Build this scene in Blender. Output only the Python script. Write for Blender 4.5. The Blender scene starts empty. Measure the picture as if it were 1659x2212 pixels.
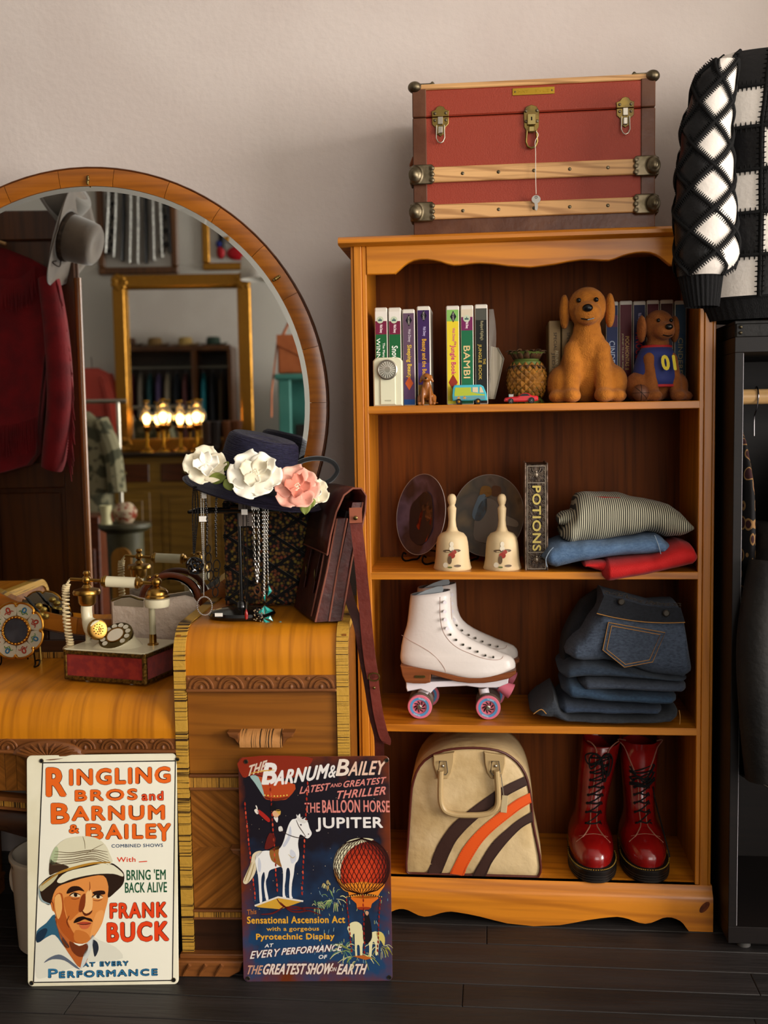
import bpy, bmesh, math, random
from mathutils import Vector as Vec, Matrix as Mat, noise as NZ
random.seed(7)
S = bpy.context.scene
COL = S.collection
PI = math.pi
def rad(d): return math.radians(d)
# ------------------------------------------------------------------ camera
CP = Vec((0.3326, -2.5432, 1.2383)); FPX = 2261.3
_y, _p, _r = rad(5.8616), rad(-4.6817), rad(-0.9002)
CF = Vec((-math.sin(_y)*math.cos(_p), math.cos(_y)*math.cos(_p), math.sin(_p)))
_r0 = Vec((math.cos(_y), math.sin(_y), 0)); _u0 = _r0.cross(CF)
CR = _r0*math.cos(_r)+_u0*math.sin(_r); CU = _u0*math.cos(_r)-_r0*math.sin(_r)
cd = bpy.data.cameras.new('camera'); cam = bpy.data.objects.new('camera', cd); COL.objects.link(cam)
cam.matrix_world = Mat(((CR.x, CU.x, -CF.x, CP.x), (CR.y, CU.y, -CF.y, CP.y), (CR.z, CU.z, -CF.z, CP.z), (0, 0, 0, 1)))
cd.sensor_fit = 'HORIZONTAL'; cd.sensor_width = 24; cd.lens = FPX/1659*24; cd.clip_start = .05
cd.dof.use_dof = True; cd.dof.focus_distance = 2.5; cd.dof.aperture_fstop = 2.6
S.camera = cam
# ------------------------------------------------------------------ light and exposure
S.view_settings.view_transform = 'Standard'; S.view_settings.look = 'None'
S.view_settings.gamma = 1; S.view_settings.use_curve_mapping = False; S.view_settings.exposure = 0.14
wd = bpy.data.worlds.new('world'); S.world = wd; wd.use_nodes = True
wd.node_tree.nodes['Background'].inputs[0].default_value = (.8, .88, 1, 1)
wd.node_tree.nodes['Background'].inputs[1].default_value = .6
def area(name, loc, target, sx, sy, power, col, spread=180):
    l = bpy.data.lights.new(name, 'AREA'); l.shape = 'RECTANGLE'; l.size = sx; l.size_y = sy
    l.energy = power; l.color = col; l.spread = rad(spread)
    o = bpy.data.objects.new(name, l); COL.objects.link(o); o.location = loc
    o.rotation_euler = (Vec(target)-Vec(loc)).to_track_quat('-Z', 'Y').to_euler()
    return o
# daylight entering by the two shop windows (right wall, front wall)
area('window_right_offscreen', (5.52, -2.95, 1.7), (0, -2.95, 1.7), 2.6, 2.4, 450, (1, .94, .88))
area('window_front_offscreen', (2.05, -4.83, 1.75), (2.05, 0, 1.75), 2.3, 2.1, 70, (1, .94, .87))
# ------------------------------------------------------------------ pixel (1659x2212) -> place, given the plane it lies on
def ray(px, py): return CF+CR*((px-829.5)/FPX)-CU*((py-1106)/FPX)
def W(px, py, y):
    d = ray(px, py); return CP+d*((y-CP.y)/d.y)
def WZ(px, py, z):
    d = ray(px, py); return CP+d*((z-CP.z)/d.z)
VO = Vec((.014, -.275, 0)); VT = rad(3.2)
EU = Vec((math.cos(VT), math.sin(VT), 0)); EV = Vec((-math.sin(VT), math.cos(VT), 0))
VM = Mat.Translation(VO) @ Mat.Rotation(VT, 4, 'Z')      # vanity frame
def V3(u, v, z): return VM @ Vec((u, v, z))
def L(px, py, v):                                          # pixel -> vanity-frame coords on plane v
    d = ray(px, py); t = ((VO-CP).dot(EV)+v)/d.dot(EV); p = CP+d*t-VO
    return Vec((p.dot(EU), v, p.z))
def LZ(px, py, z):
    p = WZ(px, py, z)-VO; return Vec((p.dot(EU), p.dot(EV), z))
# ------------------------------------------------------------------ materials
def lin(c):
    if isinstance(c, str):
        c = c.lstrip('#'); c = [int(c[i:i+2], 16)/255 for i in (0, 2, 4)]
    return tuple((x/12.92 if x <= .04045 else ((x+.055)/1.055)**2.4) for x in c)+(1,)
MATS = {}
def mat(name, c, r=.5, m=0, c2=None, sc=8, st=(1, 1, 1), det=4, lo=.4, hi=.6, bump=0, bsc=None, bst=None, coat=0, sheen=0, spec=.28, rvar=0, emit=0, trans=0, alpha=1, dist=0, sss=0):
    if name in MATS: return MATS[name]
    k = bpy.data.materials.new(name); k.use_nodes = True; nt = k.node_tree; N = nt.nodes; LK = nt.links
    b = N['Principled BSDF']; I = b.inputs
    I['Base Color'].default_value = lin(c); I['Roughness'].default_value = r; I['Metallic'].default_value = m
    I['Specular IOR Level'].default_value = spec; I['Coat Weight'].default_value = coat; I['Coat Roughness'].default_value = .15
    I['Sheen Weight'].default_value = sheen; I['Transmission Weight'].default_value = trans; I['Alpha'].default_value = alpha
    if emit: I['Emission Color'].default_value = lin(c); I['Emission Strength'].default_value = emit
    k.diffuse_color = lin(c)
    def tex(scale, stretch, detail=4, d=0):
        tc = N.new('ShaderNodeTexCoord'); mp = N.new('ShaderNodeMapping'); n = N.new('ShaderNodeTexNoise')
        mp.inputs['Scale'].default_value = stretch; n.inputs['Scale'].default_value = scale; n.inputs['Detail'].default_value = detail
        n.inputs['Distortion'].default_value = d
        LK.new(tc.outputs['Object'], mp.inputs['Vector']); LK.new(mp.outputs[0], n.inputs['Vector']); return n
    if c2:
        n = tex(sc, st, det, dist); cr = N.new('ShaderNodeValToRGB')
        cr.color_ramp.elements[0].position = lo; cr.color_ramp.elements[1].position = hi
        cr.color_ramp.elements[0].color = lin(c); cr.color_ramp.elements[1].color = lin(c2)
        LK.new(n.outputs['Fac'], cr.inputs[0]); LK.new(cr.outputs[0], I['Base Color'])
        if emit: LK.new(cr.outputs[0], I['Emission Color'])
        if rvar:
            mr = N.new('ShaderNodeMapRange'); mr.inputs['To Min'].default_value = r-rvar; mr.inputs['To Max'].default_value = r+rvar
            LK.new(n.outputs['Fac'], mr.inputs[0]); LK.new(mr.outputs[0], I['Roughness'])
    if bump:
        n = tex(bsc or sc*4, bst or st, 5); bp = N.new('ShaderNodeBump'); bp.inputs['Strength'].default_value = bump; bp.inputs['Distance'].default_value = .01
        LK.new(n.outputs['Fac'], bp.inputs['Height']); LK.new(bp.outputs[0], I['Normal'])
    MATS[name] = k; return k
def wood(name, c1, c2, c3, axis='z', sc=1.0, r=.38, coat=.25, rings=0.35, bump=.08, spec=.4):
    """grain along axis: fine streaks, slow tone drift, and bent growth lines"""
    if name in MATS: return MATS[name]
    k = bpy.data.materials.new(name); k.use_nodes = True; nt = k.node_tree; N = nt.nodes; LK = nt.links
    b = N['Principled BSDF']; I = b.inputs; I['Roughness'].default_value = r; I['Coat Weight'].default_value = coat; I['Coat Roughness'].default_value = .22; I['Specular IOR Level'].default_value = spec
    tc = N.new('ShaderNodeTexCoord')
    def mp(s):
        q = N.new('ShaderNodeMapping'); q.inputs['Scale'].default_value = s; LK.new(tc.outputs['Object'], q.inputs['Vector']); return q
    s1, s2, s3 = [60*sc]*3, [7*sc]*3, [22*sc]*3
    for ax in ['xyz'.index(q) for q in axis]: s1[ax] = 2.2*sc; s2[ax] = .9*sc; s3[ax] = 1.6*sc
    n1 = N.new('ShaderNodeTexNoise'); n1.inputs['Scale'].default_value = 1; n1.inputs['Detail'].default_value = 6; LK.new(mp(s1).outputs[0], n1.inputs['Vector'])
    n2 = N.new('ShaderNodeTexNoise'); n2.inputs['Scale'].default_value = 1; n2.inputs['Detail'].default_value = 2; LK.new(mp(s2).outputs[0], n2.inputs['Vector'])
    w = N.new('ShaderNodeTexWave'); w.wave_type = 'BANDS'; w.bands_direction = 'DIAGONAL'; w.inputs['Scale'].default_value = .6; w.inputs['Distortion'].default_value = 9
    w.inputs['Detail'].default_value = 2; w.inputs['Detail Scale'].default_value = .7; LK.new(mp(s3).outputs[0], w.inputs['Vector'])
    r1 = N.new('ShaderNodeValToRGB'); r1.color_ramp.elements[0].position = .3; r1.color_ramp.elements[1].position = .7
    r1.color_ramp.elements[0].color = lin(c1); r1.color_ramp.elements[1].color = lin(c2); LK.new(n2.outputs['Fac'], r1.inputs[0])
    x1 = N.new('ShaderNodeMix'); x1.data_type = 'RGBA'; x1.inputs['B'].default_value = lin(c3)
    mr = N.new('ShaderNodeMapRange'); mr.inputs['From Min'].default_value = .48; mr.inputs['From Max'].default_value = .75; mr.inputs['To Max'].default_value = .75
    LK.new(n1.outputs['Fac'], mr.inputs[0]); LK.new(mr.outputs[0], x1.inputs['Factor']); LK.new(r1.outputs[0], x1.inputs['A'])
    x2 = N.new('ShaderNodeMix'); x2.data_type = 'RGBA'; x2.inputs['B'].default_value = lin(c3)
    mr2 = N.new('ShaderNodeMapRange'); mr2.inputs['From Min'].default_value = .7; mr2.inputs['From Max'].default_value = 1; mr2.inputs['To Max'].default_value = rings
    LK.new(w.outputs['Fac'], mr2.inputs[0]); LK.new(mr2.outputs[0], x2.inputs['Factor']); LK.new(x1.outputs['Result'], x2.inputs['A'])
    LK.new(x2.outputs['Result'], I['Base Color'])
    bp = N.new('ShaderNodeBump'); bp.inputs['Strength'].default_value = bump; bp.inputs['Distance'].default_value = .004
    LK.new(n1.outputs['Fac'], bp.inputs['Height']); LK.new(bp.outputs[0], I['Normal'])
    k.diffuse_color = lin(c1); MATS[name] = k; return k
# ------------------------------------------------------------------ mesh builder
class G:
    def __init__(s, M=None): s.v = []; s.f = []; s.M = M
    def add(s, vs, fs, M=None):
        n = len(s.v); T = None
        if M is not None: T = M
        for p in vs:
            p = Vec(p)
            if T is not None: p = T @ p
            if s.M is not None: p = s.M @ p
            s.v.append(p)
        s.f += [[i+n for i in f] for f in fs]; return s
    def box(s, c, d, R=None, b=0):
        x, y, z = d[0]/2, d[1]/2, d[2]/2; M = Mat.Translation(c)
        if R is not None: M = M @ (Mat.Rotation(R, 4, 'Z') if isinstance(R, (int, float)) else R)
        if b <= 0:
            vs = [(i*x, j*y, k*z) for i in (-1, 1) for j in (-1, 1) for k in (-1, 1)]
            return s.add(vs, [[0, 1, 3, 2], [4, 6, 7, 5], [0, 4, 5, 1], [2, 3, 7, 6], [0, 2, 6, 4], [1, 5, 7, 3]], M)
        b = min(b, x*.95, y*.95, z*.95); vs = []; ix = {}
        for i in (-1, 1):
            for j in (-1, 1):
                for k in (-1, 1):
                    for a in range(3):
                        p = [i*(x-b), j*(y-b), k*(z-b)]; p[a] = (i*x, j*y, k*z)[a]; ix[i, j, k, a] = len(vs); vs.append(p)
        fs = []
        for a in range(3):
            o = [q for q in range(3) if q != a]
            for sg in (-1, 1):
                q = []
                for (m, n) in ((-1, -1), (1, -1), (1, 1), (-1, 1)):
                    e = [0, 0, 0]; e[a] = sg; e[o[0]] = m; e[o[1]] = n; q.append(ix[e[0], e[1], e[2], a])
                fs.append(q)
            for m in (-1, 1):
                for n in (-1, 1):
                    q = []
                    for t, aa in ((-1, o[0]), (1, o[0]), (1, o[1]), (-1, o[1])):
                        e = [0, 0, 0]; e[a] = t; e[o[0]] = m; e[o[1]] = n; q.append(ix[e[0], e[1], e[2], aa])
                    fs.append(q)
        for i in (-1, 1):
            for j in (-1, 1):
                for k in (-1, 1): fs.append([ix[i, j, k, a] for a in range(3)])
        return s.add(vs, fs, M)
    def b2(s, p0, p1, b=0):
        return s.box([(p0[i]+p1[i])/2 for i in range(3)], [abs(p1[i]-p0[i]) for i in range(3)], None, b)
    def lathe(s, prof, n=28, M=None, a0=0, a1=2*PI, sx=1, sy=1):
        full = abs(a1-a0-2*PI) < 1e-6; m = n if full else n+1; vs = []; fs = []
        for i in range(m):
            a = a0+(a1-a0)*i/n
            for r, z in prof: vs.append((r*math.cos(a)*sx, r*math.sin(a)*sy, z))
        k = len(prof)
        for i in range(n):
            j = (i+1) % m
            for q in range(k-1): fs.append([i*k+q, j*k+q, j*k+q+1, i*k+q+1])
        return s.add(vs, fs, M)
    def cyl(s, p0, p1, r, n=16, r2=None):
        return s.tube([p0, p1], [r, r if r2 is None else r2], n)
    def tube(s, pts, r, n=8, closed=False, caps=True, flat=1, up=None):
        pts = [Vec(p) for p in pts]; k = len(pts); rs = r if isinstance(r, (list, tuple)) else [r]*k
        vs = []; fs = []; N0 = None
        for i, p in enumerate(pts):
            if closed: t = pts[(i+1) % k]-pts[i-1]
            else: t = pts[min(i+1, k-1)]-pts[max(i-1, 0)]
            if t.length < 1e-9: t = Vec((0, 0, 1))
            t.normalize()
            if N0 is None or up is not None:
                a = Vec(up) if up is not None else (Vec((0, 0, 1)) if abs(t.z) < .9 else Vec((1, 0, 0)))
                N0 = (a-t*a.dot(t)).normalized()
            else: N0 = (N0-t*N0.dot(t)).normalized()
            B = t.cross(N0)
            for j in range(n):
                a = 2*PI*j/n; vs.append(p+(N0*math.cos(a)*flat+B*math.sin(a))*rs[i])
        for i in range(k if closed else k-1):
            o, q = i*n, ((i+1) % k)*n
            for j in range(n): fs.append([o+j, o+(j+1) % n, q+(j+1) % n, q+j])
        if caps and not closed: fs += [list(range(n))[::-1], list(range((k-1)*n, k*n))]
        return s.add(vs, fs)
    def ribbon(s, pts, w, th, up):
        """flat strap: width w across `side` dirs (list or one vector), thickness th"""
        pts = [Vec(p) for p in pts]; k = len(pts); vs = []; fs = []
        for i, p in enumerate(pts):
            t = (pts[min(i+1, k-1)]-pts[max(i-1, 0)]).normalized()
            sd = Vec(up[i] if isinstance(up, list) else up); sd = (sd-t*sd.dot(t)).normalized(); nn = t.cross(sd)
            ww = w[i] if isinstance(w, (list, tuple)) else w
            for a, c in ((-1, -1), (1, -1), (1, 1), (-1, 1)): vs.append(p+sd*(a*ww/2)+nn*(c*th/2))
        for i in range(k-1):
            for j in range(4): fs.append([i*4+j, i*4+(j+1) % 4, i*4+4+(j+1) % 4, i*4+4+j])
        fs += [[3, 2, 1, 0], [(k-1)*4+j for j in range(4)]]
        return s.add(vs, fs)
    def prism(s, poly, y0, y1, M=None, ins=0, dep=0):
        """poly of (x,z), front at y0, back at y1; ins/dep: chamfer of the front edge"""
        n = len(poly); ar = sum(poly[i][0]*poly[(i+1) % n][1]-poly[(i+1) % n][0]*poly[i][1] for i in range(n))
        if ar < 0: poly = poly[::-1]
        rings = []
        def off(d):
            out = []
            for i in range(n):
                a, b, c = Vec(poly[i-1]), Vec(poly[i]), Vec(poly[(i+1) % n])
                e1 = (b-a); e2 = (c-b)
                if e1.length < 1e-9 or e2.length < 1e-9: out.append((b.x, b.y)); continue
                e1.normalize(); e2.normalize(); n1 = Vec((-e1.y, e1.x)); n2 = Vec((-e2.y, e2.x)); m = n1+n2
                if m.length < 1e-6: m = n1.copy()
                m.normalize(); cs = max(.4, m.dot(n1)); q = b+m*(d/cs); out.append((q.x, q.y))
            return out
        if ins: rings = [(off(ins), y0), (poly, y0+dep), (poly, y1)]
        else: rings = [(poly, y0), (poly, y1)]
        vs = []; fs = []
        for pl, y in rings: vs += [(x, y, z) for x, z in pl]
        fs.append(list(range(n)))
        for r in range(len(rings)-1):
            for i in range(n): fs.append([r*n+(i+1) % n, r*n+i, (r+1)*n+i, (r+1)*n+(i+1) % n])
        fs.append([(len(rings)-1)*n+i for i in range(n)][::-1])
        return s.add(vs, fs, M)
    def sheet(s, fn, nu, nv, cu=False, cv=False, M=None):
        vs = []; fs = []; mu = nu if cu else nu+1; mv = nv if cv else nv+1
        for i in range(mu):
            for j in range(mv): vs.append(fn(i/nu, j/nv))
        for i in range(nu):
            for j in range(nv):
                a, b = (i+1) % mu, (j+1) % mv; fs.append([i*mv+j, a*mv+j, a*mv+b, i*mv+b])
        return s.add(vs, fs, M)
    def sph(s, c, r, nu=14, nv=9, M=None):
        r = r if isinstance(r, (list, tuple)) else (r, r, r); vs = [(c[0], c[1], c[2]-r[2])]; fs = []
        for j in range(1, nv):
            b = -PI/2+PI*j/nv
            for i in range(nu):
                a = 2*PI*i/nu; vs.append((c[0]+r[0]*math.cos(b)*math.cos(a), c[1]+r[1]*math.cos(b)*math.sin(a), c[2]+r[2]*math.sin(b)))
        vs.append((c[0], c[1], c[2]+r[2])); e = len(vs)-1
        for i in range(nu):
            k = (i+1) % nu; fs.append([0, 1+k, 1+i]); fs.append([e, e-nu+i, e-nu+k])
            for j in range(nv-2): fs.append([1+j*nu+i, 1+j*nu+k, 1+(j+1)*nu+k, 1+(j+1)*nu+i])
        return s.add(vs, fs, M)
    def build(s, name, m, parent=None, smooth=35, label=None, fix=True):
        me = bpy.data.meshes.new(name); vs = s.v
        if parent is not None:
            inv = ROOT.get(parent.name)
            if inv is not None: vs = [inv @ p for p in vs]
        me.from_pydata([tuple(p) for p in vs], [], s.f)
        if fix:
            bm = bmesh.new(); bm.from_mesh(me); bmesh.ops.recalc_face_normals(bm, faces=bm.faces); bm.to_mesh(me); bm.free()
        if smooth:
            me.polygons.foreach_set('use_smooth', [True]*len(me.polygons)); me.set_sharp_from_angle(angle=rad(smooth))
        me.materials.append(m); o = bpy.data.objects.new(name, me); COL.objects.link(o)
        if parent is not None:
            o.parent = parent; ROOT[o.name] = ROOT.get(parent.name)
        if label: o['label'] = label
        return o
ROOT = {}
def tag(o, label, cat, group=None):
    o['label'] = label; o['category'] = cat
    if group: o['group'] = group
    return o
def thing(name, label, cat, loc=(0, 0, 0), rz=0, group=None, M=None):
    o = bpy.data.objects.new(name, None); COL.objects.link(o); o.empty_display_size = .05
    if M is None: M = Mat.Translation(loc) @ Mat.Rotation(rz, 4, 'Z')
    o.matrix_world = M; ROOT[o.name] = M.inverted(); return tag(o, label, cat, group)
def struct(o): o['kind'] = 'structure'; return o
def dup(root, M, label=None, group=None):
    """copy a thing with its parts and sub-parts; M = new world matrix"""
    r = root.copy(); COL.objects.link(r); r.matrix_world = M
    if label: r['label'] = label
    if group: r['group'] = group
    for ch in root.children:
        c = ch.copy(); COL.objects.link(c); c.parent = r
        for g in ch.children:
            d = g.copy(); COL.objects.link(d); d.parent = c
    return r
def soft(o, vox, it=6, fac=.5):
    """weld a heap of overlapping shapes into one continuous skin"""
    a = o.modifiers.new('weld', 'REMESH'); a.mode = 'VOXEL'; a.voxel_size = vox; a.use_smooth_shade = True
    b = o.modifiers.new('smooth', 'SMOOTH'); b.iterations = it; b.factor = fac; return o
def chain(g, pts, n=10):
    """tapered limb of overlapping balls and cones: pts = [(x,y,z,r)...]"""
    for i, q in enumerate(pts):
        g.sph(q[:3], q[3], n, max(6, n-3))
        if i: g.tube([pts[i-1][:3], q[:3]], [pts[i-1][3], q[3]], n)
    return g
def frame(o, ex, ez):
    """matrix with local x=ex, z=ez, y=ez x ex (pointing away behind the face)"""
    ex = Vec(ex).normalized(); ez = Vec(ez); ez = (ez-ex*ez.dot(ex)).normalized(); ey = ez.cross(ex)
    return Mat(((ex.x, ey.x, ez.x, o[0]), (ex.y, ey.y, ez.y, o[1]), (ex.z, ey.z, ez.z, o[2]), (0, 0, 0, 1)))
def interp(pts, t):
    if t <= pts[0][0]: return pts[0][1]
    for a, b in zip(pts, pts[1:]):
        if t <= b[0]: return a[1]+(b[1]-a[1])*(t-a[0])/(b[0]-a[0])
    return pts[-1][1]
def smooth_path(pts, n=6, closed=False):
    """Catmull-Rom through 2-D or 3-D points"""
    P = [Vec(p) for p in pts]; k = len(P); out = []
    for i in range(k if closed else k-1):
        g = (lambda j: P[j % k]) if closed else (lambda j: P[max(0, min(k-1, j))])
        a, b, c, d = g(i-1), g(i), g(i+1), g(i+2)
        for q in range(n):
            t = q/n; out.append(((b*2)+(c-a)*t+(a*2-b*5+c*4-d)*t*t+(b*3-a-c*3+d)*t*t*t)*.5)
    if not closed: out.append(P[-1])
    return out
# ------------------------------------------------------------------ lettering: flat letters laid on a face
def letters(name, s, M, x0, x1, z0, z1, m, parent, y=-.0004, bold=0, shear=0, slope=0, turn=0):
    """text s fitted to the box x0..x1, z0..z1 of frame M (local x right, z up, -y outward); turn=1 reads top-down; bold = stroke swell / height"""
    cu = bpy.data.curves.new('t', 'FONT'); cu.body = s; cu.size = 1; cu.resolution_u = 3; cu.space_character = 1+bold*2.5
    ob = bpy.data.objects.new('t', cu); COL.objects.link(ob); dg = bpy.context.evaluated_depsgraph_get(); dg.update()
    me = ob.evaluated_get(dg).to_mesh(); vs = [tuple(v.co) for v in me.vertices]; fs = [list(p.vertices) for p in me.polygons]
    ob.evaluated_get(dg).to_mesh_clear(); bpy.data.objects.remove(ob); bpy.data.curves.remove(cu)
    if not vs: return None
    ax, bx = min(v[0] for v in vs), max(v[0] for v in vs); ay, by = min(v[1] for v in vs), max(v[1] for v in vs)
    r = bold*((x1-x0) if turn else (z1-z0)); g = G()
    for k in range(8 if bold else 1):
        dx, dz = (r*math.cos(k*PI/4), r*math.sin(k*PI/4)) if bold else (0, 0); out = []
        for v in vs:
            a = (v[0]-ax)/(bx-ax); c = (v[1]-ay)/(by-ay); yy = y-k*4e-6
            if turn == 1: p = (x0+r+(x1-x0-2*r)*c+dx, yy, z1-r-(z1-z0-2*r)*a+dz)
            else: p = (x0+r+(x1-x0-2*r)*a+shear*(c-.5)*(z1-z0)+dx, yy, z0+r+(z1-z0-2*r)*c+slope*(a-.5)*(x1-x0)+dz)
            out.append(p)
        g.add(out, fs, M)
    return g.build(name, m, parent, smooth=0, fix=False)
def flat(name, poly, M, y, m, parent):
    """thin printed shape on a face: poly of local (x,z)"""
    g = G(); g.add([(a, y, b) for a, b in poly], [list(range(len(poly)))], M); return g.build(name, m, parent, smooth=0, fix=False)
# ================================================================== the room
YW = .34; YF = -4.75; XL = -4.3; XR = 5.5; ZC = 3.5
plaster = mat('plaster', '#c8bbb3', .85, c2='#cec2ba', sc=2.5, bump=.12, bsc=55)
plaster_g = mat('plaster_grey', '#c3c0b9', .85, bump=.08, bsc=40)
o = G().b2((XL-.1, YW, 0), (XR+.1, YW+.12, ZC)).build('wall_back', plaster, smooth=0); struct(o)
o = G().b2((XL-.12, YF-.12, 0), (XL, YW, ZC)).build('wall_left', plaster_g, smooth=0); struct(o)
g = G(); y0, y1, z0, z1 = -4.25, -1.65, .5, 2.9
g.b2((XR, YF-.12, 0), (XR+.12, y0, ZC)); g.b2((XR, y1, 0), (XR+.12, YW, ZC)); g.b2((XR, y0, 0), (XR+.12, y1, z0)); g.b2((XR, y0, z1), (XR+.12, y1, ZC))
struct(g.build('wall_right', plaster_g, smooth=0))
struct(G().b2((1.9, -.42, 0), (2.1, YW, ZC)).build('added_shade_pier', plaster, smooth=0))  # unseen pier, added only to shade the back wall at upper right
g = G(); xa, xb, za, zb = .9, 3.2, .7, 2.8
g.b2((XL, YF-.12, 0), (xa, YF, ZC)); g.b2((xb, YF-.12, 0), (XR, YF, ZC)); g.b2((xa, YF-.12, 0), (xb, YF, za)); g.b2((xa, YF-.12, zb), (xb, YF, ZC))
struct(g.build('wall_front', plaster_g, smooth=0))
struct(G().b2((XL-.12, YF-.12, ZC), (XR+.12, YW+.12, ZC+.1)).build('ceiling', mat('ceiling_paint', '#d9d6d0', .9), smooth=0))
wpaint = mat('white_paint', '#e6e2da', .5)
def window(n, M, w, h):
    g = G(M); t = .05
    for a, b in (((-w/2, -h/2), (w/2, -h/2+t)), ((-w/2, h/2-t), (w/2, h/2)), ((-w/2, -h/2+t), (-w/2+t, h/2-t)), ((w/2-t, -h/2+t), (w/2, h/2-t)), ((-.02, -h/2+t), (.02, h/2-t))):
        g.b2((a[0], -.03, a[1]), (b[0], .03, b[1]))
    return struct(g.build('window_%d' % n, wpaint, smooth=0))
window(1, Mat.Translation((XR+.06, (y0+y1)/2, (z0+z1)/2)) @ Mat.Rotation(PI/2, 4, 'Z'), y1-y0, z1-z0)
window(2, Mat.Translation(((xa+xb)/2, YF-.06, (za+zb)/2)), xb-xa, zb-za)
# floor: black painted boards
sub = struct(G().b2((XL-.12, YF-.12, -.12), (XR+.12, YW+.12, -.012)).build('floor', mat('board_gap', '#070606', .8), smooth=0))
fb = []
for i, c in enumerate(('#1e1b19', '#191615', '#211d1c', '#1b1817')):
    fb.append(mat('black_floorboard_%d' % i, c, .52, c2='#322c2a', sc=2.2, st=(1, 9, 1), det=9, lo=.45, hi=.95, bump=.3, bsc=3, bst=(2, 30, 1), rvar=.1, spec=.4))
rowm = {}
yb = YW; row = 0; bw = .092
while yb > -1.35:
    n = 3; off = random.uniform(-.9, .9)
    xs = [XL]+[(-1.2+off)+k*1.45 for k in range(4)]+[XR]
    for k in range(len(xs)-1):
        w = xs[k+1]-xs[k]-.0015
        o = G().box(((xs[k]+xs[k+1])/2, yb-bw/2, -.006), (w, bw-.0025, .012), None, .0012).build('floorboard', fb[(row*3+k*5+row//3) % 4], sub)
    yb -= bw; row += 1
o = G().b2((XL, YF, -.012), (XR, yb, -.0005)).build('floor_far_boards', fb[0], sub)
# ================================================================== bookcase
pine = wood('honey_pine', '#c67b1a', '#b66a11', '#8f4e09', 'z', 1, .4, .15)
pinex = wood('honey_pine_long', '#c97e1a', '#b86c11', '#8f4e09', 'x', 1, .4, .15, rings=.5)
vene = wood('brown_veneer', '#743a09', '#5c2b06', '#3a1903', 'z', 1.4, .6, 0, rings=.15, spec=.15)
Z1, Z2, Z3, Z4, ZT = 1.2873, .880, .498, .1083, 1.6703
ZTOP = ZT+.021; BW = .86; BD = .3046
bc = thing('bookcase', 'honey pine open bookcase with scalloped valance, holding toys, tapes, skates and boots', 'bookcase', (0, 0, 0))
for sx in (0, 1):
    a = (lambda x: x) if not sx else (lambda x: BW-x)
    G().b2((a(.010), .018, .0), (a(.028), BD+.012, ZT), .001).build('side_panel', pine, bc)
    # fluted front post: strips with grooves between
    g = G()
    for x0, x1, d in ((0, .007, 0), (.0075, .0265, -.0035), (.027, .0375, 0), (.0005, .037, .006)):
        g.b2((a(x0), d, .06), (a(x1), .018, ZT), .0015)
    g.build('post', pine, bc)
for i, z in enumerate((Z1, Z2, Z3)):
    G().b2((.026, .0005, z-.0185), (BW-.026, BD, z), .0015).build('shelf', pinex, bc)
G().b2((.026, -.004, Z4-.018), (BW-.026, BD, Z4), .0015).build('bottom_shelf', pinex, bc)
G().b2((.012, BD, .06), (BW-.012, BD+.008, ZT)).build('back_panel', vene, bc)
# top board with moulded lip
pr = [(-.024, .0), (-.030, .004), (-.030, .012), (-.024, .0175), (-.012, .021), (BD+.012, .021), (BD+.012, 0)]
g = G(); n = len(pr); xl, xr = -.026, BW+.026
g.add([(xl, p[0], ZT+p[1]) for p in pr]+[(xr, p[0], ZT+p[1]) for p in pr], [[i, (i+1) % n, n+(i+1) % n, n+i] for i in range(n)]+[list(range(n)), list(range(n, 2*n))])
g.build('top_board', pinex, bc)
pv = [(792, 593), (853, 591), (862, 583), (873, 573), (882, 567), (894, 562), (908, 560), (923, 560), (937, 562), (951, 565), (966, 570), (980, 573), (994, 572), (1009, 570), (1024, 568.5), (1038, 568), (1067, 570), (1096, 574), (1125, 576), (1150, 577)]
hl = [W(a, b, -.002) for a, b in pv]; half = [(max(.0375, min(.43, p.x)), p.z) for p in hl]; half[-1] = (.43, half[-1][1])
poly = half+[(BW-x, z) for x, z in half[-2::-1]]+[(BW-.0375, ZT), (.0375, ZT)]
G().prism(poly, -.002, .016, ins=.002, dep=.002).build('valance', pinex, bc)
pb = [(1180, 2001.6), (1210, 1998), (1239, 1993), (1270, 1987), (1298, 1983), (1318, 1981), (1333, 1980), (1345, 1981.5), (1357, 1984.5), (1369, 1989), (1380.5, 1993), (1394, 1995), (1407, 1993), (1419, 1988), (1430.6, 1983), (1441, 1981), (1451, 1981.6), (1460, 1984.5), (1469, 1989), (1476, 1995), (1481, 2002), (1488, 2012.5)]
hl = [W(a, b, -.022) for a, b in pb]; half = [(max(.43, p.x), max(0, p.z)) for p in hl]; half[0] = (.43, half[0][1])
low = [(BW+.002, 0)]+half[::-1]+[(BW-x, z) for x, z in half[1:]]+[(-.002, 0)]
# skirt: ogee top lofted over the cut-out lower edge
xs = sorted(set([p[0] for p in low])); lowz = lambda x: interp(sorted([(p[0], p[1]) for p in low]), x)
g = G(); prof = [(0, 1.0, .012), (-.004, 1.0, 0), (-.007, .97, 0), (-.009, .93, 0), (-.013, .88, 0), (-.019, .83, 0), (-.0225, .76, 0), (-.023, .60, 0)]
cols = []
for x in xs:
    zl = min(lowz(x), .058); col = [(x, .012, Z4)]
    for yy, f, _ in prof[1:]: col.append((x, yy, .06+(Z4-.06)*((f-.6)/.4)))
    col += [(x, -.023, zl), (x, -.004, zl), (x, .012, zl)]; cols.append(col)
k = len(cols[0]); vs = [p for c in cols for p in c]
fs = [[i*k+j, (i+1)*k+j, (i+1)*k+(j+1) % k, i*k+(j+1) % k] for i in range(len(cols)-1) for j in range(k)]+[list(range(k)), [(len(cols)-1)*k+j for j in range(k)]]
g.add(vs, fs).build('plinth', pinex, bc, smooth=50)
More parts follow.
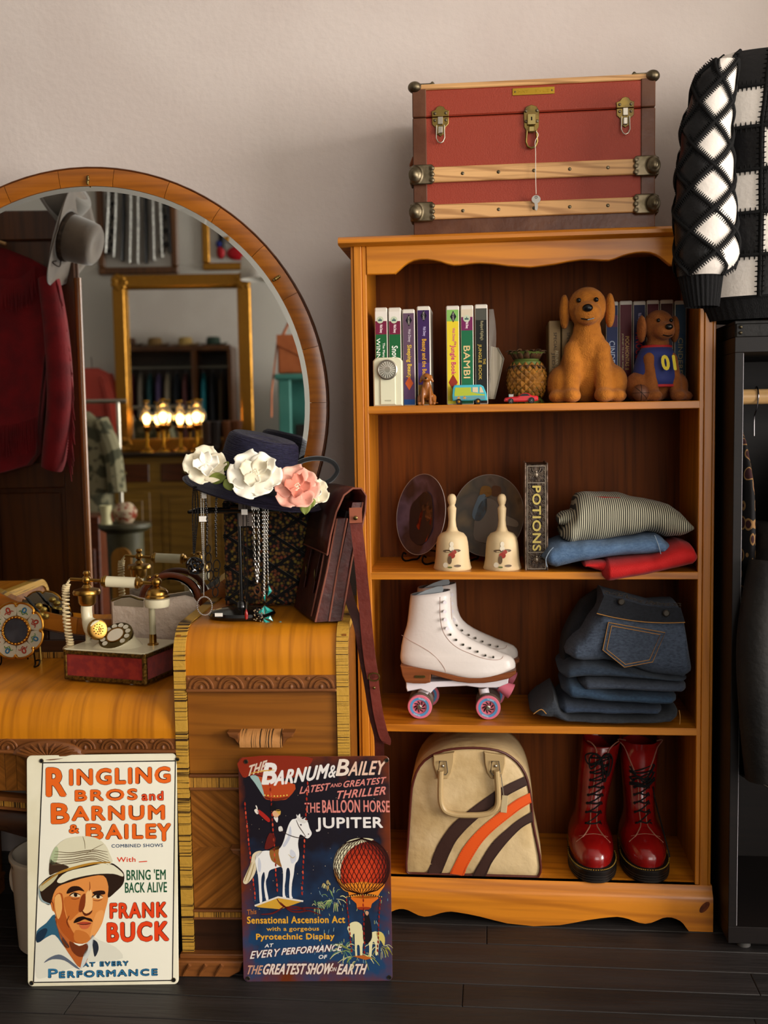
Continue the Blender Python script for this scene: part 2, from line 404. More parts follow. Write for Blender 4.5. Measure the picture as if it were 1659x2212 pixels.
kn = mat('pine_knot', '#4a1f08', .4, c2='#6b3210', sc=60)
M = frame(W(1522, 1960, -.0236), (1, 0, 0), (0, 0, 1)); c, s_ = math.cos(.9), math.sin(.9)
flat('knot', [(math.cos(a)*.017*c-math.sin(a)*.008*s_, math.cos(a)*.017*s_+math.sin(a)*.008*c) for a in [i*PI/9 for i in range(18)]], M, 0, kn, bc)
# ================================================================== trunk on the bookcase
red = mat('red_leatherette', '#8c3320', .5, bump=.18, bsc=420, spec=.3)
brn = mat('brown_edge_leather', '#4f2d1c', .33, c2='#5c3926', sc=12, bump=.1, bsc=50, rvar=.08)
oak = wood('oak_slat', '#cfa068', '#c3925a', '#96683a', 'x', 2.2, .5, .05, rings=.8)
brass = mat('aged_brass', '#8a7440', .34, 1, c2='#6a5a38', sc=30); dbr = mat('dark_brass', '#776b56', .42, 1, c2='#5c523f', sc=40)
stl = mat('worn_steel', '#b9b2a4', .3, 1)
tx0, tx1, ty0, ty1, tz0, tz1 = .155, .718, .016, .305, ZTOP, 2.037
tk = thing('trunk', 'red travel trunk with brown corners, oak slats and brass latches on top of the bookcase', 'trunk', ((tx0+tx1)/2, .16, tz0))
zs = 1.9695; e = .031
G().b2((tx0, ty0, tz0+.006), (tx1, ty1, zs-.0012), .003).build('body', red, tk)
G().b2((tx0, ty0, zs+.0012), (tx1, ty1, tz1-.004), .003).build('lid', red, tk)
for sx in (0, 1):
    xa, xb = (tx0-.002, tx0+e) if not sx else (tx1-e, tx1+.002)
    G().b2((xa, ty0-.0022, tz0+.004), (xb, ty1+.002, zs-.001), .002).build('corner_edge', brn, tk)
    G().b2((xa, ty0-.0022, zs+.001), (xb, ty1+.002, tz1-.001), .002).build('lid_corner_edge', brn, tk)
zlow = W(1150, 462, .012).z
G().b2((tx0-.0025, ty0-.0026, tz0), (tx1+.0025, ty1, zlow-.004), .002).build('bottom_edge', brn, tk)
G().b2((tx0+.01, ty0-.001, tz1-.004), (tx1-.01, ty0+.03, tz1+.009), .002).build('slat', oak, tk)
G().b2((tx0+.01, ty1-.04, tz1-.004), (tx1-.01, ty1-.01, tz1+.009), .002).build('slat', oak, tk)
sl = []
for pa, pb_ in ((361, 394), (442, 474)):
    za, zb = W(935, pb_, .008).z, W(935, pa, .008).z; sl.append((za, zb))
    s1 = G().b2((tx0+.012, ty0-.0105, za), (tx1-.012, ty0, zb), .002).build('slat', oak, tk)
    for k in range(5):
        x = W((1000, 1077, 1153, 1230, 1312)[k], 430, ty0).x
        G().sph((x, ty0-.0105, (za+zb)/2), (.0042, .002, .0042), 8, 6).build('nail', dbr, s1)
for za, zb in sl:      # cast corner caps gripping the slat ends
    for sx in (0, 1):
        xe = tx0 if not sx else tx1; q = 1 if not sx else -1; zc = (za+zb)/2; g = G()
        g.box((xe+q*.021, ty0-.013, zc), (.05, .006, zb-za+.012), None, .0025)
        for dz in (-1, 0, 1): g.sph((xe+q*.044, ty0-.014, zc+dz*.014), (.0065, .005, .0065), 8, 6)
        g.sph((xe+q*.004, ty0-.016, zc), (.017, .011, .020), 14, 9); g.sph((xe+q*.002, ty0-.024, zc), (.009, .006, .011), 10, 7)
        g.box((xe-q*.006, ty0+.012, zc), (.008, .05, zb-za+.008), None, .003)
        soft(g.build('corner_cap', dbr, tk), .0016, 3)
for sx in (0, 1):
    xe = tx0 if not sx else tx1; q = 1 if not sx else -1; g = G()
    g.sph((xe+q*.004, ty0+.004, tz1+.004), (.017, .017, .014), 14, 9); g.box((xe+q*.03, ty0+.012, tz1+.010), (.045, .022, .005), None, .002)
    for d in (0, 1): g.sph((xe+q*.046, ty0+.006+d*.012, tz1+.0125), .0045, 8, 6)
    soft(g.build('lid_corner_cap', dbr, tk), .0018, 2)
    g = G()
    for z in (1.935, 1.86): g.sph((xe-q*.004, .15, z), (.008, .012, .017), 10, 7)
    g.tube([(xe-q*.004, .11, 1.90), (xe-q*.012, .12, 1.885), (xe-q*.012, .19, 1.885), (xe-q*.004, .2, 1.90)], .007, 8)
    g.build('side_handle', mat('tan_leather', '#8a4a22', .5), tk)
def latch(px, py0, py1):
    x = W(px, py0, ty0).x; zt, zb = W(px, py0, ty0).z, W(px, py1, ty0).z; h = zt-zb; lt = []
    top = [(-.019, .55*h/2), (-.021, .3*h), (-.010, .38*h), (-.007, .47*h), (0, .5*h), (.007, .47*h), (.010, .38*h), (.021, .3*h), (.019, .55*h/2)]
    M = Mat.Translation((x, 0, (zt+zb)/2))
    k = G(); k.prism([(-.02, .29*h), (-.021, .36*h), (-.012, .40*h), (-.008, .47*h), (0, .5*h), (.008, .47*h), (.012, .40*h), (.021, .36*h), (.02, .29*h), (.02, .215*h), (-.02, .215*h)], ty0-.0035, ty0, M, .001, .001)
    p = k.build('latch', brass, tk)
    k = G(); k.prism([(-.02, .20*h), (.02, .20*h), (.0195, .02*h), (.012, -.06*h), (.010, -.22*h), (0, -.3*h), (-.010, -.22*h), (-.012, -.06*h), (-.0195, .02*h)], ty0-.0035, ty0, M, .001, .001)
    k.build('latch_plate', brass, p)
    k = G(M); k.box((0, ty0-.006, .10*h), (.012, .006, .2*h), None, .001); k.box((0, ty0-.006, -.14*h), (.011, .007, .2*h), None, .002); k.build('latch_tongue', stl, p)
    k = G(M); k.tube([(-.009, ty0-.006, -.02*h), (-.010, ty0-.009, -.36*h), (-.006, ty0-.010, -.46*h), (0, ty0-.010, -.495*h), (.006, ty0-.010, -.46*h), (.010, ty0-.009, -.36*h), (.009, ty0-.006, -.02*h)], .0016, 8); k.build('wire_loop', stl, p)
    for dx, dz in ((-.013, .30), (.013, .30), (-.013, .12), (.013, .12)): G(M).sph((dx, ty0-.004, dz*h), (.0036, .002, .0036), 8, 6).build('rivet', dbr, p)
latch(951, 229, 312); latch(1350.5, 209.5, 293)
x = W(1148, 280, ty0).x; zt, zb = W(1148, 227, ty0).z, W(1148, 322, ty0).z; h = zt-zb; M = Mat.Translation((x, 0, (zt+zb)/2))
k = G(); k.prism([(-.018, .23*h), (-.018, .36*h), (-.012, .46*h), (0, .5*h), (.012, .46*h), (.018, .36*h), (.018, .23*h), (.017, .0), (.012, -.10*h), (-.012, -.10*h), (-.017, 0)], ty0-.004, ty0, M, .001, .001)
lk = k.build('lock', brass, tk); k = G(M); k.box((0, ty0-.008, .15*h), (.02, .009, .26*h), None, .0015); k.box((0, ty0-.008, -.07*h), (.016, .007, .16*h), None, .003); k.build('hasp', mat('pale_brass', '#a99762', .3, 1), lk)
G(M).box((0, ty0-.0126, .16*h), (.003, .001, .008)).build('keyhole', mat('black_void', '#050505', .9), lk)
G(M).tube([(-.011, ty0-.006, -.1*h), (-.013, ty0-.007, -.35*h), (-.009, ty0-.007, -.46*h), (0, ty0-.007, -.5*h), (.009, ty0-.007, -.46*h), (.013, ty0-.007, -.35*h), (.011, ty0-.006, -.1*h)], .0028, 8).build('shackle', brass, lk)
for dx, dz in ((-.013, .36), (.013, .36), (-.013, .12), (.013, .12)): G(M).sph((dx, ty0-.005, dz*h), (.0038, .002, .0038), 8, 6).build('rivet', dbr, lk)
p0, p1 = W(1107, 207, ty0), W(1198, 187, ty0)
npl = G().b2((p0.x, ty0-.0016, p0.z), (p1.x, ty0, p1.z), .0005).build('nameplate', mat('bright_brass', '#c7a03a', .2, 1), tk)
Mf = frame(((p0.x+p1.x)/2, ty0-.0017, (p0.z+p1.z)/2), (1, 0, 0), (0, 0, 1))
letters('engraving', 'HAT    T - L.E', Mf, -.036, .036, -.003, .003, mat('engraved', '#a8862c', .35, 1), npl)
for q in (-1, 1): G(Mf).sph((q*.043, 0, 0), (.002, .001, .002), 8, 6).build('screw', dbr, npl)
ky = thing('key', 'small grey key dangling on a white string from the trunk lock', 'key', W(1157, 420, ty0-.016))
pts = [W(a, b, ty0-.014-.002*i) for i, (a, b) in enumerate(((1158, 284), (1163, 292), (1156, 306), (1157, 330), (1157, 380), (1158, 419)))]
G().tube(smooth_path(pts, 4), .0009, 6).build('string', mat('white_string', '#d8cfc0', .8), ky)
kp = W(1158, 438, ty0-.019); g = G(); M = Mat.Translation((kp.x, 0, kp.z))
g.prism([(math.cos(a)*.0105, .008+math.sin(a)*.0095) for a in [-1.2+i*(2*PI-.75)/14 for i in range(15)]]+[(-.0028, -.008), (-.0028, -.016), (.0008, -.0185), (.0028, -.016), (.0042, -.012), (.0042, -.004), (.0028, -.002)], ty0-.0200, ty0-.0185, M)
g.build('key_blank', mat('nickel', '#9b968e', .35, 1), ky)
G(M).lathe([(.0022, 0), (.0033, 0)], 10, Mat.Translation((0, ty0-.0203, .0125)) @ Mat.Rotation(PI/2, 4, 'X')).build('key_hole', MATS['black_void'], ky)
# ================================================================== vanity
wal = wood('walnut_veneer', '#8f5716', '#7d480e', '#5a2f08', 'x', 1.3, .4, .3, rings=.3)
walz = wood('walnut_upright', '#c67c14', '#b46c0e', '#8a4e0a', 'yz', 1.1, .34, .2, rings=.2, spec=.3)
dwal = wood('dark_walnut', '#3a1f0e', '#2c1609', '#190b04', 'x', 1.0, .35, .4, rings=.3)
carve = wood('carved_walnut', '#7d4a20', '#6b3c16', '#4a260b', 'x', 2, .42, .25, rings=.2)
def zebra(name, axis, c='#b98a35', per=130):
    if name in MATS: return MATS[name]
    k = mat(name, c, .5, bump=.15, bsc=120); N = k.node_tree.nodes; LK = k.node_tree.links; b = N['Principled BSDF']
    tc = N.new('ShaderNodeTexCoord'); mp = N.new('ShaderNodeMapping'); s = [4, 4, 4]; s['xyz'.index(axis)] = per; mp.inputs['Scale'].default_value = s
    n = N.new('ShaderNodeTexNoise'); n.inputs['Scale'].default_value = 1; n.inputs['Detail'].default_value = 3; LK.new(tc.outputs['Object'], mp.inputs[0]); LK.new(mp.outputs[0], n.inputs['Vector'])
    cr = N.new('ShaderNodeValToRGB'); e = cr.color_ramp.elements; e[0].position = .40; e[0].color = lin('#33200c'); e[1].position = .46; e[1].color = lin(c)
    LK.new(n.outputs['Fac'], cr.inputs[0]); LK.new(cr.outputs[0], b.inputs['Base Color']); return k
zz = zebra('zebra_strip_upright', 'z', '#b58a34', 330); zx = zebra('zebra_strip_across', 'x', '#a9772c', 420)
def chevron(name, ang):
    """veneer whose grain runs at an angle in the front face"""
    if name in MATS: return MATS[name]
    k = mat(name, '#7c4818', .38, coat=.25); N = k.node_tree.nodes; LK = k.node_tree.links; b = N['Principled BSDF']
    tc = N.new('ShaderNodeTexCoord'); m1 = N.new('ShaderNodeMapping'); m1.inputs['Rotation'].default_value = (0, ang, 0)
    m2 = N.new('ShaderNodeMapping'); m2.inputs['Scale'].default_value = (110, 8, 2.5)
    n = N.new('ShaderNodeTexNoise'); n.inputs['Scale'].default_value = 1; n.inputs['Detail'].default_value = 5
    LK.new(tc.outputs['Object'], m1.inputs[0]); LK.new(m1.outputs[0], m2.inputs[0]); LK.new(m2.outputs[0], n.inputs['Vector'])
    cr = N.new('ShaderNodeValToRGB'); e = cr.color_ramp.elements; e[0].position = .3; e[0].color = lin('#5e340d'); e[1].position = .65; e[1].color = lin('#92591f')
    LK.new(n.outputs['Fac'], cr.inputs[0]); LK.new(cr.outputs[0], b.inputs['Base Color']); return k
ch1, ch2 = chevron('chevron_veneer_rising', rad(50)), chevron('chevron_veneer_falling', rad(-50))
va = thing('vanity', 'vintage waterfall vanity dresser with round mirror and carved arch bands', 'vanity', M=VM)
def VG(): return G(VM)
ZP, RP = .797, .075
def wf(zt, r, v0, vb, z0, n=8):
    """waterfall outline (v,z): front foot, front, bend, top back"""
    p = [(v0, z0)]+[(v0+r-r*math.cos(a), zt-r+r*math.sin(a)) for a in [PI/2*i/n for i in range(n+1)]]+[(vb, zt)]
    return p
def extr(g, pts, u0, u1, th=None):
    """closed section (v,z) pushed along u"""
    n = len(pts); g.add([(u0, a, b) for a, b in pts]+[(u1, a, b) for a, b in pts], [[i, (i+1) % n, n+(i+1) % n, n+i] for i in range(n)]+[list(range(n)), list(range(n, 2*n))]); return g
def shell(outer, t):
    """band of thickness t inside a waterfall outline"""
    r = [(a+t if i < 2 else a+t*(1-i/len(outer)), b-t*min(1, max(0, (i-1)/(len(outer)-4)))) for i, (a, b) in enumerate(outer)]
    return outer+r[::-1]
def arch_band(par, u0, u1, z0, z1, v, n, skip=()):
    h = z1-z0; b = VG().b2((u0, v, z0), (u1, v+.02, z1), .001).build('arch_band', carve, par)
    VG().b2((u0, v-.006, z0-.006), (u1, v+.012, z0+.001), .002).build('lip', carve, b)
    w = (u1-u0)/n
    for i in range(n):
        c = u0+w*(i+.5)
        if any(a < c < q for a, q in skip): continue
        for r, t in ((.43*w, .075*w), (.25*w, .07*w)):
            rr = min(r, h*.9); VG().tube([(c+rr*.95*math.cos(a), v-.001, z0+.002+min(rr, h*.86)*math.sin(a)) for a in [PI*k/10 for k in range(11)]], t*.62, 6).build('arch', carve, b)
        VG().sph((c, v, z0+.003), (.07*w, .004, .008), 8, 6).build('arch_boss', carve, b)
        VG().lathe([(0, .003), (.0035, .0025), (.005, 0)], 10, Mat.Translation((u0+w*i+.004, v, z1-h*.25)) @ Mat.Rotation(PI/2, 4, 'X')).build('stud', carve, b)
def handle(par, u0, u1, z0, z1, v):
    h = z1-z0; zc = (z0+z1)/2; g = VG(); n = 12
    sec = [(0, .5), (-.4, .42), (-.75, .2), (-.95, -.1), (-.85, -.45), (-.55, -.5), (-.45, -.2), (0, -.05)]
    ua, ub = u0+.028, u1-.028
    extr(g, [(v+.034*a, zc+h*b) for a, b in sec], ua, ub); p = g.build('handle', zebra('zebra_handle', 'x', '#b07a44', 260), par, smooth=50)
    for e, q in ((u0, ua), (u1, ub)):
        sgn = 1 if q > e else -1; poly = [(e, .5), (q, .5), (q, -.5), (q-sgn*.004, -.3), (q-sgn*.012, .05), (e+sgn*.004, .2)]
        k = VG(); k.prism([(a, zc+h*b*.95) for a, b in poly], v-.030, v, None, .003, .004); k.build('handle_end', carve, p)
def pedestal(u0, u1):
    P = VG(); body = VG(); pw = .0265
    for a, b in ((u0, u0+pw), (u1-pw, u1)):
        g = VG(); extr(g, shell(wf(ZP, RP, 0, .43, .045, 9), .02), a, b); g.build('pilaster', zz, va, smooth=40)
    g = VG(); extr(g, shell(wf(ZP-.004, RP-.003, .006, .43, .688, 9), .014), u0+pw, u1-pw); g.build('waterfall_top', walz, va, smooth=40)
    for a, b in ((u0+.004, u0+.014), (u1-.014, u1-.004)): VG().b2((a, .02, .045), (b, .43, ZP-.02)).build('side_panel', wal, va)
    VG().b2((u0+.004, .42, .045), (u1-.004, .43, ZP-.02)).build('rear_panel', dwal, va)
    a, b = u0+pw, u1-pw
    arch_band(va, a, b, .657, .688, .003, 5)
    d = VG().b2((a+.001, .008, .462), (b-.001, .03, .651), .001).build('drawer_front', wal, va); c = (a+b)/2
    handle(d, c-.0755, c+.0755, .529, .565, .008)
    bd = VG().b2((a, .004, .431), (b, .02, .454)).build('zebra_band', zx, va)
    for z in (.4275, .4575): VG().b2((a, .000, z-.0035), (b, .02, z+.0035), .002).build('bead', carve, bd)
    dr = VG().b2((a+.001, .010, .146), (b-.001, .03, .423)).build('door', wal, va); zc = .29
    for uu, vv, zq, m in (((a+.002), c, (zc, .422), ch1), (c, b-.002, (zc, .422), ch2), (a+.002, c, (.147, zc), ch2), (c, b-.002, (.147, zc), ch1)):
        VG().b2((uu, .0085, zq[0]), (vv, .0105, zq[1]), .0003).build('veneer_panel', m, dr)
    handle(dr, c-.0755, c+.0755, .262, .298, .0085)
    bd = VG().b2((a, .004, .127), (b, .02, .14)).build('zebra_band', zx, va)
    for z in (.1245, .1425): VG().b2((a, .0, z-.0025), (b, .02, z+.0025), .0015).build('bead', carve, bd)
    VG().b2((a, .006, .047), (b, .03, .123), .002).build('kick_panel', dwal, va)
    bs = VG().b2((u0-.004, -.014, .0375), (u1+.004, .43, .0475), .002).build('base_moulding', carve, va)
    for s, e in ((u0-.006, 1), (u1+.006, -1)):
        g = VG(); poly = [(s, 0), (s+e*.118, 0), (s+e*.142, .014), (s+e*.15, .0375), (s, .0375)]; g.prism(poly, -.027, .0, None, .003, .004)
        ft = g.build('foot', carve, va)
        for k in range(3):
            x = s+e*(.022+.037*k); VG().tube([(x-.009, -.0275, .006), (x-.002, -.029, .018), (x+.007, -.0285, .031)], [.004, .0052, .0045], 8).build('gadroon', carve, ft)
        VG().b2((s+.002*e, .32, 0), (s+e*.05, .42, .0375)).build('rear_foot', carve, va)
pedestal(-.392, 0); pedestal(-1.378, -.986)
ZTB = .638
g = VG(); extr(g, shell(wf(ZTB, .088, .004, .425, .544, 9), .016), -.986, -.392); g.build('table_top', walz, va, smooth=40)
arch_band(va, -.986, -.392, .519, .544, .003, 10, skip=((-.76, -.61),))
# carved shell at the middle of the band
sh = VG().prism([(-.685+.083*math.cos(a), .508+.034*math.sin(a)) for a in [PI*i/20 for i in range(21)]]+[(-.73, .503), (-.685, .500), (-.64, .503)], -.006, .01, None, .004, .005).build('carved_shell', carve, va, smooth=60)
for i in range(11):
    a = rad(14+152*i/10); c_, s_ = math.cos(a), math.sin(a); VG().tube([(-.685+.012*c_, -.006, .505+.004*s_), (-.685+.045*c_, -.0095, .507+.018*s_), (-.685+.072*c_, -.006, .508+.029*s_)], [.0012, .0036, .0022], 6).build('shell_rib', carve, sh)
g = VG(); pts = smooth_path([(-.986, 0, .516), (-.8, 0, .516), (-.755, -.002, .512), (-.72, -.006, .503), (-.685, -.008, .500), (-.65, -.006, .503), (-.615, -.002, .512), (-.57, 0, .516), (-.392, 0, .516)], 4)
g.tube(pts, .0045, 8); g.build('lower_lip', carve, va)
for a, b in ((-.984, -.745), (-.625, -.394)):
    dr = VG().b2((a, .03, .414), (b, .05, .514)).build('small_drawer', wal, va); c = (a+b)/2
    for k in range(9):   # angled veneer boards
        w = (b-a)/9; VG().b2((a+w*k+.0006, .0275, .416), (a+w*(k+1)-.0006, .0302, .512), .0004).build('veneer_strip', ch2 if k % 2 else ch1, dr)
    e = b if a < -.7 else a
    VG().b2((e-.005, .024, .41), (e+.005, .05, .516)).build('drawer_stile', carve, va)
VG().b2((-.745, .12, .414), (-.625, .13, .514)).build('recess_back', wal, va)
zc = lambda u: .402-.016*math.exp(-((u+.685)/.14)**2)
us = [-.986+.594*i/40 for i in range(41)]
def strip(name, m, z0, z1, v0, v1):
    g = VG(); vs = []; fs = []
    for u in us:
        z = zc(u); vs += [(u, v0, z+z0), (u, v0, z+z1), (u, v1, z+z1), (u, v1, z+z0)]
    for i in range(40):
        for j in range(4): fs.append([i*4+j, i*4+(j+1) % 4, i*4+4+(j+1) % 4, i*4+4+j])
    fs += [[0, 1, 2, 3], [160, 161, 162, 163]]; g.add(vs, fs); return g.build(name, m, va)
strip('apron_bead', carve, 0, .01, .018, .05); strip('apron_zebra_band', zx, -.014, 0, .022, .05); strip('apron_bead', carve, -.02, -.014, .018, .05)
g = VG(); vs = []; fs = []; sec = [(.03, -.02), (.016, -.03), (.008, -.05), (.016, -.075), (.05, -.082), (.06, -.02)]
for u in us:
    d = max(0, abs(u+.685)-.06); zb = zc(u)
    for v, z in sec: vs.append((u, v, zb+z*(1 if z > -.03 else (1-.0*d))-(0 if z > -.06 else .012*math.cos((u+.685)*16))))
k = len(sec)
for i in range(40):
    for j in range(k): fs.append([i*k+j, i*k+(j+1) % k, i*k+k+(j+1) % k, i*k+k+j])
fs += [list(range(k)), list(range(40*k, 41*k))]; g.add(vs, fs); g.build('bulged_apron', dwal, va, smooth=60)
VG().b2((-.986, .41, .3), (-.392, .425, .62)).build('rear_panel', dwal, va)
rl = VG().b2((-.986, .418, ZTB), (-.392, .432, .685), .001).build('back_rail', dwal, va)
VG().b2((-.986, .414, ZTB), (-.392, .42, ZTB+.016), .001).build('zebra_band', zx, rl)
# round mirror
MC = Vec((-.685, .43, 1.302)); RO, RI = .612, .563
mirm = mat('silvered_glass', '#dfe2e0', .008, 1)
disc = [(math.cos(a), math.sin(a)) for a in [2*PI*i/96 for i in range(96)]]
rim = wood('mirror_veneer_a', '#a8641b', '#985612', '#6b380c', 'x', .9, .3, .5); rim2 = wood('mirror_veneer_b', '#9c5a16', '#8b4c10', '#64330a', 'x', 1.1, .3, .5, rings=.2)
mg = VG().prism([(MC.x+(RI-.013)*a, MC.z+(RI-.013)*b) for a, b in disc], .428, .4295).build('mirror_glass', mirm, va, smooth=20)
g = VG(); g.lathe([(RI-.013, 0), (RI+.004, .0013)], 96, Mat.Translation((MC.x, .428, MC.z)) @ Mat.Rotation(-PI/2, 4, 'X')); g.build('glass_bevel', mirm, mg, smooth=30)
bk = VG().prism([(MC.x+(RI+.01)*a, MC.z+(RI+.01)*b) for a, b in disc], .434, .452).build('mirror_backing', dwal, va)
prof = [(RI, .004), (RI, -.006), (RI+.012, -.0085), (RI+.03, -.0085), (RO-.006, -.006), (RO-.006, .02), (RI, .02)]; NS = 26
for i in range(NS):
    a0, a1 = 2*PI*i/NS+.0009, 2*PI*(i+1)/NS-.0009
    g = VG(); g.lathe(prof+[prof[0]], 6, Mat.Translation((MC.x, .432, MC.z)) @ Mat.Rotation(PI/2, 4, 'X') @ Mat.Diagonal((1, 1, -1, 1)), a0, a1)
    g.build('veneer_segment', (rim, rim2)[i % 2], bk, smooth=30)
g = VG(); g.lathe([(RO-.006, -.004), (RO-.002, -.0065), (RO, -.003), (RO, .024), (RO-.006, .024)], 96, Mat.Translation((MC.x, .432, MC.z)) @ Mat.Rotation(PI/2, 4, 'X') @ Mat.Diagonal((1, 1, -1, 1))); g.build('outer_bead', wood('bead_walnut', '#5a3013', '#4a240c', '#2f1606', 'x', 1, .3, .5), bk, smooth=40)
for px, py in ((190, 389), (598, 601)):
    q = L(px, py, .421); d = Vec((MC.x-q.x, 0, MC.z-q.z)).normalized(); g = VG()
    for t, r in ((-.008, .0042), (-.003, .005), (.004, .0046), (.010, .0034)): g.sph((q.x+d.x*t, .4205-.002*(t > 0), q.z+d.z*t), (r, .004, r), 8, 6)
    soft(g.build('clip', brass, bk), .0014, 2)
for u in (-.86, -.51): VG().b2((u-.02, .436, .45), (u+.02, .452, .9), .002).build('mirror_bracket', dwal, va)
# ================================================================== telephone
cream = mat('cream_plastic', '#d9cfae', .28, coat=.3); gold = mat('polished_gold', '#9a7234', .3, 1, c2='#ab8340', sc=20)
crimson = mat('crimson_brocade', '#7d100a', .5, c2='#96230f', sc=45, lo=.42, hi=.6, sheen=.3); gilt = mat('gilt_trim', '#7b5a22', .45, .8, c2='#4a3412', sc=140, bump=.4, bsc=160)
A, B = LZ(140, 1466, ZTB+.006), LZ(315, 1479, ZTB+.006); ex = (B-A).normalized(); wd_ = (B-A).length; dp = .16; hb = .072
ey = Vec((-ex.y, ex.x, 0)); PM = VM @ Mat.Translation(A) @ Mat.Rotation(math.atan2(ex.y, ex.x), 4, 'Z')
ph = thing('telephone', 'cream and gold rotary telephone on a crimson brocade box', 'telephone', M=PM)
b = G(PM).b2((.002, .002, 0), (wd_-.002, dp-.002, hb-.004), .001).build('box_base', crimson, ph)
for y_, x0_, x1_ in ((0, 0, wd_), (dp, 0, wd_)):
    for z_ in (.004, hb-.006): G(PM).b2((x0_, y_-.002, z_-.005), (x1_, y_+.002, z_+.005), .0015).build('trim', gilt, b)
    for x_ in (.004, wd_-.004): G(PM).b2((x_-.004, y_-.0022, 0), (x_+.004, y_+.0022, hb), .0015).build('trim', gilt, b)
for x_ in (0, wd_):
    for z_ in (.004, hb-.006): G(PM).b2((x_-.002, 0, z_-.005), (x_+.002, dp, z_+.005), .0015).build('trim', gilt, b)
    for y_ in (.004, dp-.004): G(PM).b2((x_-.0022, y_-.004, 0), (x_+.0022, y_+.004, hb), .0015).build('trim', gilt, b)
for x_, y_ in ((.05, .02), (wd_-.05, .02), (.05, dp-.02), (wd_-.05, dp-.02)): G(PM).cyl((x_, y_, -.006), (x_, y_, .001), .006, 10).build('foot', cream, ph)
G(PM).b2((0, 0, hb-.003), (wd_, dp, hb+.002), .0015).build('top_plate', cream, ph)
inv = PM.inverted()
dc = inv @ (VM @ L(252, 1358, .19)); dm = Mat.Translation((dc.x, dc.y, hb)) ; tilt = Mat.Rotation(rad(38), 4, 'X')
g = G(PM); g.sheet(lambda u, v: (lambda r, z, yy: (dc.x+r*math.cos(2*PI*u), dc.y+yy+r*math.sin(2*PI*u)*.95, z))(*(lambda t: (.060-.018*min(1, t*1.6)+.0*t, 0, 0))(v)) if False else (lambda t, a: (dc.x+(.064-.022*math.sin(t*PI/2))*math.cos(a), dc.y+(.060-.022*math.sin(t*PI/2))*math.sin(a)-.004*t, hb+t*(.024+.020*math.sin(a))))(v, 2*PI*u), 28, 8, cu=True); 
g.build('dial_mount', cream, ph, smooth=60)
DM = PM @ Mat.Translation((dc.x, dc.y-.004, hb+.026)) @ tilt
dl = G().lathe([(0, .004), (.040, .004), (.0425, .002), (.0425, -.006), (.03, -.012)], 32, DM).build('dial', mat('dial_bronze', '#6b5a33', .3, .9), ph, smooth=40)
G().lathe([(0, .0065), (.020, .006), (.0215, .004)], 24, DM).build('dial_card', mat('dial_card', '#e2d6bf', .5), dl)
G().lathe([(.0208, .0035), (.0215, .0072), (.0235, .0072), (.024, .0035)], 24, DM).build('dial_ring', gold, dl)
for k in range(10):
    a = rad(-30+k*30); G(DM).lathe([(0, .0046), (.0058, .0046), (.0064, .0052), (.0068, .004)], 12, Mat.Translation((.0315*math.cos(a), .0315*math.sin(a), 0))).build('finger_hole', mat('finger_disc', '#cfc6b0', .35), dl)
vH = .2
def PX(px, py, v=vH): return VM @ L(px, py, v)
hs = G(); a, c = PX(152, 1251), PX(345, 1261); hx = (c-a).normalized()
hs.tube([a, a+(c-a)*.4], .0042, 10); hs.tube([PX(298, 1258), c], .0045, 10); hnd = hs.build('handset_rod', gold, ph)
s0, s1 = PX(229, 1256), PX(296, 1259); G().tube([s0, s1], .0135, 18).build('grip', cream, hnd)
def rings(p, d, spec, name, m, par=hnd):
    """lathe along direction d from p: spec [(r,t)]"""
    q = d.to_track_quat('Z', 'Y').to_matrix().to_4x4(); return G().lathe(spec, 20, Mat.Translation(p) @ q).build(name, m, par, smooth=40)
for p, sg in ((s0, -1), (s1, 1)): rings(p, hx*sg, [(0, -.002), (.0145, -.002), (.0155, .003), (.012, .006), (.0125, .009), (.008, .012), (.0045, .015)], 'grip_collar', gold)
up = Vec((0, 0, 1)); k = PX(187, 1252); G().sph(k, .011, 14, 10).build('knob', gold, hnd)
rings(PX(187, 1238), up, [(0, .005), (.007, .005), (.009, 0), (.006, -.006)], 'knob_cap', gold)
kz = lambda py, px=187: PX(px, py)
rings(kz(1262), -up, [(.006, 0), (.010, .004), (.012, .008), (.031, .013), (.034, .019), (.033, .024), (.022, .026), (.021, .045), (.017, .051), (0, .051)], 'transmitter_bell', gold)
p = [kz(1308), kz(1322), PX(190, 1340, .198), PX(199, 1354, .19), PX(208, 1360, .182)]; G().tube(smooth_path(p, 4), [.0135]*8+[.015, .017, .019, .021, .0225, .023, .0235, .024, .024][:9], 16).build('mouthpiece_elbow', cream, hnd, smooth=60)
md = (PX(216, 1358, .172)-PX(205, 1360, .19)).normalized(); mp_ = PX(209, 1360, .182)
rings(mp_, md, [(.023, -.003), (.026, .001), (.026, .006), (.023, .009), (.019, .008), (0, .0095)], 'mouthpiece', gold)
mf = md.to_track_quat('Z', 'Y').to_matrix().to_4x4()
for r_, n_ in ((0, 1), (.006, 6), (.012, 11)):
    for i in range(n_): G(Mat.Translation(mp_+md*.0098) @ mf).lathe([(0, 0), (.0014, 0)], 6, Mat.Translation((r_*math.cos(2*PI*i/n_), r_*math.sin(2*PI*i/n_), 0))).build('sound_hole', MATS['black_void'], hnd)
G().sph(PX(338, 1257), .0125, 14, 10).build('knob', gold, hnd); G().sph(PX(338, 1243), (.007, .007, .004), 10, 7).build('knob_cap', gold, hnd); G().sph(PX(323, 1247), .005, 10, 7).build('knob', gold, hnd)
rings(PX(339, 1266), -up, [(.006, 0), (.012, .003), (.022, .008), (.026, .014), (.026, .02), (.030, .023), (.030, .027), (.026, .029)], 'receiver_dome', gold)
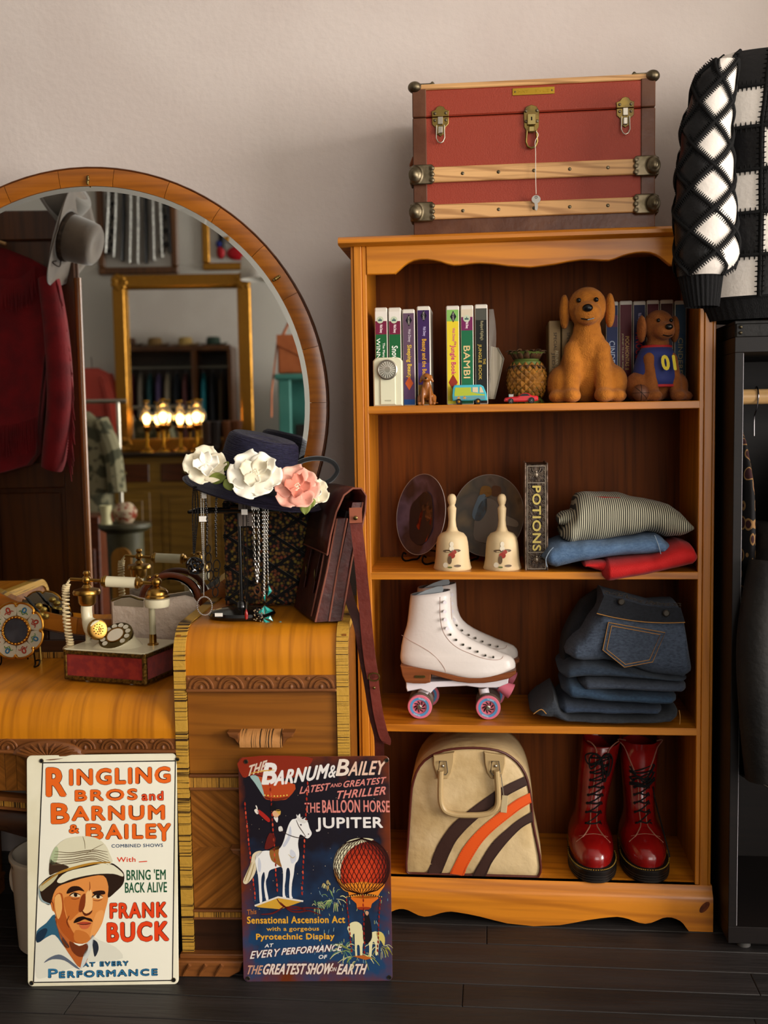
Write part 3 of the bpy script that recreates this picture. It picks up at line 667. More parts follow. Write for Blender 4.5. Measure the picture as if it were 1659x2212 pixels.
rings(PX(339, 1292), -up, [(.024, 0), (.0305, .002), (.0305, .016), (.028, .021), (0, .021)], 'receiver_cup', cream)
bz = (PM @ Vec((0, 0, hb+.002))).z; pp = PX(328, 1310); pb_ = Vec((pp.x, pp.y, bz))
rings(pb_, up, [(.0135, 0), (.0135, .003), (.009, .005), (.0085, .025), (.0085, .026)], 'cradle_foot', gold, ph)
rings(pb_+up*.026, up, [(.0078, 0), (.0078, pp.z-bz-.02)], 'cradle_post', mat('pearl_post', '#b9b08e', .2, .3), ph)
pq = PX(187, 1300, .235); rings(Vec((pq.x, pq.y, bz)), up, [(.010, 0), (.006, .004), (.006, pq.z-bz)], 'cradle_post', cream, ph)
# coiled cord
cp = [PX(152, 1251), PX(143, 1266), PX(142, 1290), PX(143, 1330), PX(147, 1365), PX(151, 1392, .195), PX(138, 1402, .24)]; cp = smooth_path(cp, 24); pts = []
for i, q in enumerate(cp):
    f = i/(len(cp)-1); r = .0075 if .14 < f < .93 else .0005; a = i*2*PI/5.2
    pts.append(q+Vec((math.cos(a)*r, math.sin(a)*r, 0)))
pts2 = smooth_path(pts, 2); G().tube(pts2, .0028, 6).build('coiled_cord', mat('cord_cream', '#cdb98e', .45), ph)
# ================================================================== things on the vanity table
# flower-shaped enamel picture frame on a wire easel
fc = L(36, 1362, .33); FM = VM @ Mat.Translation((fc.x, .33, fc.z)) @ Mat.Rotation(rad(-8), 4, 'X'); FR = .072
ff = thing('picture_frame', 'flower-shaped enamelled picture frame with gold rims on a wire easel', 'picture frame', M=FM)
enw = mat('white_enamel', '#a59c86', .3, coat=.4); enr = mat('red_enamel', '#8e2412', .35); enb = mat('blue_enamel', '#1f5878', .35); eng = mat('green_enamel', '#3f6b2a', .35); chr_ = mat('gold_bead', '#b07a2c', .3, 1)
G(FM).lathe([(.0, .004), (.031, .004), (.033, 0)], 32, Mat.Rotation(PI/2, 4, 'X')).build('picture_plate', mat('slate_photo', '#23242a', .35, c2='#34353a', sc=25), ff)
rg = G(FM).lathe([(.030, 0), (.032, .006), (.035, .007), (.038, .004), (.038, -.004)], 32, Mat.Rotation(PI/2, 4, 'X')).build('inner_rim', chr_, ff)
for k in range(24):
    a = 2*PI*k/24; G(FM).sph((.034*math.cos(a), -.007, .034*math.sin(a)), (.0034, .003, .0034), 8, 6).build('bead', chr_, rg)
for k in range(8):
    a = PI/8+2*PI*k/8; d = Vec((math.cos(a), 0, math.sin(a))); t = Vec((-math.sin(a), 0, math.cos(a))); P = lambda r, s: tuple((d*r+t*s)[i] for i in (0, 2))
    o_ = [P(.036, -.013), P(.056, -.026), P(.068, -.020), P(.073, 0), P(.068, .020), P(.056, .026), P(.036, .013)]
    pe = G(FM); pe.prism(o_, -.004, .004, None, .002, .002); pe = pe.build('petal', enw, ff)
    G(FM).tube([Vec((x, -.004, z)) for x, z in smooth_path([Vec(q) for q in o_[1:-1]], 4)], .0032, 8).build('petal_rim', chr_, pe)
    cc = enr if k % 2 == 0 else enb; G(FM).tube([d*.056+Vec((0, -.0045, 0))+(d*math.cos(b)*.006+t*math.sin(b)*.0045) for b in [2*PI*i/12 for i in range(12)]], .0018, 6, closed=True).build('enamel_motif', cc, pe)
    G(FM).tube([d*.048+t*-.012+Vec((0, -.0045, 0)), d*.052+Vec((0, -.005, 0))+t*-.008, d*.044+Vec((0, -.0045, 0)), d*.052+t*.008+Vec((0, -.005, 0)), d*.048+t*.012+Vec((0, -.0045, 0))], .0013, 5).build('enamel_stem', enr if k % 2 == 0 else eng, pe)
wire = mat('black_wire', '#0d0a08', .4, .6); iv = FM.inverted(); zt_ = ZTB+.0025
for s in (-1, 1):
    p = [FM @ Vec((s*.03, .008, .02)), FM @ Vec((s*.042, .006, -.05)), VM @ Vec((fc.x+s*.045, .33, zt_+.004)), VM @ Vec((fc.x+s*.052, .305, zt_)), VM @ Vec((fc.x+s*.066, .297, zt_+.006)), VM @ Vec((fc.x+s*.068, .3, zt_+.018)), VM @ Vec((fc.x+s*.056, .302, zt_+.016))]
    G().tube(smooth_path(p, 5), .0022, 6).build('easel_leg', wire, ff)
G().tube([FM @ Vec((0, .008, .03)), VM @ Vec((fc.x, .395, zt_))], .0022, 6).build('easel_prop', wire, ff)
# black and gold brooch leaning behind it
bp_ = VM @ L(80, 1318, .385); br = thing('brooch', 'black feather and gold bow ornament by the flower-shaped frame', 'ornament', (bp_.x, bp_.y, ZTB))
bb = mat('pale_gold', '#bfa254', .35, .9)
for k in range(4): G().tube([bp_+Vec((.01, 0, -.01)), bp_+Vec((-.012-.004*k, 0, .012+.006*k)), bp_+Vec((-.022-.004*k, 0, .03+.002*k))], [.004, .007, .001], 6, flat=.4).build('feather', mat('black_feather', '#0c0a0a', .5), br)
for d in ((.008, .012), (.02, .002), (.025, -.016), (.012, -.012)): G().sph(bp_+Vec((d[0], -.004, d[1])), (.010, .006, .008), 10, 7).build('bow', bb, br)
G().tube([bp_, Vec((bp_.x+.004, bp_.y+.004, ZTB+.001))], .003, 8).build('stem', bb, br)
# white embossed clutch purse and arched wooden table mirror behind the telephone
cl = mat('embossed_ivory', '#cdb9a6', .35, coat=.2, bump=.8, bsc=45)
def vpoly(px, v): return [(L(a, b, v).x, L(a, b, v).z) for a, b in px]
pu = thing('clutch_purse', 'ivory embossed clutch purse standing behind the telephone', 'purse', V3(-.52, .35, ZTB))
q = [(240, 1296), (262, 1288), (282, 1286), (300, 1292), (330, 1296), (360, 1293), (398, 1287), (416, 1292), (440, 1325), (448, 1378)]; pl = vpoly(q, .34); pl = pl+[(pl[-1][0], ZTB), (pl[0][0], ZTB)]
body = VG().prism(pl, .33, .352, None, .006, .008).build('body', cl, pu, smooth=50)
VG().tube([Vec((x, .333, z)) for x, z in vpoly([(241, 1298), (262, 1290), (282, 1288), (300, 1294), (310, 1296)], .333)], .0028, 8).build('clasp_frame', brass, pu)
flat('flap', vpoly([(246, 1300), (262, 1293), (282, 1291), (300, 1297), (310, 1299), (310, 1312), (246, 1308)], .3285), VM, .3285, mat('taupe_leather', '#8f8069', .45), pu)
tm = thing('table_mirror', 'small arched wooden table mirror behind the ivory purse', 'mirror', V3(-.5, .38, ZTB))
ac = L(368, 1302, .385); R1, R2 = .077, .064; aw = [(ac.x+R1*math.cos(a), ac.z+R1*.95*math.sin(a)) for a in [PI*i/24 for i in range(25)]]
fr = wood('red_mahogany', '#6e3212', '#5c260c', '#3a1506', 'x', 1.5, .3, .5)
pth = [Vec((ac.x+R1, .385, ZTB+.006))]+[Vec((x, .385, z)) for x, z in aw]+[Vec((ac.x-R1, .385, ZTB+.006))]
VG().tube(pth, .0075, 10).build('arched_frame', fr, tm)
VG().prism([(ac.x+R2*math.cos(a), ac.z+R2*.95*math.sin(a)) for a in [PI*i/24 for i in range(25)]], .384, .386).build('glass', mirm, tm)
VG().b2((ac.x-R1, .38, ac.z-.012), (ac.x+R1, .392, ac.z), .001).build('cross_rail', fr, tm)
VG().b2((ac.x-R1, .382, ZTB), (ac.x+R1, .39, ac.z-.012), .001).build('panel', fr, tm)
# enamel pot under the vanity
pc = LZ(92, 2050, 0); pm = mat('chipped_enamel', '#b9ab97', .45, c2='#241812', sc=9, det=8, lo=.66, hi=.68, coat=.2)
pot = thing('enamel_pot', 'chipped white enamel bucket on the floor under the vanity', 'bucket', V3(pc.x+.03, .14, 0)); PT = VM @ Mat.Translation((pc.x+.03, .14, 0))
G().lathe([(0, .002), (.092, .002), (.098, .008), (.108, .215), (.112, .222), (.112, .228), (.104, .23), (.098, .215), (.09, .012), (0, .010)], 36, PT).build('bucket_body', pm, pot)
for s in (-1, 1):
    a0 = PI if s < 0 else 0; G(PT).tube([(s*(.104+.012*math.sin(t)), .0, .155+.032*math.cos(t)) for t in [2*PI*i/16 for i in range(16)]], .006, 8, closed=True).build('ring_handle', pm, pot)
# ================================================================== jewellery stand, hat and bags on the pedestal
blk = mat('black_lacquer', '#0b0a0a', .18, coat=.6)
jb = Vec((-.262, .150, ZP)); st = thing('jewelry_stand', 'black necklace stand with oval base under the flowered hat', 'jewelry stand', M=VM @ Mat.Translation(jb)); JM = VM @ Mat.Translation(jb)
G(JM).lathe([(0, 0), (.078, 0), (.080, .005), (.076, .012), (.05, .018), (.014, .021), (0, .021)], 36, None, sx=1, sy=.82).build('base', blk, st)
G(JM).cyl((0, 0, .02), (0, 0, .262), .0042, 12).build('pole', blk, st); G(JM).lathe([(.011, .02), (.009, .032), (.006, .036)], 14).build('collar', blk, st)
G(JM).cyl((-.105, -.06, .252), (.105, -.06, .252), .004, 10).build('arm', blk, st); G(JM).cyl((-.105, -.06, .252), (-.105, .02, .252), .004, 10).build('arm', blk, st); G(JM).cyl((.105, -.06, .252), (.105, .02, .252), .004, 10).build('arm', blk, st)
G(JM).cyl((-.105, .02, .252), (.105, .02, .252), .004, 10).build('arm', blk, st); G(JM).cyl((-.02, 0, .258), (.02, 0, .258), .006, 10).build('hub', blk, st)
sk = VM @ L(474, 1327, .082); G().box(sk+Vec((0, -.006, .0)), (.018, .001, .008), VT).build('price_sticker', mat('white_label', '#dcd6cc', .6), st)
# hat: navy straw, tilted to the viewer's right and forward
straw = mat('navy_straw', '#1b1a2b', .5, c2='#292741', sc=160, st=(1, 1, 3), lo=.35, hi=.65, bump=.9, bsc=1, bst=(25, 25, 420))
HM = VM @ Mat.Translation((-.232, .19, 1.098)) @ Mat.Rotation(rad(14), 4, 'Y') @ Mat.Rotation(rad(5), 4, 'X')
ht = thing('straw_hat', 'navy straw hat with silk flowers on the brim, perched on the necklace stand', 'hat', M=HM)
n = 56
def crown(u, v):
    a = 2*PI*u; r = .086-.010*v-(.0 if v < .8 else .012*((v-.8)/.2)**2)
    if v > .99: r = .0
    z = .004+.092*min(1, v/.88); dip = .016*math.exp(-((abs(math.sin(a))*r)/.03)**2)*(1 if v > .9 else 0)
    return (r*1.02*math.cos(a), r*.86*math.sin(a), z)
prof = [(.094, .0), (.093, .03), (.090, .07), (.087, .102), (.083, .117), (.074, .124), (.04, .120), (0, .116)]
G(HM).lathe(prof, 44, None, sx=1, sy=.9).build('crown', straw, ht, smooth=50)
G(HM).lathe([(.0955, .002), (.095, .016), (.0942, .017)], 44, None, sx=1, sy=.9).build('hat_band', mat('black_ribbon', '#0c0b10', .5), ht)
br_ = [(.086, .002), (.11, .001), (.14, -.003), (.166, -.013), (.170, -.012), (.166, -.016), (.14, -.007), (.11, -.003), (.086, -.002)]
G(HM).lathe(br_, 56, None, sx=1, sy=.9).build('brim', straw, ht, smooth=60)
def flower(px, py, v, R, m, mc, tilt=0, n1=5, seed=1, cm=None):
    """silk bloom facing the room: a centre plus two rows of cupped petals"""
    rnd = random.Random(seed); c = VM @ L(px, py, v); N_ = (CP-c).normalized(); N_ = (N_+Vec((0, 0, .55))).normalized()
    X_ = N_.cross(Vec((0, 0, 1))).normalized(); Y_ = X_.cross(N_)*-1
    g = G()
    for i in range(14):
        a = rnd.uniform(0, 2*PI); r = rnd.uniform(0, .22)*R; q = c+X_*r*math.cos(a)+Y_*r*math.sin(a)+N_*(.14*R); g.tube([c+(q-c)*.3, q+N_*.1*R], [.002, .0032], 6)
    ce = g.build('flower', cm or mc, ht)
    for ring, (k, rr, lift, ln) in enumerate(((n1, .30, .05, 1.0), (4, .10, .22, .62))):
        for i in range(k):
            a = 2*PI*(i+.37*ring+rnd.uniform(-.1, .1))/k+seed; d = X_*math.cos(a)+Y_*math.sin(a); t = N_.cross(d); LN = R*ln*rnd.uniform(.9, 1.08); wv = LN*(.62 if ring == 0 else .55); ph_ = rnd.uniform(0, 6)
            def fn(u, s, d=d, t=t, LN=LN, wv=wv, rr=rr, lift=lift, ph_=ph_):
                w = math.sin(min(1, .16+u*.98)*PI*.78)**.8*wv; x = (s-.5)*2
                cup = lift*R+.20*R*u*u+.07*R*math.sin(x*4+ph_)*u-.10*R*(1-x*x)*u+(.12*R*x*x*u if rr < .2 else 0)
                return c+d*(rr*R*.4+LN*u*(1-.12*x*x))+t*(x*w)+N_*cup
            p = G().sheet(fn, 8, 8).build('petal', m if ring == 0 else mc, ce, smooth=70); so = p.modifiers.new('th', 'SOLIDIFY'); so.thickness = .0012
    return ce
silk = mat('ivory_silk', '#dfd3b4', .6, c2='#e8dfc6', sc=30, sheen=.3); silkw = mat('white_silk', '#efe9d8', .55, sheen=.3); pink = mat('pink_silk', '#e7a08c', .55, c2='#efbaa4', sc=25, sheen=.3); coral = mat('coral_silk', '#dd7f68', .55, sheen=.3)
flower(446, 1008, .045, .045, silk, silkw, seed=1); flower(552, 1028, .03, .054, silkw, silk, seed=2, n1=6); flower(643, 1056, .035, .048, pink, coral, seed=4, n1=6, cm=silk); flower(676, 1064, .075, .034, silk, silkw, seed=5)
leafm = mat('silk_leaf', '#6f7a33', .55, c2='#7f8a40', sc=30)
for (px, py), (qx, qy), v in (((452, 1036), (489, 1030), .03), ((490, 1034), (500, 1060), .02), ((482, 1005), (494, 1012), .05), ((660, 1080), (659, 1112), .035), ((668, 1075), (672, 1098), .05)):
    a, b = VM @ L(px, py, v), VM @ L(qx, qy, v-.004); d = b-a; t = d.cross((CP-a).normalized()).normalized(); nn = t.cross(d).normalized()
    l_ = G().sheet(lambda u, s: a+d*u+t*((s-.5)*2*.013*math.sin(PI*min(1, .1+.9*u))**.8)+nn*(.004*abs(s-.5)), 8, 4).build('leaf', leafm, ht, smooth=70); so = l_.modifiers.new('th', 'SOLIDIFY'); so.thickness = .001
# necklaces: each hangs from the front arm of the stand
sil = mat('silver_chain', '#a9a49b', .28, 1); gun = mat('gunmetal', '#3f3c3b', .3, 1); bead = mat('black_bead', '#0a090b', .2, coat=.5)
vN = .086; grpN = 'necklaces on the black stand'
def neck(label, paths, m, lk_, wr, seg):
    t = thing('necklace', label, 'necklace', VM @ L(paths[0][0][0], paths[0][0][1], vN), 0, grpN)
    for pa in paths:
        P = [VM @ L(a, b, vN-.003*(i > 0)) for i, (a, b) in enumerate(pa)]; P = smooth_path(P, 6)
        g = G(); acc = 0; i = 0; k = 0; L_ = [0]
        for a, b in zip(P, P[1:]): L_.append(L_[-1]+(b-a).length)
        if seg == 'cord': g.tube(P, wr, 6)
        else:
            d = 0
            while d < L_[-1]:
                while i < len(L_)-2 and L_[i+1] < d: i += 1
                f = (d-L_[i])/max(1e-6, L_[i+1]-L_[i]); p = P[i].lerp(P[i+1], f); tg = (P[i+1]-P[i]).normalized()
                if seg == 'bead': g.sph(p, lk_/2, 7, 5); d += lk_*.95
                else:
                    sd = tg.cross(Vec((0, 1, 0))).normalized() if k % 2 == 0 else Vec((0, 1, 0)); g.tube([p+tg*(lk_*.5*math.cos(a))+sd*(lk_*.33*math.sin(a)) for a in [2*PI*q/8 for q in range(8)]], wr, 5, closed=True); d += lk_*.78
                k += 1
        g.build('chain', m, t)
    return t
def at(px, py, dv=0): return VM @ L(px, py, vN+dv)
n1 = neck('black beaded multi-strand necklace with a knotted pendant on the stand', [[(418, 1052), (416, 1100), (418, 1195)], [(421, 1052), (422, 1120), (418, 1195)], [(424, 1052), (428, 1100), (420, 1195)]], bead, .0042, .001, 'bead')
g = G(); c = at(421, 1222, -.004); R_ = .017
for k in range(6):
    o_ = Vec((math.cos(k*PI/3), 0, math.sin(k*PI/3)))*R_*.42; g.tube([c+o_+Vec((math.cos(a)*R_*.72, .004*math.sin(3*a+k), math.sin(a)*R_*.72)) for a in [2*PI*i/18 for i in range(18)]], .0022, 6, closed=True)
g.build('knot_pendant', bead, n1)
n2 = neck('fine silver chain necklace with a beaded hoop pendant', [[(433, 1060), (436, 1150), (440, 1287)], [(439, 1060), (440, 1150), (440, 1287)]], sil, .003, .0005, 'link')
g = G(); c = at(442, 1309, -.004)
for i in range(30): g.sph(c+Vec((math.cos(2*PI*i/30)*.0175, 0, math.sin(2*PI*i/30)*.0215)), .0022, 7, 5)
g.build('hoop_pendant', mat('pearl_grey', '#b3aaa2', .25, .8), n2)
n3 = neck('dark link necklace with big oval rings near the knotted pendant', [[(443, 1062), (447, 1120), (447, 1180)], [(468, 1060), (466, 1130), (467, 1205)]], gun, .0062, .0011, 'link')
g = G()
for px, py, r in ((449, 1186, .008), (450, 1205, .009), (451, 1224, .010), (454, 1243, .010), (459, 1262, .009), (465, 1279, .009), (468, 1258, .009), (467, 1238, .009), (468, 1222, .011)):
    c = at(px, py, -.004); g.tube([c+Vec((math.cos(a)*r*.72, math.sin(a)*.003, math.sin(a)*r*1.2)) for a in [2*PI*i/14 for i in range(14)]], .0014, 6, closed=True)
g.build('oval_rings', gun, n3)
n4 = neck('dark cord necklace with a small red drop pendant', [[(525, 1070), (526, 1200), (532, 1300)], [(531, 1070), (534, 1200), (533, 1300)]], gun, 1, .0011, 'cord')
g = G(); g.lathe([(0, .012), (.003, .006), (.0045, -.004), (.003, -.012), (0, -.014)], 10, Mat.Translation(at(532, 1326, -.002))); g.build('drop_pendant', mat('red_glass', '#8e1410', .12, coat=.6), n4); G().tube([at(533, 1298), at(532, 1318)], .0016, 6).build('bail', sil, n4)
n5 = neck('silver cable link necklace with a black beaded pendant', [[(547, 1088), (548, 1140), (550, 1200), (556, 1262)], [(557, 1088), (558, 1140), (559, 1200), (556, 1262)]], sil, .0085, .0011, 'link')
g = G(); c = at(556, 1275); g.tube([c+Vec((math.cos(a)*.007, 0, math.sin(a)*.010)) for a in [2*PI*i/14 for i in range(14)]], .002, 6, closed=True); g.build('bead_ring', mat('copper_bead', '#9b6a48', .3, .9), n5)
g = G(); c = at(559, 1328, .004); g.sph(c, (.0115, .008, .018), 12, 9); pb5 = g.build('black_pendant', blk, n5)
for i in range(18): G().sph(c+Vec((math.cos(i*1.1)*.010, -.0065, -.015+i*.0018)), .0017, 6, 5).build('crystal', mat('crystal', '#c9b48f', .1, .6), pb5)
n6 = neck('paired silver chains ending in turquoise triangle stones', [[(568, 1090), (570, 1200), (570, 1290)], [(573, 1090), (572, 1200), (571, 1290)], [(579, 1090), (577, 1170), (579, 1262)]], sil, .0055, .0008, 'link')
tq = mat('turquoise_stone', '#0f7f78', .18, c2='#17998d', sc=60, coat=.5)
for tri in (((555, 1325), (571, 1308), (571, 1327)), ((571, 1308), (590, 1320), (572, 1327)), ((570, 1335), (584, 1330), (590, 1342)), ((569, 1336), (588, 1346), (570, 1354)), ((568, 1292), (574, 1276), (573, 1300)), ((580, 1264), (588, 1277), (578, 1288)), ((594, 1348), (606, 1342), (613, 1347))):
    P = [at(a, b, -.002) for a, b in tri]; c = (P[0]+P[1]+P[2])/3; g = G(); g.add(P+[c+Vec((0, -.004, 0)), P[0]+Vec((0, .003, 0)), P[1]+Vec((0, .003, 0)), P[2]+Vec((0, .003, 0))], [[0, 1, 3], [1, 2, 3], [2, 0, 3], [0, 4, 5, 1], [1, 5, 6, 2], [2, 6, 4, 0], [4, 6, 5]]); s_ = g.build('turquoise', tq, n6, smooth=0)
    G().tube(P, .0009, 6, closed=True).build('setting', sil, s_)
tagm = MATS['white_label']
for px, py, w, h in ((441, 1070, 11, 13), (438, 1121, 16, 12), (528, 1106, 14, 12), (551, 1093, 17, 14), (571, 1091, 12, 8)):
    p = at(px, py, -.006); tg = tag(G().box(p, (w*.00105, .0008, h*.00105), VT+random.uniform(-.2, .2)).build('price_tag', tagm), 'white price tag on '+{441: 'the dark link necklace top', 438: 'the fine silver chain', 528: 'the dark cord necklace', 551: 'the silver cable link necklace', 571: 'the turquoise stone necklace'}[px], 'price tag', 'price tags on the necklaces')
# floral quilted bag behind the stand
fm_ = mat('mini_floral', '#0f0c0b', .75)
N_ = fm_.node_tree.nodes; LK_ = fm_.node_tree.links; tc = N_.new('ShaderNodeTexCoord'); vo = N_.new('ShaderNodeTexVoronoi'); vo.inputs['Scale'].default_value = 115; LK_.new(tc.outputs['Object'], vo.inputs['Vector'])
cr = N_.new('ShaderNodeValToRGB'); e = cr.color_ramp.elements; e[0].position = .0; e[0].color = lin('#8a6a3c'); e[1].position = .62; e[1].color = lin('#0d0b0a'); cc = e.new(.34); cc.color = lin('#6e4a2c')
hs_ = N_.new('ShaderNodeHueSaturation'); hs_.inputs['Saturation'].default_value = 1.1; sp = N_.new('ShaderNodeSeparateColor'); mr = N_.new('ShaderNodeMapRange'); mr.inputs['To Min'].default_value = .46; mr.inputs['To Max'].default_value = .56
LK_.new(vo.outputs['Distance'], cr.inputs[0]); LK_.new(vo.outputs['Color'], sp.inputs[0]); LK_.new(sp.outputs[0], mr.inputs[0]); LK_.new(mr.outputs[0], hs_.inputs['Hue']); LK_.new(cr.outputs[0], hs_.inputs['Color']); LK_.new(hs_.outputs[0], N_['Principled BSDF'].inputs['Base Color'])
fb_ = thing('quilted_bag', 'dark floral quilted handbag with black lattice trim and loop handle', 'handbag', V3(-.21, .3, ZP))
q0, q1, q2, q3 = L(481, 1082, .285), L(692, 1085, .285), L(684, 1306, .285), L(486, 1306, .285)
pl = [(q0.x, q0.z), (q1.x, q1.z), (q2.x, ZP), (q3.x, ZP)]
VG().prism(pl, .285, .33, None, .006, .008).build('body', fm_, fb_)
vel = mat('black_velvet', '#060506', .9, sheen=.4)
def inquad(a, b):   # clip a lattice line to the bag's face box
    return a, b
x0, x1, zA, zB = q3.x+.002, q2.x-.002, ZP+.002, q0.z-.004
for s in (-1, 1):
    for k in range(-4, 9):
        c = k*.078+.012*(s > 0); pts = []
        for i in range(41):
            u = x0+(x1-x0)*i/40; z = zA+c+s*(u-x0)*.66+(0 if s > 0 else .1)
            if zA <= z <= zB: pts.append(Vec((u, .2832, z)))
        if len(pts) > 2: G(VM).ribbon([pts[0], pts[-1]], .0075, .0018, Vec((0, 0, 1))).build('lattice_trim', vel, fb_)
hp = [L(a, b, .30) for a, b in ((612, 1082), (618, 1040), (630, 1012), (655, 995), (690, 990), (718, 998), (729, 1016), (718, 1034), (700, 1046), (692, 1062), (688, 1085))]
VG().tube(smooth_path(hp, 5), .0062, 8).build('loop_handle', vel, fb_)
# swing tag on the bag
tg = tag(VG().b2((L(512, 1075, .1).x, .113, L(512, 1138, .1).z), (L(544, 1138, .1).x, .114, L(512, 1075, .1).z+.03)).build('swing_tag', mat('kraft_tag', '#6d625a', .7)), 'grey cardboard swing tag hanging under the hat brim', 'swing tag')
TM = frame(VM @ Vec((L(528, 1105, .1).x, .1128, L(528, 1105, .1).z)), EU, (0, 0, 1))
letters('lettering', 'OUTLOU  THAT]', TM, .001, .008, -.035, .035, mat('ink', '#141110', .7), tg, turn=1)
# leather satchel leaning on the bookcase post
lea = mat('oxblood_leather', '#43170f', .38, c2='#2e0e09', sc=14, bump=.12, bsc=60, coat=.06); lstr = mat('strap_leather', '#6a2c22', .38, c2='#5a231b', sc=20, bump=.12, bsc=80, coat=.05); eb = mat('leather_edge', '#7a4636', .5)
sa = thing('satchel', 'oxblood leather satchel with long shoulder strap leaning on the bookcase', 'satchel', V3(-.05, .12, ZP))
def SP(d, w, z, lean=.22):
    """satchel coords: d along its length (0 front), w across, z up"""
    ax = Vec((-.34, .94, 0)); wx = Vec((.94, .34, 0)); b = Vec((-.062, .052, ZP)); return VM @ (b+ax*d+wx*(w+z*lean)+Vec((0, 0, z)))
def slab(name, d0, d1, w0, w1, z0, z1, m, par, taper=0):
    g = G(); vs = []
    for d in (d0, d1):
        for w, z in ((w0-taper, z0), (w1+taper, z0), (w1, z1), (w0, z1)): vs.append(SP(d, w, z))
    g.add(vs, [[0, 1, 2, 3], [4, 7, 6, 5], [0, 4, 5, 1], [1, 5, 6, 2], [2, 6, 7, 3], [3, 7, 4, 0]]); return g.build(name, m, par)
slab('front_pouch', .0, .22, -.012, .012, .002, .235, lea, sa, .004); slab('rear_pouch', .0, .22, .018, .042, .001, .27, lea, sa, .004); slab('gusset', .012, .21, .010, .020, .003, .25, mat('dark_lining', '#140806', .6), sa)
fl = [(-.02, .155), (-.021, .2), (-.018, .25), (-.008, .288), (.01, .303), (.03, .302), (.045, .285), (.05, .25), (.05, .2)]
g = G(); vs = [SP(d, w, z) for w, z in fl for d in (-.006, .226)]; g.add(vs, [[i*2, i*2+1, i*2+3, i*2+2] for i in range(len(fl)-1)]); f_ = g.build('flap', lea, sa, smooth=60); so = f_.modifiers.new('th', 'SOLIDIFY'); so.thickness = .003
G().tube([SP(-.007, w, z) for w, z in fl], .0022, 6).build('flap_edge', eb, f_); G().tube([SP(-.007, *fl[0]), SP(.227, *fl[0])], .002, 6).build('flap_edge', eb, f_)
for w, z1 in ((-.012, .235), (.012, .235), (.042, .27)): G().tube([SP(-.001, w+(.004 if w > 0 else -.004), .003), SP(-.002, w, z1*.5), SP(-.001, w, z1)], .0022, 6).build('seam', eb, sa)
for d in (.06, .15):
    G().tube([SP(d, -.0165, .20), SP(d, -.018, .12), SP(d, -.018, .06)], .006, 6, flat=.3).build('closing_strap', lea, sa)
    c = SP(d, -.021, .10); G().tube([c+Vec((0, math.cos(a)*.008, math.sin(a)*.014)) for a in [2*PI*i/14 for i in range(14)]], .0016, 6, closed=True).build('buckle', brass, sa)
pk = G(); pk.tube([SP(.035, -.017, .19), SP(.02, -.02, .1), SP(.035, -.018, .01)], .002, 6); pk.build('pocket_edge', eb, sa)
# shoulder strap: down the front of the bookcase, doubling back at a loop
vs_ = .034
def SL(px, py, v=vs_): return VM @ L(px, py, v)
s1 = smooth_path([SL(767, 1100, .045), SL(768, 1120, .04), SL(775, 1180), SL(783, 1260), SL(789, 1320), SL(793, 1370), SL(799, 1425), SL(806, 1465)], 4)
G().ribbon(s1, .0268, .003, EU).build('strap', lstr, sa)
G().ribbon([SL(768, 1097, .040), SL(769, 1130, .032)], .028, .006, EU).build('strap_tab', mat('tan_tab', '#8a4a32', .45), sa); G().sph(SL(768, 1119, .027), (.005, .002, .005), 10, 7).build('rivet', brass, sa)
s2 = smooth_path([SL(806, 1455), SL(811, 1500), SL(818, 1545), SL(828, 1585), SL(835, 1600), SL(834, 1606)], 4); G().ribbon(s2, [.0215]*14+[.02]*7, .003, EU).build('strap_tail', lstr, sa)
bk_ = SL(808, 1462, .026); G().tube([bk_+Vec((math.cos(a)*.0125, -.002, math.sin(a)*.009)) for a in [2*PI*i/12 for i in range(12)]], .0018, 6, closed=True).build('strap_buckle', brass, sa); G().sph(SL(808, 1486, .028), (.0035, .002, .0035), 8, 6).build('rivet', brass, sa)
s3 = smooth_path([SL(745, 1255, .09), SL(757, 1300, .07), SL(775, 1355, .046), SL(786, 1420, .045), SL(797, 1480, .045), SL(807, 1545, .046), SL(818, 1590, .046), SL(820, 1640, .046), SL(820, 1690, .046)], 4); G().ribbon(s3, .0215, .003, EU).build('strap_back', lea, sa)
# ================================================================== first shelf: tapes and toys
wpl = mat('white_clamshell', '#cfc7ba', .45)
def pm_(c, r=.42): return mat('print_'+c, c, r, spec=.15)
def tape(px0, px1, pyt, y, label, cols, texts, depth=.135, boxy=False, cap='#cfc7ba', tilt=0):
    """video case standing spine-out; cols: [(fraction from top, colour)...]; texts: (string, frac0, frac1, wfrac0, wfrac1, colour)"""
    a, b = W(px0, 768, y), W(px1, 768, y); zt = W((px0+px1)/2, pyt, y).z; w = b.x-a.x; h = zt-Z1; xc = (a.x+b.x)/2
    M = Mat.Translation((xc, y, Z1)); t = thing('video_case', label, 'video tape', (xc, y, Z1), 0, 'video cases on the top shelf')
    G(M).b2((-w/2+.0004, .0015, 0), (w/2-.0004, depth, h), .0025).build('case', pm_(cap, .4) if boxy else wpl, t)
    e = [c for c in cols]; z1 = h-(.0 if boxy else .010)
    for i, (f, c) in enumerate(e):
        f2 = e[i+1][0] if i+1 < len(e) else 1; za, zb = z1*(1-f2)+.003*(f2 == 1), z1*(1-f)
        G(M).b2((-w/2+.0022, .0006, za), (w/2-.0022, .004, zb)).build('spine_print', pm_(c), t, smooth=0)
    FM_ = M
    for s, f0, f1, w0, w1, c in texts: letters('lettering', s, FM_, -w/2+w*w0, -w/2+w*w1, z1*(1-f1), z1*(1-f0), pm_(c), t, y=.0003, turn=1, bold=.02)
    return t
MC_ = [(0, '#d8d2c8'), (.10, '#6e1f3a'), (.24, '#1f5c33')]
yv = .035
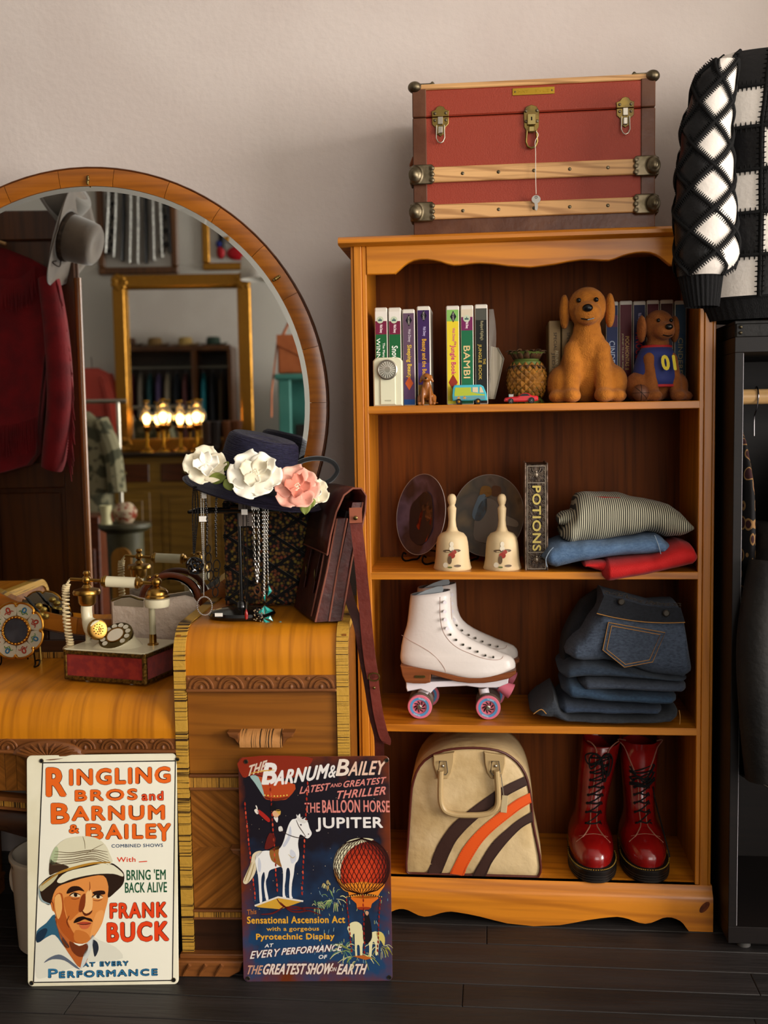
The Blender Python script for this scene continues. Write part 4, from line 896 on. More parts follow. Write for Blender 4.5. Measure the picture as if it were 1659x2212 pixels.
def med(t, px, py, y):   # round castle medallion printed on a spine
    p = W(px, py, y); flat('medallion', [(.0085*math.cos(a), .0085*math.sin(a)) for a in [2*PI*i/18 for i in range(18)]], frame(p, (1, 0, 0), (0, 0, 1)), .0002, pm_('#b9c2a8'), t); flat('castle', [(-.005, -.003), (-.004, .002), (-.002, 0), (0, .005), (.002, 0), (.004, .002), (.005, -.003)], frame(p, (1, 0, 0), (0, 0, 1)), -.0001, pm_('#3d5c5a'), t)
t = tape(810, 838, 664, yv, 'green video case lettered WINNIE in white behind the flashlight', MC_, [('WINNIE', .28, .56, .12, .42, '#dfe3d8'), ('The Many Adventures of', .33, .72, .55, .78, '#dfe3d8'), ('Walt Disney', .135, .225, .35, .62, '#e3cdd2')]); med(t, 821, 691, yv)
t = tape(839.5, 867.5, 664, yv, 'green video case lettered Snow White between the flashlight and a purple case', MC_, [('Snow White', .36, .72, .25, .72, '#e7e9df'), ('Walt Disney', .135, .225, .35, .62, '#e3cdd2')]); med(t, 851, 691, yv)
def dia(t, px, py, y):
    p = W(px, py, y); flat('diamond_badge', [(0, .014), (.0075, 0), (0, -.014), (-.0075, 0)], frame(p, (1, 0, 0), (0, 0, 1)), .0002, pm_('#15131a'), t); letters('lettering', 'THE CLASSICS', frame(p, (1, 0, 0), (0, 0, 1)), -.002, .002, -.010, .010, pm_('#c9c2b4'), t, y=-.0001, turn=1)
t = tape(869.5, 897, 667.5, yv, 'mauve video case lettered Sleeping Beauty in yellow', [(0, '#5d4658'), (.7, '#5a3f63'), (.93, '#274d8f')], [('Sleeping Beauty', .34, .70, .28, .72, '#d6b23c'), ('Walt Disney', .17, .31, .4, .68, '#b7a9b2')]); dia(t, 883, 692, yv)
p = W(884, 828, yv); flat('spine_picture', [(0, .017), (.010, 0), (0, -.017), (-.010, 0)], frame(p, (1, 0, 0), (0, 0, 1)), .0002, pm_('#c85a2a'), t)
t = tape(901, 930, 661, yv, 'purple video case lettered Beauty and the Beast in gold', [(0, '#3a2450'), (.55, '#46306f'), (.78, '#8f6a2a')], [('Beauty and the Beast', .30, .72, .28, .7, '#cf9a2c'), ('Walt Disney', .17, .27, .4, .68, '#a89cc0')]); dia(t, 915, 682, yv)
t = tape(964, 993, 660, yv, 'yellow video case lettered The Jungle Book in magenta', [(0, '#7fae5a'), (.12, '#d8c02e'), (.9, '#c9c23a')], [('Jungle Book', .37, .68, .26, .72, '#b81f6e'), ('the', .33, .37, .6, .8, '#b81f6e'), ('Walt Disney', .19, .33, .42, .68, '#c2527a')]); dia(t, 979, 684, yv)
p = W(979, 826, yv); flat('spine_picture', [(0, .020), (.011, 0), (0, -.020), (-.011, 0)], frame(p, (1, 0, 0), (0, 0, 1)), .0002, pm_('#8c2f22'), t)
t = tape(995, 1023.5, 659, yv, 'green video case lettered BAMBI in tan capitals', [(0, '#c9bba2'), (.08, '#6e2450'), (.22, '#1d6340'), (.86, '#2a6a48')], [('BAMBI', .38, .72, .22, .72, '#d2b57e'), ('Walt Disney', .125, .2, .35, .62, '#e3cdd2')]); med(t, 1008, 688, yv)
t = tape(1026, 1054, 657, yv, 'dark grey video case lettered THE JUNGLE BOOK in gold', [(0, '#4b4a42'), (.12, '#1d1f1d'), (.84, '#2b2422')], [('JUNGLE BOOK', .37, .74, .2, .52, '#b0953f'), ('THE', .52, .58, .62, .82, '#b0953f'), ("Rudyard Kipling's", .13, .33, .38, .68, '#8f8766')])
wrap = thing('torn_wrapper', 'torn clear cellophane curling off the dark video case', 'wrapper', W(1062, 800, .06)); clr = mat('cellophane', '#e8e6e0', .12, trans=.9, alpha=.35)
def fnw(u, v): q = W(1056+u*10+6*math.sin(v*5)*u, 668+v*190, .045+.05*u+.012*math.sin(v*9+u*4)); return q
G().sheet(fnw, 6, 16).build('film', clr, wrap, smooth=80)
lb = thing('leaning_book', 'old grey paperback leaning behind the pineapple jar', 'book', W(1070, 860, .11)); pg = mat('aged_pages', '#8d8474', .8, c2='#6f6757', sc=3, st=(60, 1, 1))
q = [W(1060, 748, .09), W(1075, 752, .09), W(1088, 775, .09), W(1078, 820, .09), W(1068, 862, .09), W(1056, 862, .09)]; pl = [(p.x, max(p.z, Z1+.001)) for p in q]
G().prism(pl, .08, .17).build('page_block', pg, lb); G().tube([(p[0], .08, p[1]) for p in (pl[1], pl[2], pl[3], pl[4])], .0016, 6).build('cover', mat('grey_cover', '#5d564a', .7), lb)
yr = .17
tn = '#8a7048'
tape(1185, 1212, 693, .13, 'tan boxed video tape lettered SPECIAL beside the pineapple jar', [(0, tn)], [('SPECIAL', .14, .36, .42, .66, '#3a2c18'), ('RETURN', .36, .52, .55, .78, '#cdbf9a'), ('JEDI', .38, .56, .2, .5, '#4a3a22')], boxy=True, cap='#7a6340'); p = W(1198, 705, .13)
tape(1213, 1241, 693, .13, 'second tan boxed video tape, the one touching the big plush dog', [(0, tn)], [('SPECIAL', .14, .36, .42, .66, '#3a2c18')], boxy=True, cap='#7a6340')
tape(1309, 1336, 651, yr, 'navy video case lettered CINDERELLA right behind the big plush dog', [(0, '#222a52'), (.1, '#5c2a4a'), (.22, '#25305f')], [('CINDERELLA', .36, .8, .25, .72, '#b9c3d8')])
tape(1338, 1366, 649.5, yr, 'dark red video case lettered POCAHONTAS II', [(0, '#5b1420'), (.85, '#4a1520')], [('POCAHONTAS II', .32, .66, .45, .75, '#c8a05a'), ('JOURNEY TO A NEW WORLD', .29, .68, .17, .33, '#c9b98a')])
tape(1367.5, 1395, 650, yr, 'navy video case lettered PINOCCHIO in red', [(0, '#1f1c46'), (.9, '#241c40')], [('PINOCCHIO', .28, .68, .2, .75, '#b5222a'), ('Walt Disney MASTERPIECE', .08, .26, .3, .66, '#9a94b8')])
tape(1396.5, 1424, 648, yr, 'plum video case behind the small plush dog', [(0, '#5a1c26'), (.5, '#4a1a2c')], [])
tape(1425.5, 1454.5, 647, yr, 'brown video case behind the small plush dog', [(0, '#4a2a28'), (.3, '#2f2434')], [])
tape(1457, 1483, 649, yr, 'pale blue video case lettered CINDERELLA at the end of the row', [(0, '#3a5570'), (.3, '#31506f'), (.6, '#2c4a5c')], [('CINDERELLA', .34, .86, .3, .7, '#a59a72')])
# flashlight
cm = mat('chipped_cream_paint', '#d3cfb2', .42, c2='#6b5c45', sc=18, det=8, lo=.68, hi=.71)
a, b = W(807, 873, .012), W(870, 873, .012); zt = W(838, 772, .012).z; fw = b.x-a.x; fh = zt-Z1; fx = (a.x+b.x)/2; FM2 = Mat.Translation((fx, .012, Z1))
fl_ = thing('flashlight', 'cream pocket flashlight with round ribbed lens standing before the video cases', 'flashlight', (fx, .012, Z1))
pl = [(-fw/2, 0), (fw/2, 0), (fw/2, fh*.93), (fw/2-.006, fh*.985), (fw/2-.014, fh), (-fw/2+.014, fh), (-fw/2+.006, fh*.985), (-fw/2, fh*.93)]
G().prism(pl, 0, .021, FM2, .003, .003).build('body', cm, fl_)
G().prism([(-fw*.27, .003), (fw*.27, .003), (fw*.27, fh*.62), (-fw*.27, fh*.62)], -.003, .004, FM2, .002, .002).build('battery_panel', cm, fl_)
LM = FM2 @ Mat.Translation((0, 0, fh*.745)) @ Mat.Rotation(PI/2, 4, 'X')
G().lathe([(.0225, -.002), (.0245, .002), (.0245, .009), (.022, .0105), (.0205, .009)], 36, LM).build('lens_ring', mat('dull_chrome', '#a59f92', .3, .9), fl_)
G().lathe([(0, .0085), (.010, .0085), (.0205, .008)], 36, LM).build('reflector', mat('ribbed_lens', '#b5b0a2', .15, .6), fl_)
for k in range(20):
    a = 2*PI*k/20; G(LM).tube([(.007*math.cos(a), .007*math.sin(a), .0092), (.0195*math.cos(a), .0195*math.sin(a), .0088)], .0007, 4).build('lens_rib', mat('lens_rib', '#d6d2c6', .12, .3), fl_)
letters('lettering', 'WONDER', FM2, -.008, .008, fh*.095, fh*.125, mat('faint_ink', '#8d8a70', .6), fl_, y=-.0034)
# small brown dog figurine: plain, sitting
fig = mat('brown_vinyl', '#8a4f1c', .35, coat=.3)
c = W(921, 873, .0); dg = thing('dog_figurine', 'small plain brown vinyl dog figurine sitting before the purple case', 'figurine', (c.x, .016, Z1)); g = G(Mat.Translation((c.x, .016, Z1)))
chain(g, [(0, .006, .028, .016), (0, .003, .045, .012), (0, .0, .058, .008)]); g.sph((0, -.003, .067), (.012, .012, .011)); g.sph((0, -.014, .063), (.007, .008, .006))
for s in (-1, 1):
    chain(g, [(s*.008, -.004, .04, .005), (s*.009, -.010, .02, .004), (s*.009, -.012, .004, .0045)]); chain(g, [(s*.014, .008, .018, .010), (s*.018, -.004, .006, .005), (s*.018, -.012, .0045, .0045)]); chain(g, [(s*.010, .001, .07, .004), (s*.0145, .002, .058, .0035)])
chain(g, [(0, .02, .012, .004), (.016, .02, .006, .003), (.026, .014, .006, .002)]); soft(g.build('body', fig, dg), .0016, 4)
G(Mat.Translation((c.x, .016, Z1))).sph((0, -.0215, .065), (.0028, .002, .0022), 8, 6).build('nose', mat('nose_black', '#0d0b0b', .3), dg)
# toy van (plain two-tone) and red toy car
a, b = W(976, 870, -.0), W(1053, 870, -.0); vw_ = b.x-a.x; vx = (a.x+b.x)/2; VMt = Mat.Translation((vx, .022, Z1)); s = vw_/.085
vn = thing('toy_van', 'small turquoise and lime toy van parked at the shelf edge', 'toy van', (vx, .022, Z1))
tqp = mat('turquoise_toy', '#3fa6b4', .28, coat=.5); lime = mat('lime_toy', '#a5b02e', .3, coat=.4); teal = mat('blue_grey_toy', '#5b8a92', .3, coat=.4)
pl = [(-.041, .010), (-.042, .022), (-.040, .042), (-.036, .047), (.026, .047), (.033, .043), (.040, .026), (.042, .012), (.041, .009)]
G().prism([(x*s, z*s) for x, z in pl], -.017*s, .017*s, VMt, .002, .002).build('body', tqp, vn)
G().prism([(x*s, z*s) for x, z in ((-.036, .027), (-.034, .041), (.004, .041), (.004, .030), (.02, .026), (.036, .024), (.036, .021), (.01, .0215), (-.036, .0205))], -.0176*s, -.0168*s, VMt).build('side_panel', lime, vn)
G().prism([(x*s, z*s) for x, z in ((-.037, .012), (-.037, .0195), (.036, .0195), (.037, .012))], -.0176*s, -.0168*s, VMt).build('lower_panel', teal, vn)
wd2 = mat('toy_window', '#cdbb98', .15, coat=.5); G().prism([(x*s, z*s) for x, z in ((.007, .030), (.007, .041), (.020, .041), (.020, .028))], -.0178*s, -.0168*s, VMt).build('window', wd2, vn); G().prism([(x*s, z*s) for x, z in ((.0235, .028), (.0245, .042), (.0285, .041), (.034, .028))], -.0178*s, -.0168*s, VMt).build('window', wd2, vn)
for x in (-.026, -.012): G().prism([((x+.003*math.cos(t)*(1+.5*math.cos(5*t)))*s, (.0165+.003*math.sin(t)*(1+.5*math.cos(5*t)))*s) for t in [2*PI*i/30 for i in range(30)]], -.0180*s, -.0172*s, VMt).build('flower_decal', mat('orange_decal', '#c98a2a', .4), vn)
tyre = mat('toy_tyre', '#101010', .5)
for x in (-.026, .020):
    for y_ in (-.0165, .0165):
        wl = G(VMt).lathe([(0, -.003), (.0068*s, -.003), (.0072*s, 0), (.0068*s, .003), (0, .003)], 18, Mat.Translation((x*s, y_*s, .0072*s)) @ Mat.Rotation(PI/2, 4, 'X')).build('wheel', tyre, vn); G(VMt).lathe([(0, .0036), (.003*s, .0034), (.0034*s, .003)], 10, Mat.Translation((x*s, y_*s, .0072*s)) @ Mat.Rotation(PI/2 if y_ < 0 else -PI/2, 4, 'X')).build('hub', chr_, wl)
a, b = W(1089, 868, .0), W(1163, 868, .0); cw = b.x-a.x; cx = (a.x+b.x)/2; CM = Mat.Translation((cx, .022, Z1)); s = cw/.08
car = thing('toy_car', 'small red toy muscle car with exposed engine before the pineapple jar', 'toy car', (cx, .022, Z1)); rp = mat('red_toy_paint', '#b8202a', .2, coat=.7)
pl = [(-.040, .006), (-.040, .011), (-.037, .0145), (-.020, .0165), (-.008, .0172), (.001, .0235), (.007, .0250), (.016, .0245), (.026, .0185), (.037, .0180), (.040, .015), (.040, .007), (.03, .0045), (-.03, .0045)]
G().prism([(x*s, z*s) for x, z in pl], -.0165*s, .0165*s, CM, .003, .003).build('body', rp, car)
G().prism([(x*s, z*s) for x, z in ((-.004, .0175), (.002, .0225), (.008, .0235), (.015, .023), (.021, .0185))], -.0172*s, -.0160*s, CM).build('window', mat('toy_glass', '#17191c', .1, coat=.6), car)
G(CM).box((-.023*s, 0, .0195*s), (.012*s, .012*s, .008*s), None, .001).build('engine', mat('toy_chrome', '#b9b6b0', .2, .9), car)
for x, r_ in ((-.024, .0065), (.024, .0075)):
    for y_ in (-.016, .016):
        wl = G(CM).lathe([(0, -.003), (r_*.94*s, -.003), (r_*s, 0), (r_*.94*s, .003), (0, .003)], 18, Mat.Translation((x*s, y_*s, r_*s)) @ Mat.Rotation(PI/2, 4, 'X')).build('wheel', tyre, car)
        for k in range(5):
            t_ = 2*PI*k/5; q = -1 if y_ < 0 else 1; G(CM).tube([(x*s, (y_+q*.0034)*s, r_*s), ((x+.0042*math.cos(t_))*s, (y_+q*.0034)*s, (r_+.0042*math.sin(t_))*s)], .0009*s, 5).build('spoke', MATS['toy_chrome'], wl)
# pineapple jar
pc_ = W(1138, 866, .105); PJ = Mat.Translation((pc_.x, .105, Z1)); hJ = W(1138, 724, .105).z-Z1
pj = thing('pineapple_jar', 'carved golden-brown pineapple jar with leafy rim on the toy shelf', 'jar', (pc_.x, .105, Z1))
pine_c = mat('pineapple_gold', '#8a5a1c', .5, c2='#6b4414', sc=60, bump=.3, bsc=120); leaf_c = mat('pineapple_leaf', '#4a2f17', .6, c2='#36220f', sc=40); grn = mat('pineapple_green', '#4d5a24', .6)
bp = lambda t: .026+.0215*math.sin(PI*(.16+.68*t))**.9
G().lathe([(0, 0), (.042, 0), (.044, .006), (.036, .014), (.030, .02)]+[(bp(i/14)-.001, .02+.078*i/14) for i in range(15)]+[(.036, .104), (.03, .108), (.034, .118), (.045, .128), (.038, .130), (.026, .118)], 32, PJ).build('body', grn, pj)
me = None
for r_ in range(9):
    nr = 15
    for k in range(nr):
        t = (r_+.5)/9; a = 2*PI*(k+.5*(r_ % 2))/nr; R_ = bp(t); z = .02+.078*t; w_ = R_*2*PI/nr*.52; h_ = .0098
        if math.sin(a) > .45: continue
        d = Vec((math.cos(a), math.sin(a), 0)); tt = Vec((-math.sin(a), math.cos(a), 0)); c = d*R_+Vec((0, 0, z)); u = Vec((0, 0, 1))
        g = G(PJ); g.add([c+tt*w_-d*.001, c+u*h_-d*.001, c-tt*w_-d*.001, c-u*h_-d*.001, c+d*.0042], [[0, 1, 4], [1, 2, 4], [2, 3, 4], [3, 0, 4]]); g.build('scale', pine_c, pj, smooth=0, fix=False)
for ring, (n_, z0, r0, ln, lift) in enumerate(((16, .094, .036, .022, -.4), (14, .112, .031, .030, .5), (16, .122, .033, .030, .25), (14, .004, .034, .022, -.1))):
    for k in range(n_):
        a = 2*PI*(k+.4*ring)/n_
        if math.sin(a) > .6: continue
        d = Vec((math.cos(a), math.sin(a), 0)); tt = Vec((-math.sin(a), math.cos(a), 0)); c = d*r0+Vec((0, 0, z0)); ld = random.uniform(.85, 1.15)*ln
        l_ = G(PJ).sheet(lambda u, v: c+d*(ld*u*.62)+Vec((0, 0, ld*lift*u+ld*.25*math.sin(u*PI)))+tt*((v-.5)*.016*(1-u**2)), 4, 2).build('leaf', leaf_c, pj, smooth=70); so = l_.modifiers.new('th', 'SOLIDIFY'); so.thickness = .002
# plush dogs: plain generic toys
plush = mat('tan_plush', '#b06a1c', .85, c2='#a05e16', sc=40, bump=.4, bsc=300, sheen=.06); plush2 = mat('brown_plush', '#8c4f1c', .85, c2='#7d4416', sc=40, bump=.4, bsc=300, sheen=.06)
def plushdog(px, y, H, label, m, face, group='plush dogs'):
    c = W(px, 862, y); M = Mat.Translation((c.x, y, Z1)) @ Mat.Rotation(face, 4, 'Z') @ Mat.Scale(H, 4); t = thing('plush_dog', label, 'plush toy', (c.x, y, Z1), 0, group); g = G(M)
    g.sph((0, .06, .27), (.235, .2, .27)); g.sph((0, .0, .44), (.17, .15, .2)); g.sph((0, .0, .60), (.12, .12, .12)); g.sph((0, -.02, .79), (.165, .16, .17)); g.sph((0, -.155, .73), (.115, .12, .095))
    for s in (-1, 1):
        chain(g, [(s*.11, -.06, .44, .085), (s*.125, -.13, .24, .070), (s*.13, -.17, .08, .068)]); g.sph((s*.13, -.21, .06), (.082, .11, .062))
        g.sph((s*.21, .03, .16), (.13, .2, .16)); g.sph((s*.235, -.14, .055), (.085, .12, .058))
    chain(g, [(0, .24, .1, .05), (.12, .3, .06, .04)]); soft(g.build('body', m, t), .0045, 5)
    for s in (-1, 1):
        g = G(M); g.sph((s*.185, -.01, .76), (.045, .085, .15), M=None); soft(g.build('ear', m, t), .005, 3)
        G(M).sph((s*.07, -.165, .835), .020, 10, 7).build('eye', MATS['nose_black'], t)
    G(M).sph((0, -.27, .76), (.042, .03, .032), 12, 8).build('nose', MATS['nose_black'], t)
    G(M).tube([(-.05, -.235, .68), (0, -.268, .665), (.05, -.235, .68)], .006, 6).build('mouth_seam', MATS['nose_black'], t)
    return t, M
plushdog(1268, .095, .295, 'large plain tan plush dog sitting in front of the video cases', plush, rad(-4))
t2, M2 = plushdog(1420, .09, .232, 'small brown plush dog wearing a blue 01 jersey', plush2, rad(16))
jm = mat('blue_jersey', '#27306a', .7, sheen=.06); rt = mat('red_trim', '#a01f22', .7); ye = mat('yellow_number', '#c9b42e', .6)
g = G(M2); g.lathe([(.255, .16), (.262, .25), (.235, .38), (.195, .50), (.155, .575)], 32, Mat.Translation((0, .03, 0)), sx=1, sy=.92); jo = g.build('jersey', jm, t2); so = jo.modifiers.new('th', 'SOLIDIFY'); so.thickness = .003
G(M2).lathe([(.148, .575), (.160, .565), (.164, .585), (.150, .592)], 28, Mat.Translation((0, .03, 0)), sx=1, sy=.92).build('neck_trim', rt, t2)
G(M2).lathe([(.256, .15), (.266, .155), (.266, .178), (.256, .175)], 28, Mat.Translation((0, .03, 0)), sx=1, sy=.92).build('hem_trim', rt, t2)
FN = M2 @ frame(Vec((0, -.228, .385)), (1, 0, 0), (0, .32, 1)); letters('lettering', '01', FN, -.08, .08, -.085, .085, ye, t2, y=-.035, bold=.05)
bc_ = W(1384, 840, .02); bl = thing('toy_ball', 'small brown toy basketball before the jerseyed plush dog', 'ball', (bc_.x, .02, Z1)); rb = .0205
G().sph((bc_.x, .022, Z1+rb), rb, 22, 14).build('ball', mat('brown_rubber', '#5a3420', .55), bl)
for ax in ((1, 0, 0), (0, 0, 1), (.7, 0, .7)):
    q = Vec(ax).to_track_quat('Z', 'Y').to_matrix(); G().tube([Vec((bc_.x, .022, Z1+rb))+q @ Vec((math.cos(a)*(rb+.0001), math.sin(a)*(rb+.0001), 0)) for a in [2*PI*i/24 for i in range(24)]], .0006, 5, closed=True).build('seam', mat('seam_dark', '#1f120b', .6), bl)
# ================================================================== second shelf
def picture_mat(name, cols, sc=14, seed=0):
    """soft painted picture: blotches of the given colours"""
    k = mat(name, cols[0], .35, coat=.12); N = k.node_tree.nodes; LK = k.node_tree.links
    tc = N.new('ShaderNodeTexCoord'); mp = N.new('ShaderNodeMapping'); mp.inputs['Location'].default_value = (seed, seed*.7, seed*.3); n = N.new('ShaderNodeTexNoise'); n.inputs['Scale'].default_value = sc; n.inputs['Detail'].default_value = 3
    cr = N.new('ShaderNodeValToRGB'); el = cr.color_ramp.elements; el[0].position = .3; el[0].color = lin(cols[0]); el[1].position = .7; el[1].color = lin(cols[-1])
    for i, c in enumerate(cols[1:-1]): x = el.new(.3+.4*(i+1)/(len(cols)-1)); x.color = lin(c)
    LK.new(tc.outputs['Object'], mp.inputs[0]); LK.new(mp.outputs[0], n.inputs['Vector']); LK.new(n.outputs['Fac'], cr.inputs[0]); LK.new(cr.outputs[0], N['Principled BSDF'].inputs['Base Color']); return k
def plate(px, py, y, R, yaw, label, pm, blobs, lean=9):
    c = W(px, py, y); M = Mat.Translation((c.x, y, c.z)) @ Mat.Rotation(yaw, 4, 'Z') @ Mat.Rotation(rad(-lean), 4, 'X'); LMt = M @ Mat.Rotation(PI/2, 4, 'X')
    t = thing('collector_plate', label, 'plate', M=Mat.Translation((c.x, y, Z2)))
    G().lathe([(0, -.004), (R*.55, -.004), (R*.62, -.001), (R*.94, .008), (R, .011), (R*.99, .0125), (R*.93, .0105), (R*.62, .0015), (R*.55, -.001), (0, -.001)], 56, LMt).build('plate_disc', pm, t, smooth=50)
    G().tube([LMt @ Vec((R*math.cos(a), R*math.sin(a), .0122)) for a in [2*PI*i/56 for i in range(56)]], .0008, 6, closed=True).build('rim_line', mat('rim_white', '#a79c93', .3), t)
    for pts, col in blobs:
        def pr_(x, z):
            r = math.hypot(x, z); d = .0 if r < .55 else (.0025 if r < .62 else .0025+.0095*(r-.62)/.32); return LMt @ Vec((x*R, z*R, d+.0006))
        P = smooth_path([Vec(q) for q in pts], 4, closed=True); cx = sum(q.x for q in P)/len(P); cz = sum(q.y for q in P)/len(P); g = G(); vs = [pr_(cx, cz)]; n = len(P); fs = []
        for f in (.5, 1): vs += [pr_(cx+(q.x-cx)*f, cz+(q.y-cz)*f) for q in P]
        for i in range(n): j = (i+1) % n; fs += [[0, 1+i, 1+j], [1+i, 1+n+i, 1+n+j, 1+j]]
        g.add(vs, fs).build('painted_shape', mat('glaze_'+col, col, .35, coat=.12), t, fix=False)
    # wire easel under it
    es = thing('plate_easel', 'black wire easel holding the '+label.split(' on ')[0], 'easel', (c.x, y, Z2), 0, 'wire plate easels'); zb = Z2
    for s in (-1, 1):
        f = lambda x, yy, z: (Mat.Translation((c.x, y, zb)) @ Mat.Rotation(yaw, 4, 'Z')) @ Vec((x, yy, z))
        p = [f(s*.045, .035, .085), f(s*.045, .018, .012), f(s*.045, -.008, .004), f(s*.045, -.030, .0025), f(s*.045, -.040, .012), f(s*.045, -.036, .024), f(s*.045, -.028, .02)]; G().tube(smooth_path(p, 5), .0026, 6).build('easel_leg', wire, es)
    f = lambda x, yy, z: (Mat.Translation((c.x, y, zb)) @ Mat.Rotation(yaw, 4, 'Z')) @ Vec((x, yy, z)); G().tube([f(-.045, .02, .03), f(.045, .02, .03)], .0026, 6).build('crossbar', wire, es); G().tube([f(0, .022, .06), f(0, .065, .0028)], .0026, 6).build('back_leg', wire, es)
    return t
pA = picture_mat('plate_violet', ['#2a2026', '#4a3c4c', '#5f5064', '#3a2a2a', '#4a3430'], 9, 3); pB = picture_mat('plate_grey', ['#453828', '#74665a', '#5c5850', '#806e56', '#453a28'], 8, 9)
plate(916, 1112, .185, .106, rad(-50), 'violet-brown picture plate turned aslant on the second shelf', pA, [([(-.55, -.1), (-.5, .25), (-.1, .55), (.2, .5), (.35, .1), (.4, -.4), (.1, -.75), (-.4, -.6)], '#2a2026'), ([(-.2, .2), (-.15, .5), (.05, .55), (.12, .3), (0, .1)], '#7d5a40'), ([(.05, 0), (.1, .22), (.3, .2), (.3, -.05), (.15, -.15)], '#8a5c3c'), ([(-.3, -.5), (-.15, .05), (-.05, .05), (-.15, -.5)], '#8c2f16'), ([(.2, -.6), (.28, -.1), (.34, -.1), (.3, -.6)], '#8c2f16')])
plate(1058, 1114, .2, .107, rad(-30), 'grey-brown picture plate standing upright on the second shelf', pB, [([(-.35, -.6), (-.4, .0), (-.2, .4), (.15, .35), (.3, 0), (.25, -.6)], '#7d7266'), ([(-.5, 0), (-.35, .45), (-.15, .5), (-.1, .1), (-.3, -.15)], '#6f7f8a'), ([(-.3, .45), (-.25, .7), (-.02, .7), (0, .5)], '#8a6434'), ([(.02, .5), (.05, .72), (.28, .7), (.25, .5)], '#6a4a34'), ([(.25, .05), (.8, -.1), (.8, -.25), (.3, -.15)], '#8a8274')])
bisc = mat('bisque', '#cbb48c', .5, c2='#c4aa80', sc=6); 
def bell(px, label):
    y = .062; c = W(px, 1222, y); s = 1.0; t = thing('hand_bell', label, 'bell', (c.x, y, Z2), 0, 'porcelain hand bells'); M = Mat.Translation((c.x, y, Z2))
    zt = W(px, 1066.5, y).z-Z2; k = zt/.1765
    pr_ = [(0, .012), (.036, .010), (.0435, 0), (.0450, .003), (.0425, .010), (.0400, .024), (.0385, .045), (.0370, .062), (.0340, .075), (.0270, .084), (.0160, .088), (.0135, .0905), (.0100, .100), (.0085, .115), (.0100, .138), (.0105, .143), (.0085, .1455), (.0065, .150), (.0085, .154), (.0105, .163), (.0095, .170), (.006, .175), (0, .1765)]
    G().lathe([(r*k, z*k) for r, z in pr_], 40, M).build('bell_body', bisc, t, smooth=60)
    mats_ = [mat('motif_red', '#8a2a1c', .5), mat('motif_brown', '#5a4632', .5), mat('motif_white', '#d8ccb4', .5), mat('motif_green', '#566030', .5)]
    rr = lambda z: interp([(0, .0445), (.024, .0402), (.045, .0387), (.062, .0372), (.075, .0342)], z)+.0006
    def spot(a, z, w, h, m):
        P = []
        for i in range(12):
            q = 2*PI*i/12; zz_ = z+h*math.sin(q); aa = -PI/2+a+w*math.cos(q)/.04; P.append(M @ Vec((rr(zz_)*k*math.cos(aa), rr(zz_)*k*math.sin(aa), zz_*k)))
        G().add(P, [list(range(12))]).build('painted_posy', m, t, fix=False)
    for a, z, w, h, m in ((0, .036, .008, .007, 0), (.14, .044, .006, .005, 0), (-.12, .026, .005, .010, 1), (.0, .062, .005, .006, 2), (-.25, .046, .012, .0035, 1), (.28, .047, .011, .0035, 1), (0, .052, .006, .006, 2), (.32, .012, .008, .003, 1), (-.35, .014, .006, .006, 2), (-.1, .009, .005, .002, 3)): spot(a, z, w, h, mats_[m])
    return t
bell(977.5, 'cream porcelain hand bell in front of the aslant violet plate'); bell(1085, 'cream porcelain hand bell in front of the grey plate beside the POTIONS book')
# POTIONS book box
a, b = W(1136, 1228, .03), W(1182.5, 1228, .03); zt = W(1160, 1003, .03).z; w = b.x-a.x; h = zt-Z2; xc = (a.x+b.x)/2; M = Mat.Translation((xc, .03, Z2))
pt = thing('potions_book', 'ornate silver-brown book box lettered POTIONS with spider emblems', 'book', (xc, .03, Z2))
old = mat('worn_silver_leather', '#4a3c30', .4, .35, c2='#2a201a', sc=70, lo=.45, hi=.55, bump=.5, bsc=90); orn = mat('pewter_ornament', '#8f8272', .35, .7); gtx = mat('gold_letter', '#b9a55c', .35, .6)
G(M).b2((-w/2, .0, 0), (w/2, .15, h), .0015).build('cover', old, pt)
for sx in (-1, 1): G(M).b2((sx*w/2-.0018, -.001, 0), (sx*w/2+.0018, .15, h+.004), .001).build('cover_edge', mat('scuffed_edge', '#8a7464', .5, c2='#4a3a2e', sc=60), pt)
for z in (.004, h-.004, .045, h-.045): G(M).b2((-w/2+.004, -.0015, z-.0008), (w/2-.004, .001, z+.0008)).build('tooled_line', orn, pt)
for sx in (-1, 1): G(M).b2((sx*(w/2-.0045)-.0007, -.0015, .004), (sx*(w/2-.0045)+.0007, .001, h-.004)).build('tooled_line', orn, pt)
letters('lettering', 'POTIONS', M, -.010, .011, .048, h-.052, gtx, pt, y=-.0016, turn=1, bold=.035)
for zc_ in (h-.026, .026):
    sp_ = G(M).sph((0, -.001, zc_), (.0042, .002, .0062), 10, 7).build('spider', orn, pt); G(M).sph((0, -.001, zc_+.0075), (.003, .0015, .003), 8, 6).build('spider_head', orn, sp_)
    for s in (-1, 1):
        for k in range(4):
            an = rad(-50+33*k); G(M).tube([(s*.003, -.001, zc_+.003), (s*(.003+.009*math.cos(an)), -.0015, zc_+.003+.011*math.sin(an)), (s*(.003+.012*math.cos(an)), -.001, zc_+.003+.016*math.sin(an)+.002)], .0007, 5).build('spider_leg', orn, sp_)
rnd = random.Random(3)
for k in range(46):   # scrollwork curls
    z = .012+(h-.024)*k/45; s = -1 if k % 2 else 1; r = .0035
    G(M).tube([(s*(w/2-.010)+r*(1-q/9)*math.cos(q*.8)*s, -.0008, z+r*(1-q/9)*math.sin(q*.8)) for q in range(8)], .0006, 4).build('scroll', orn, pt)
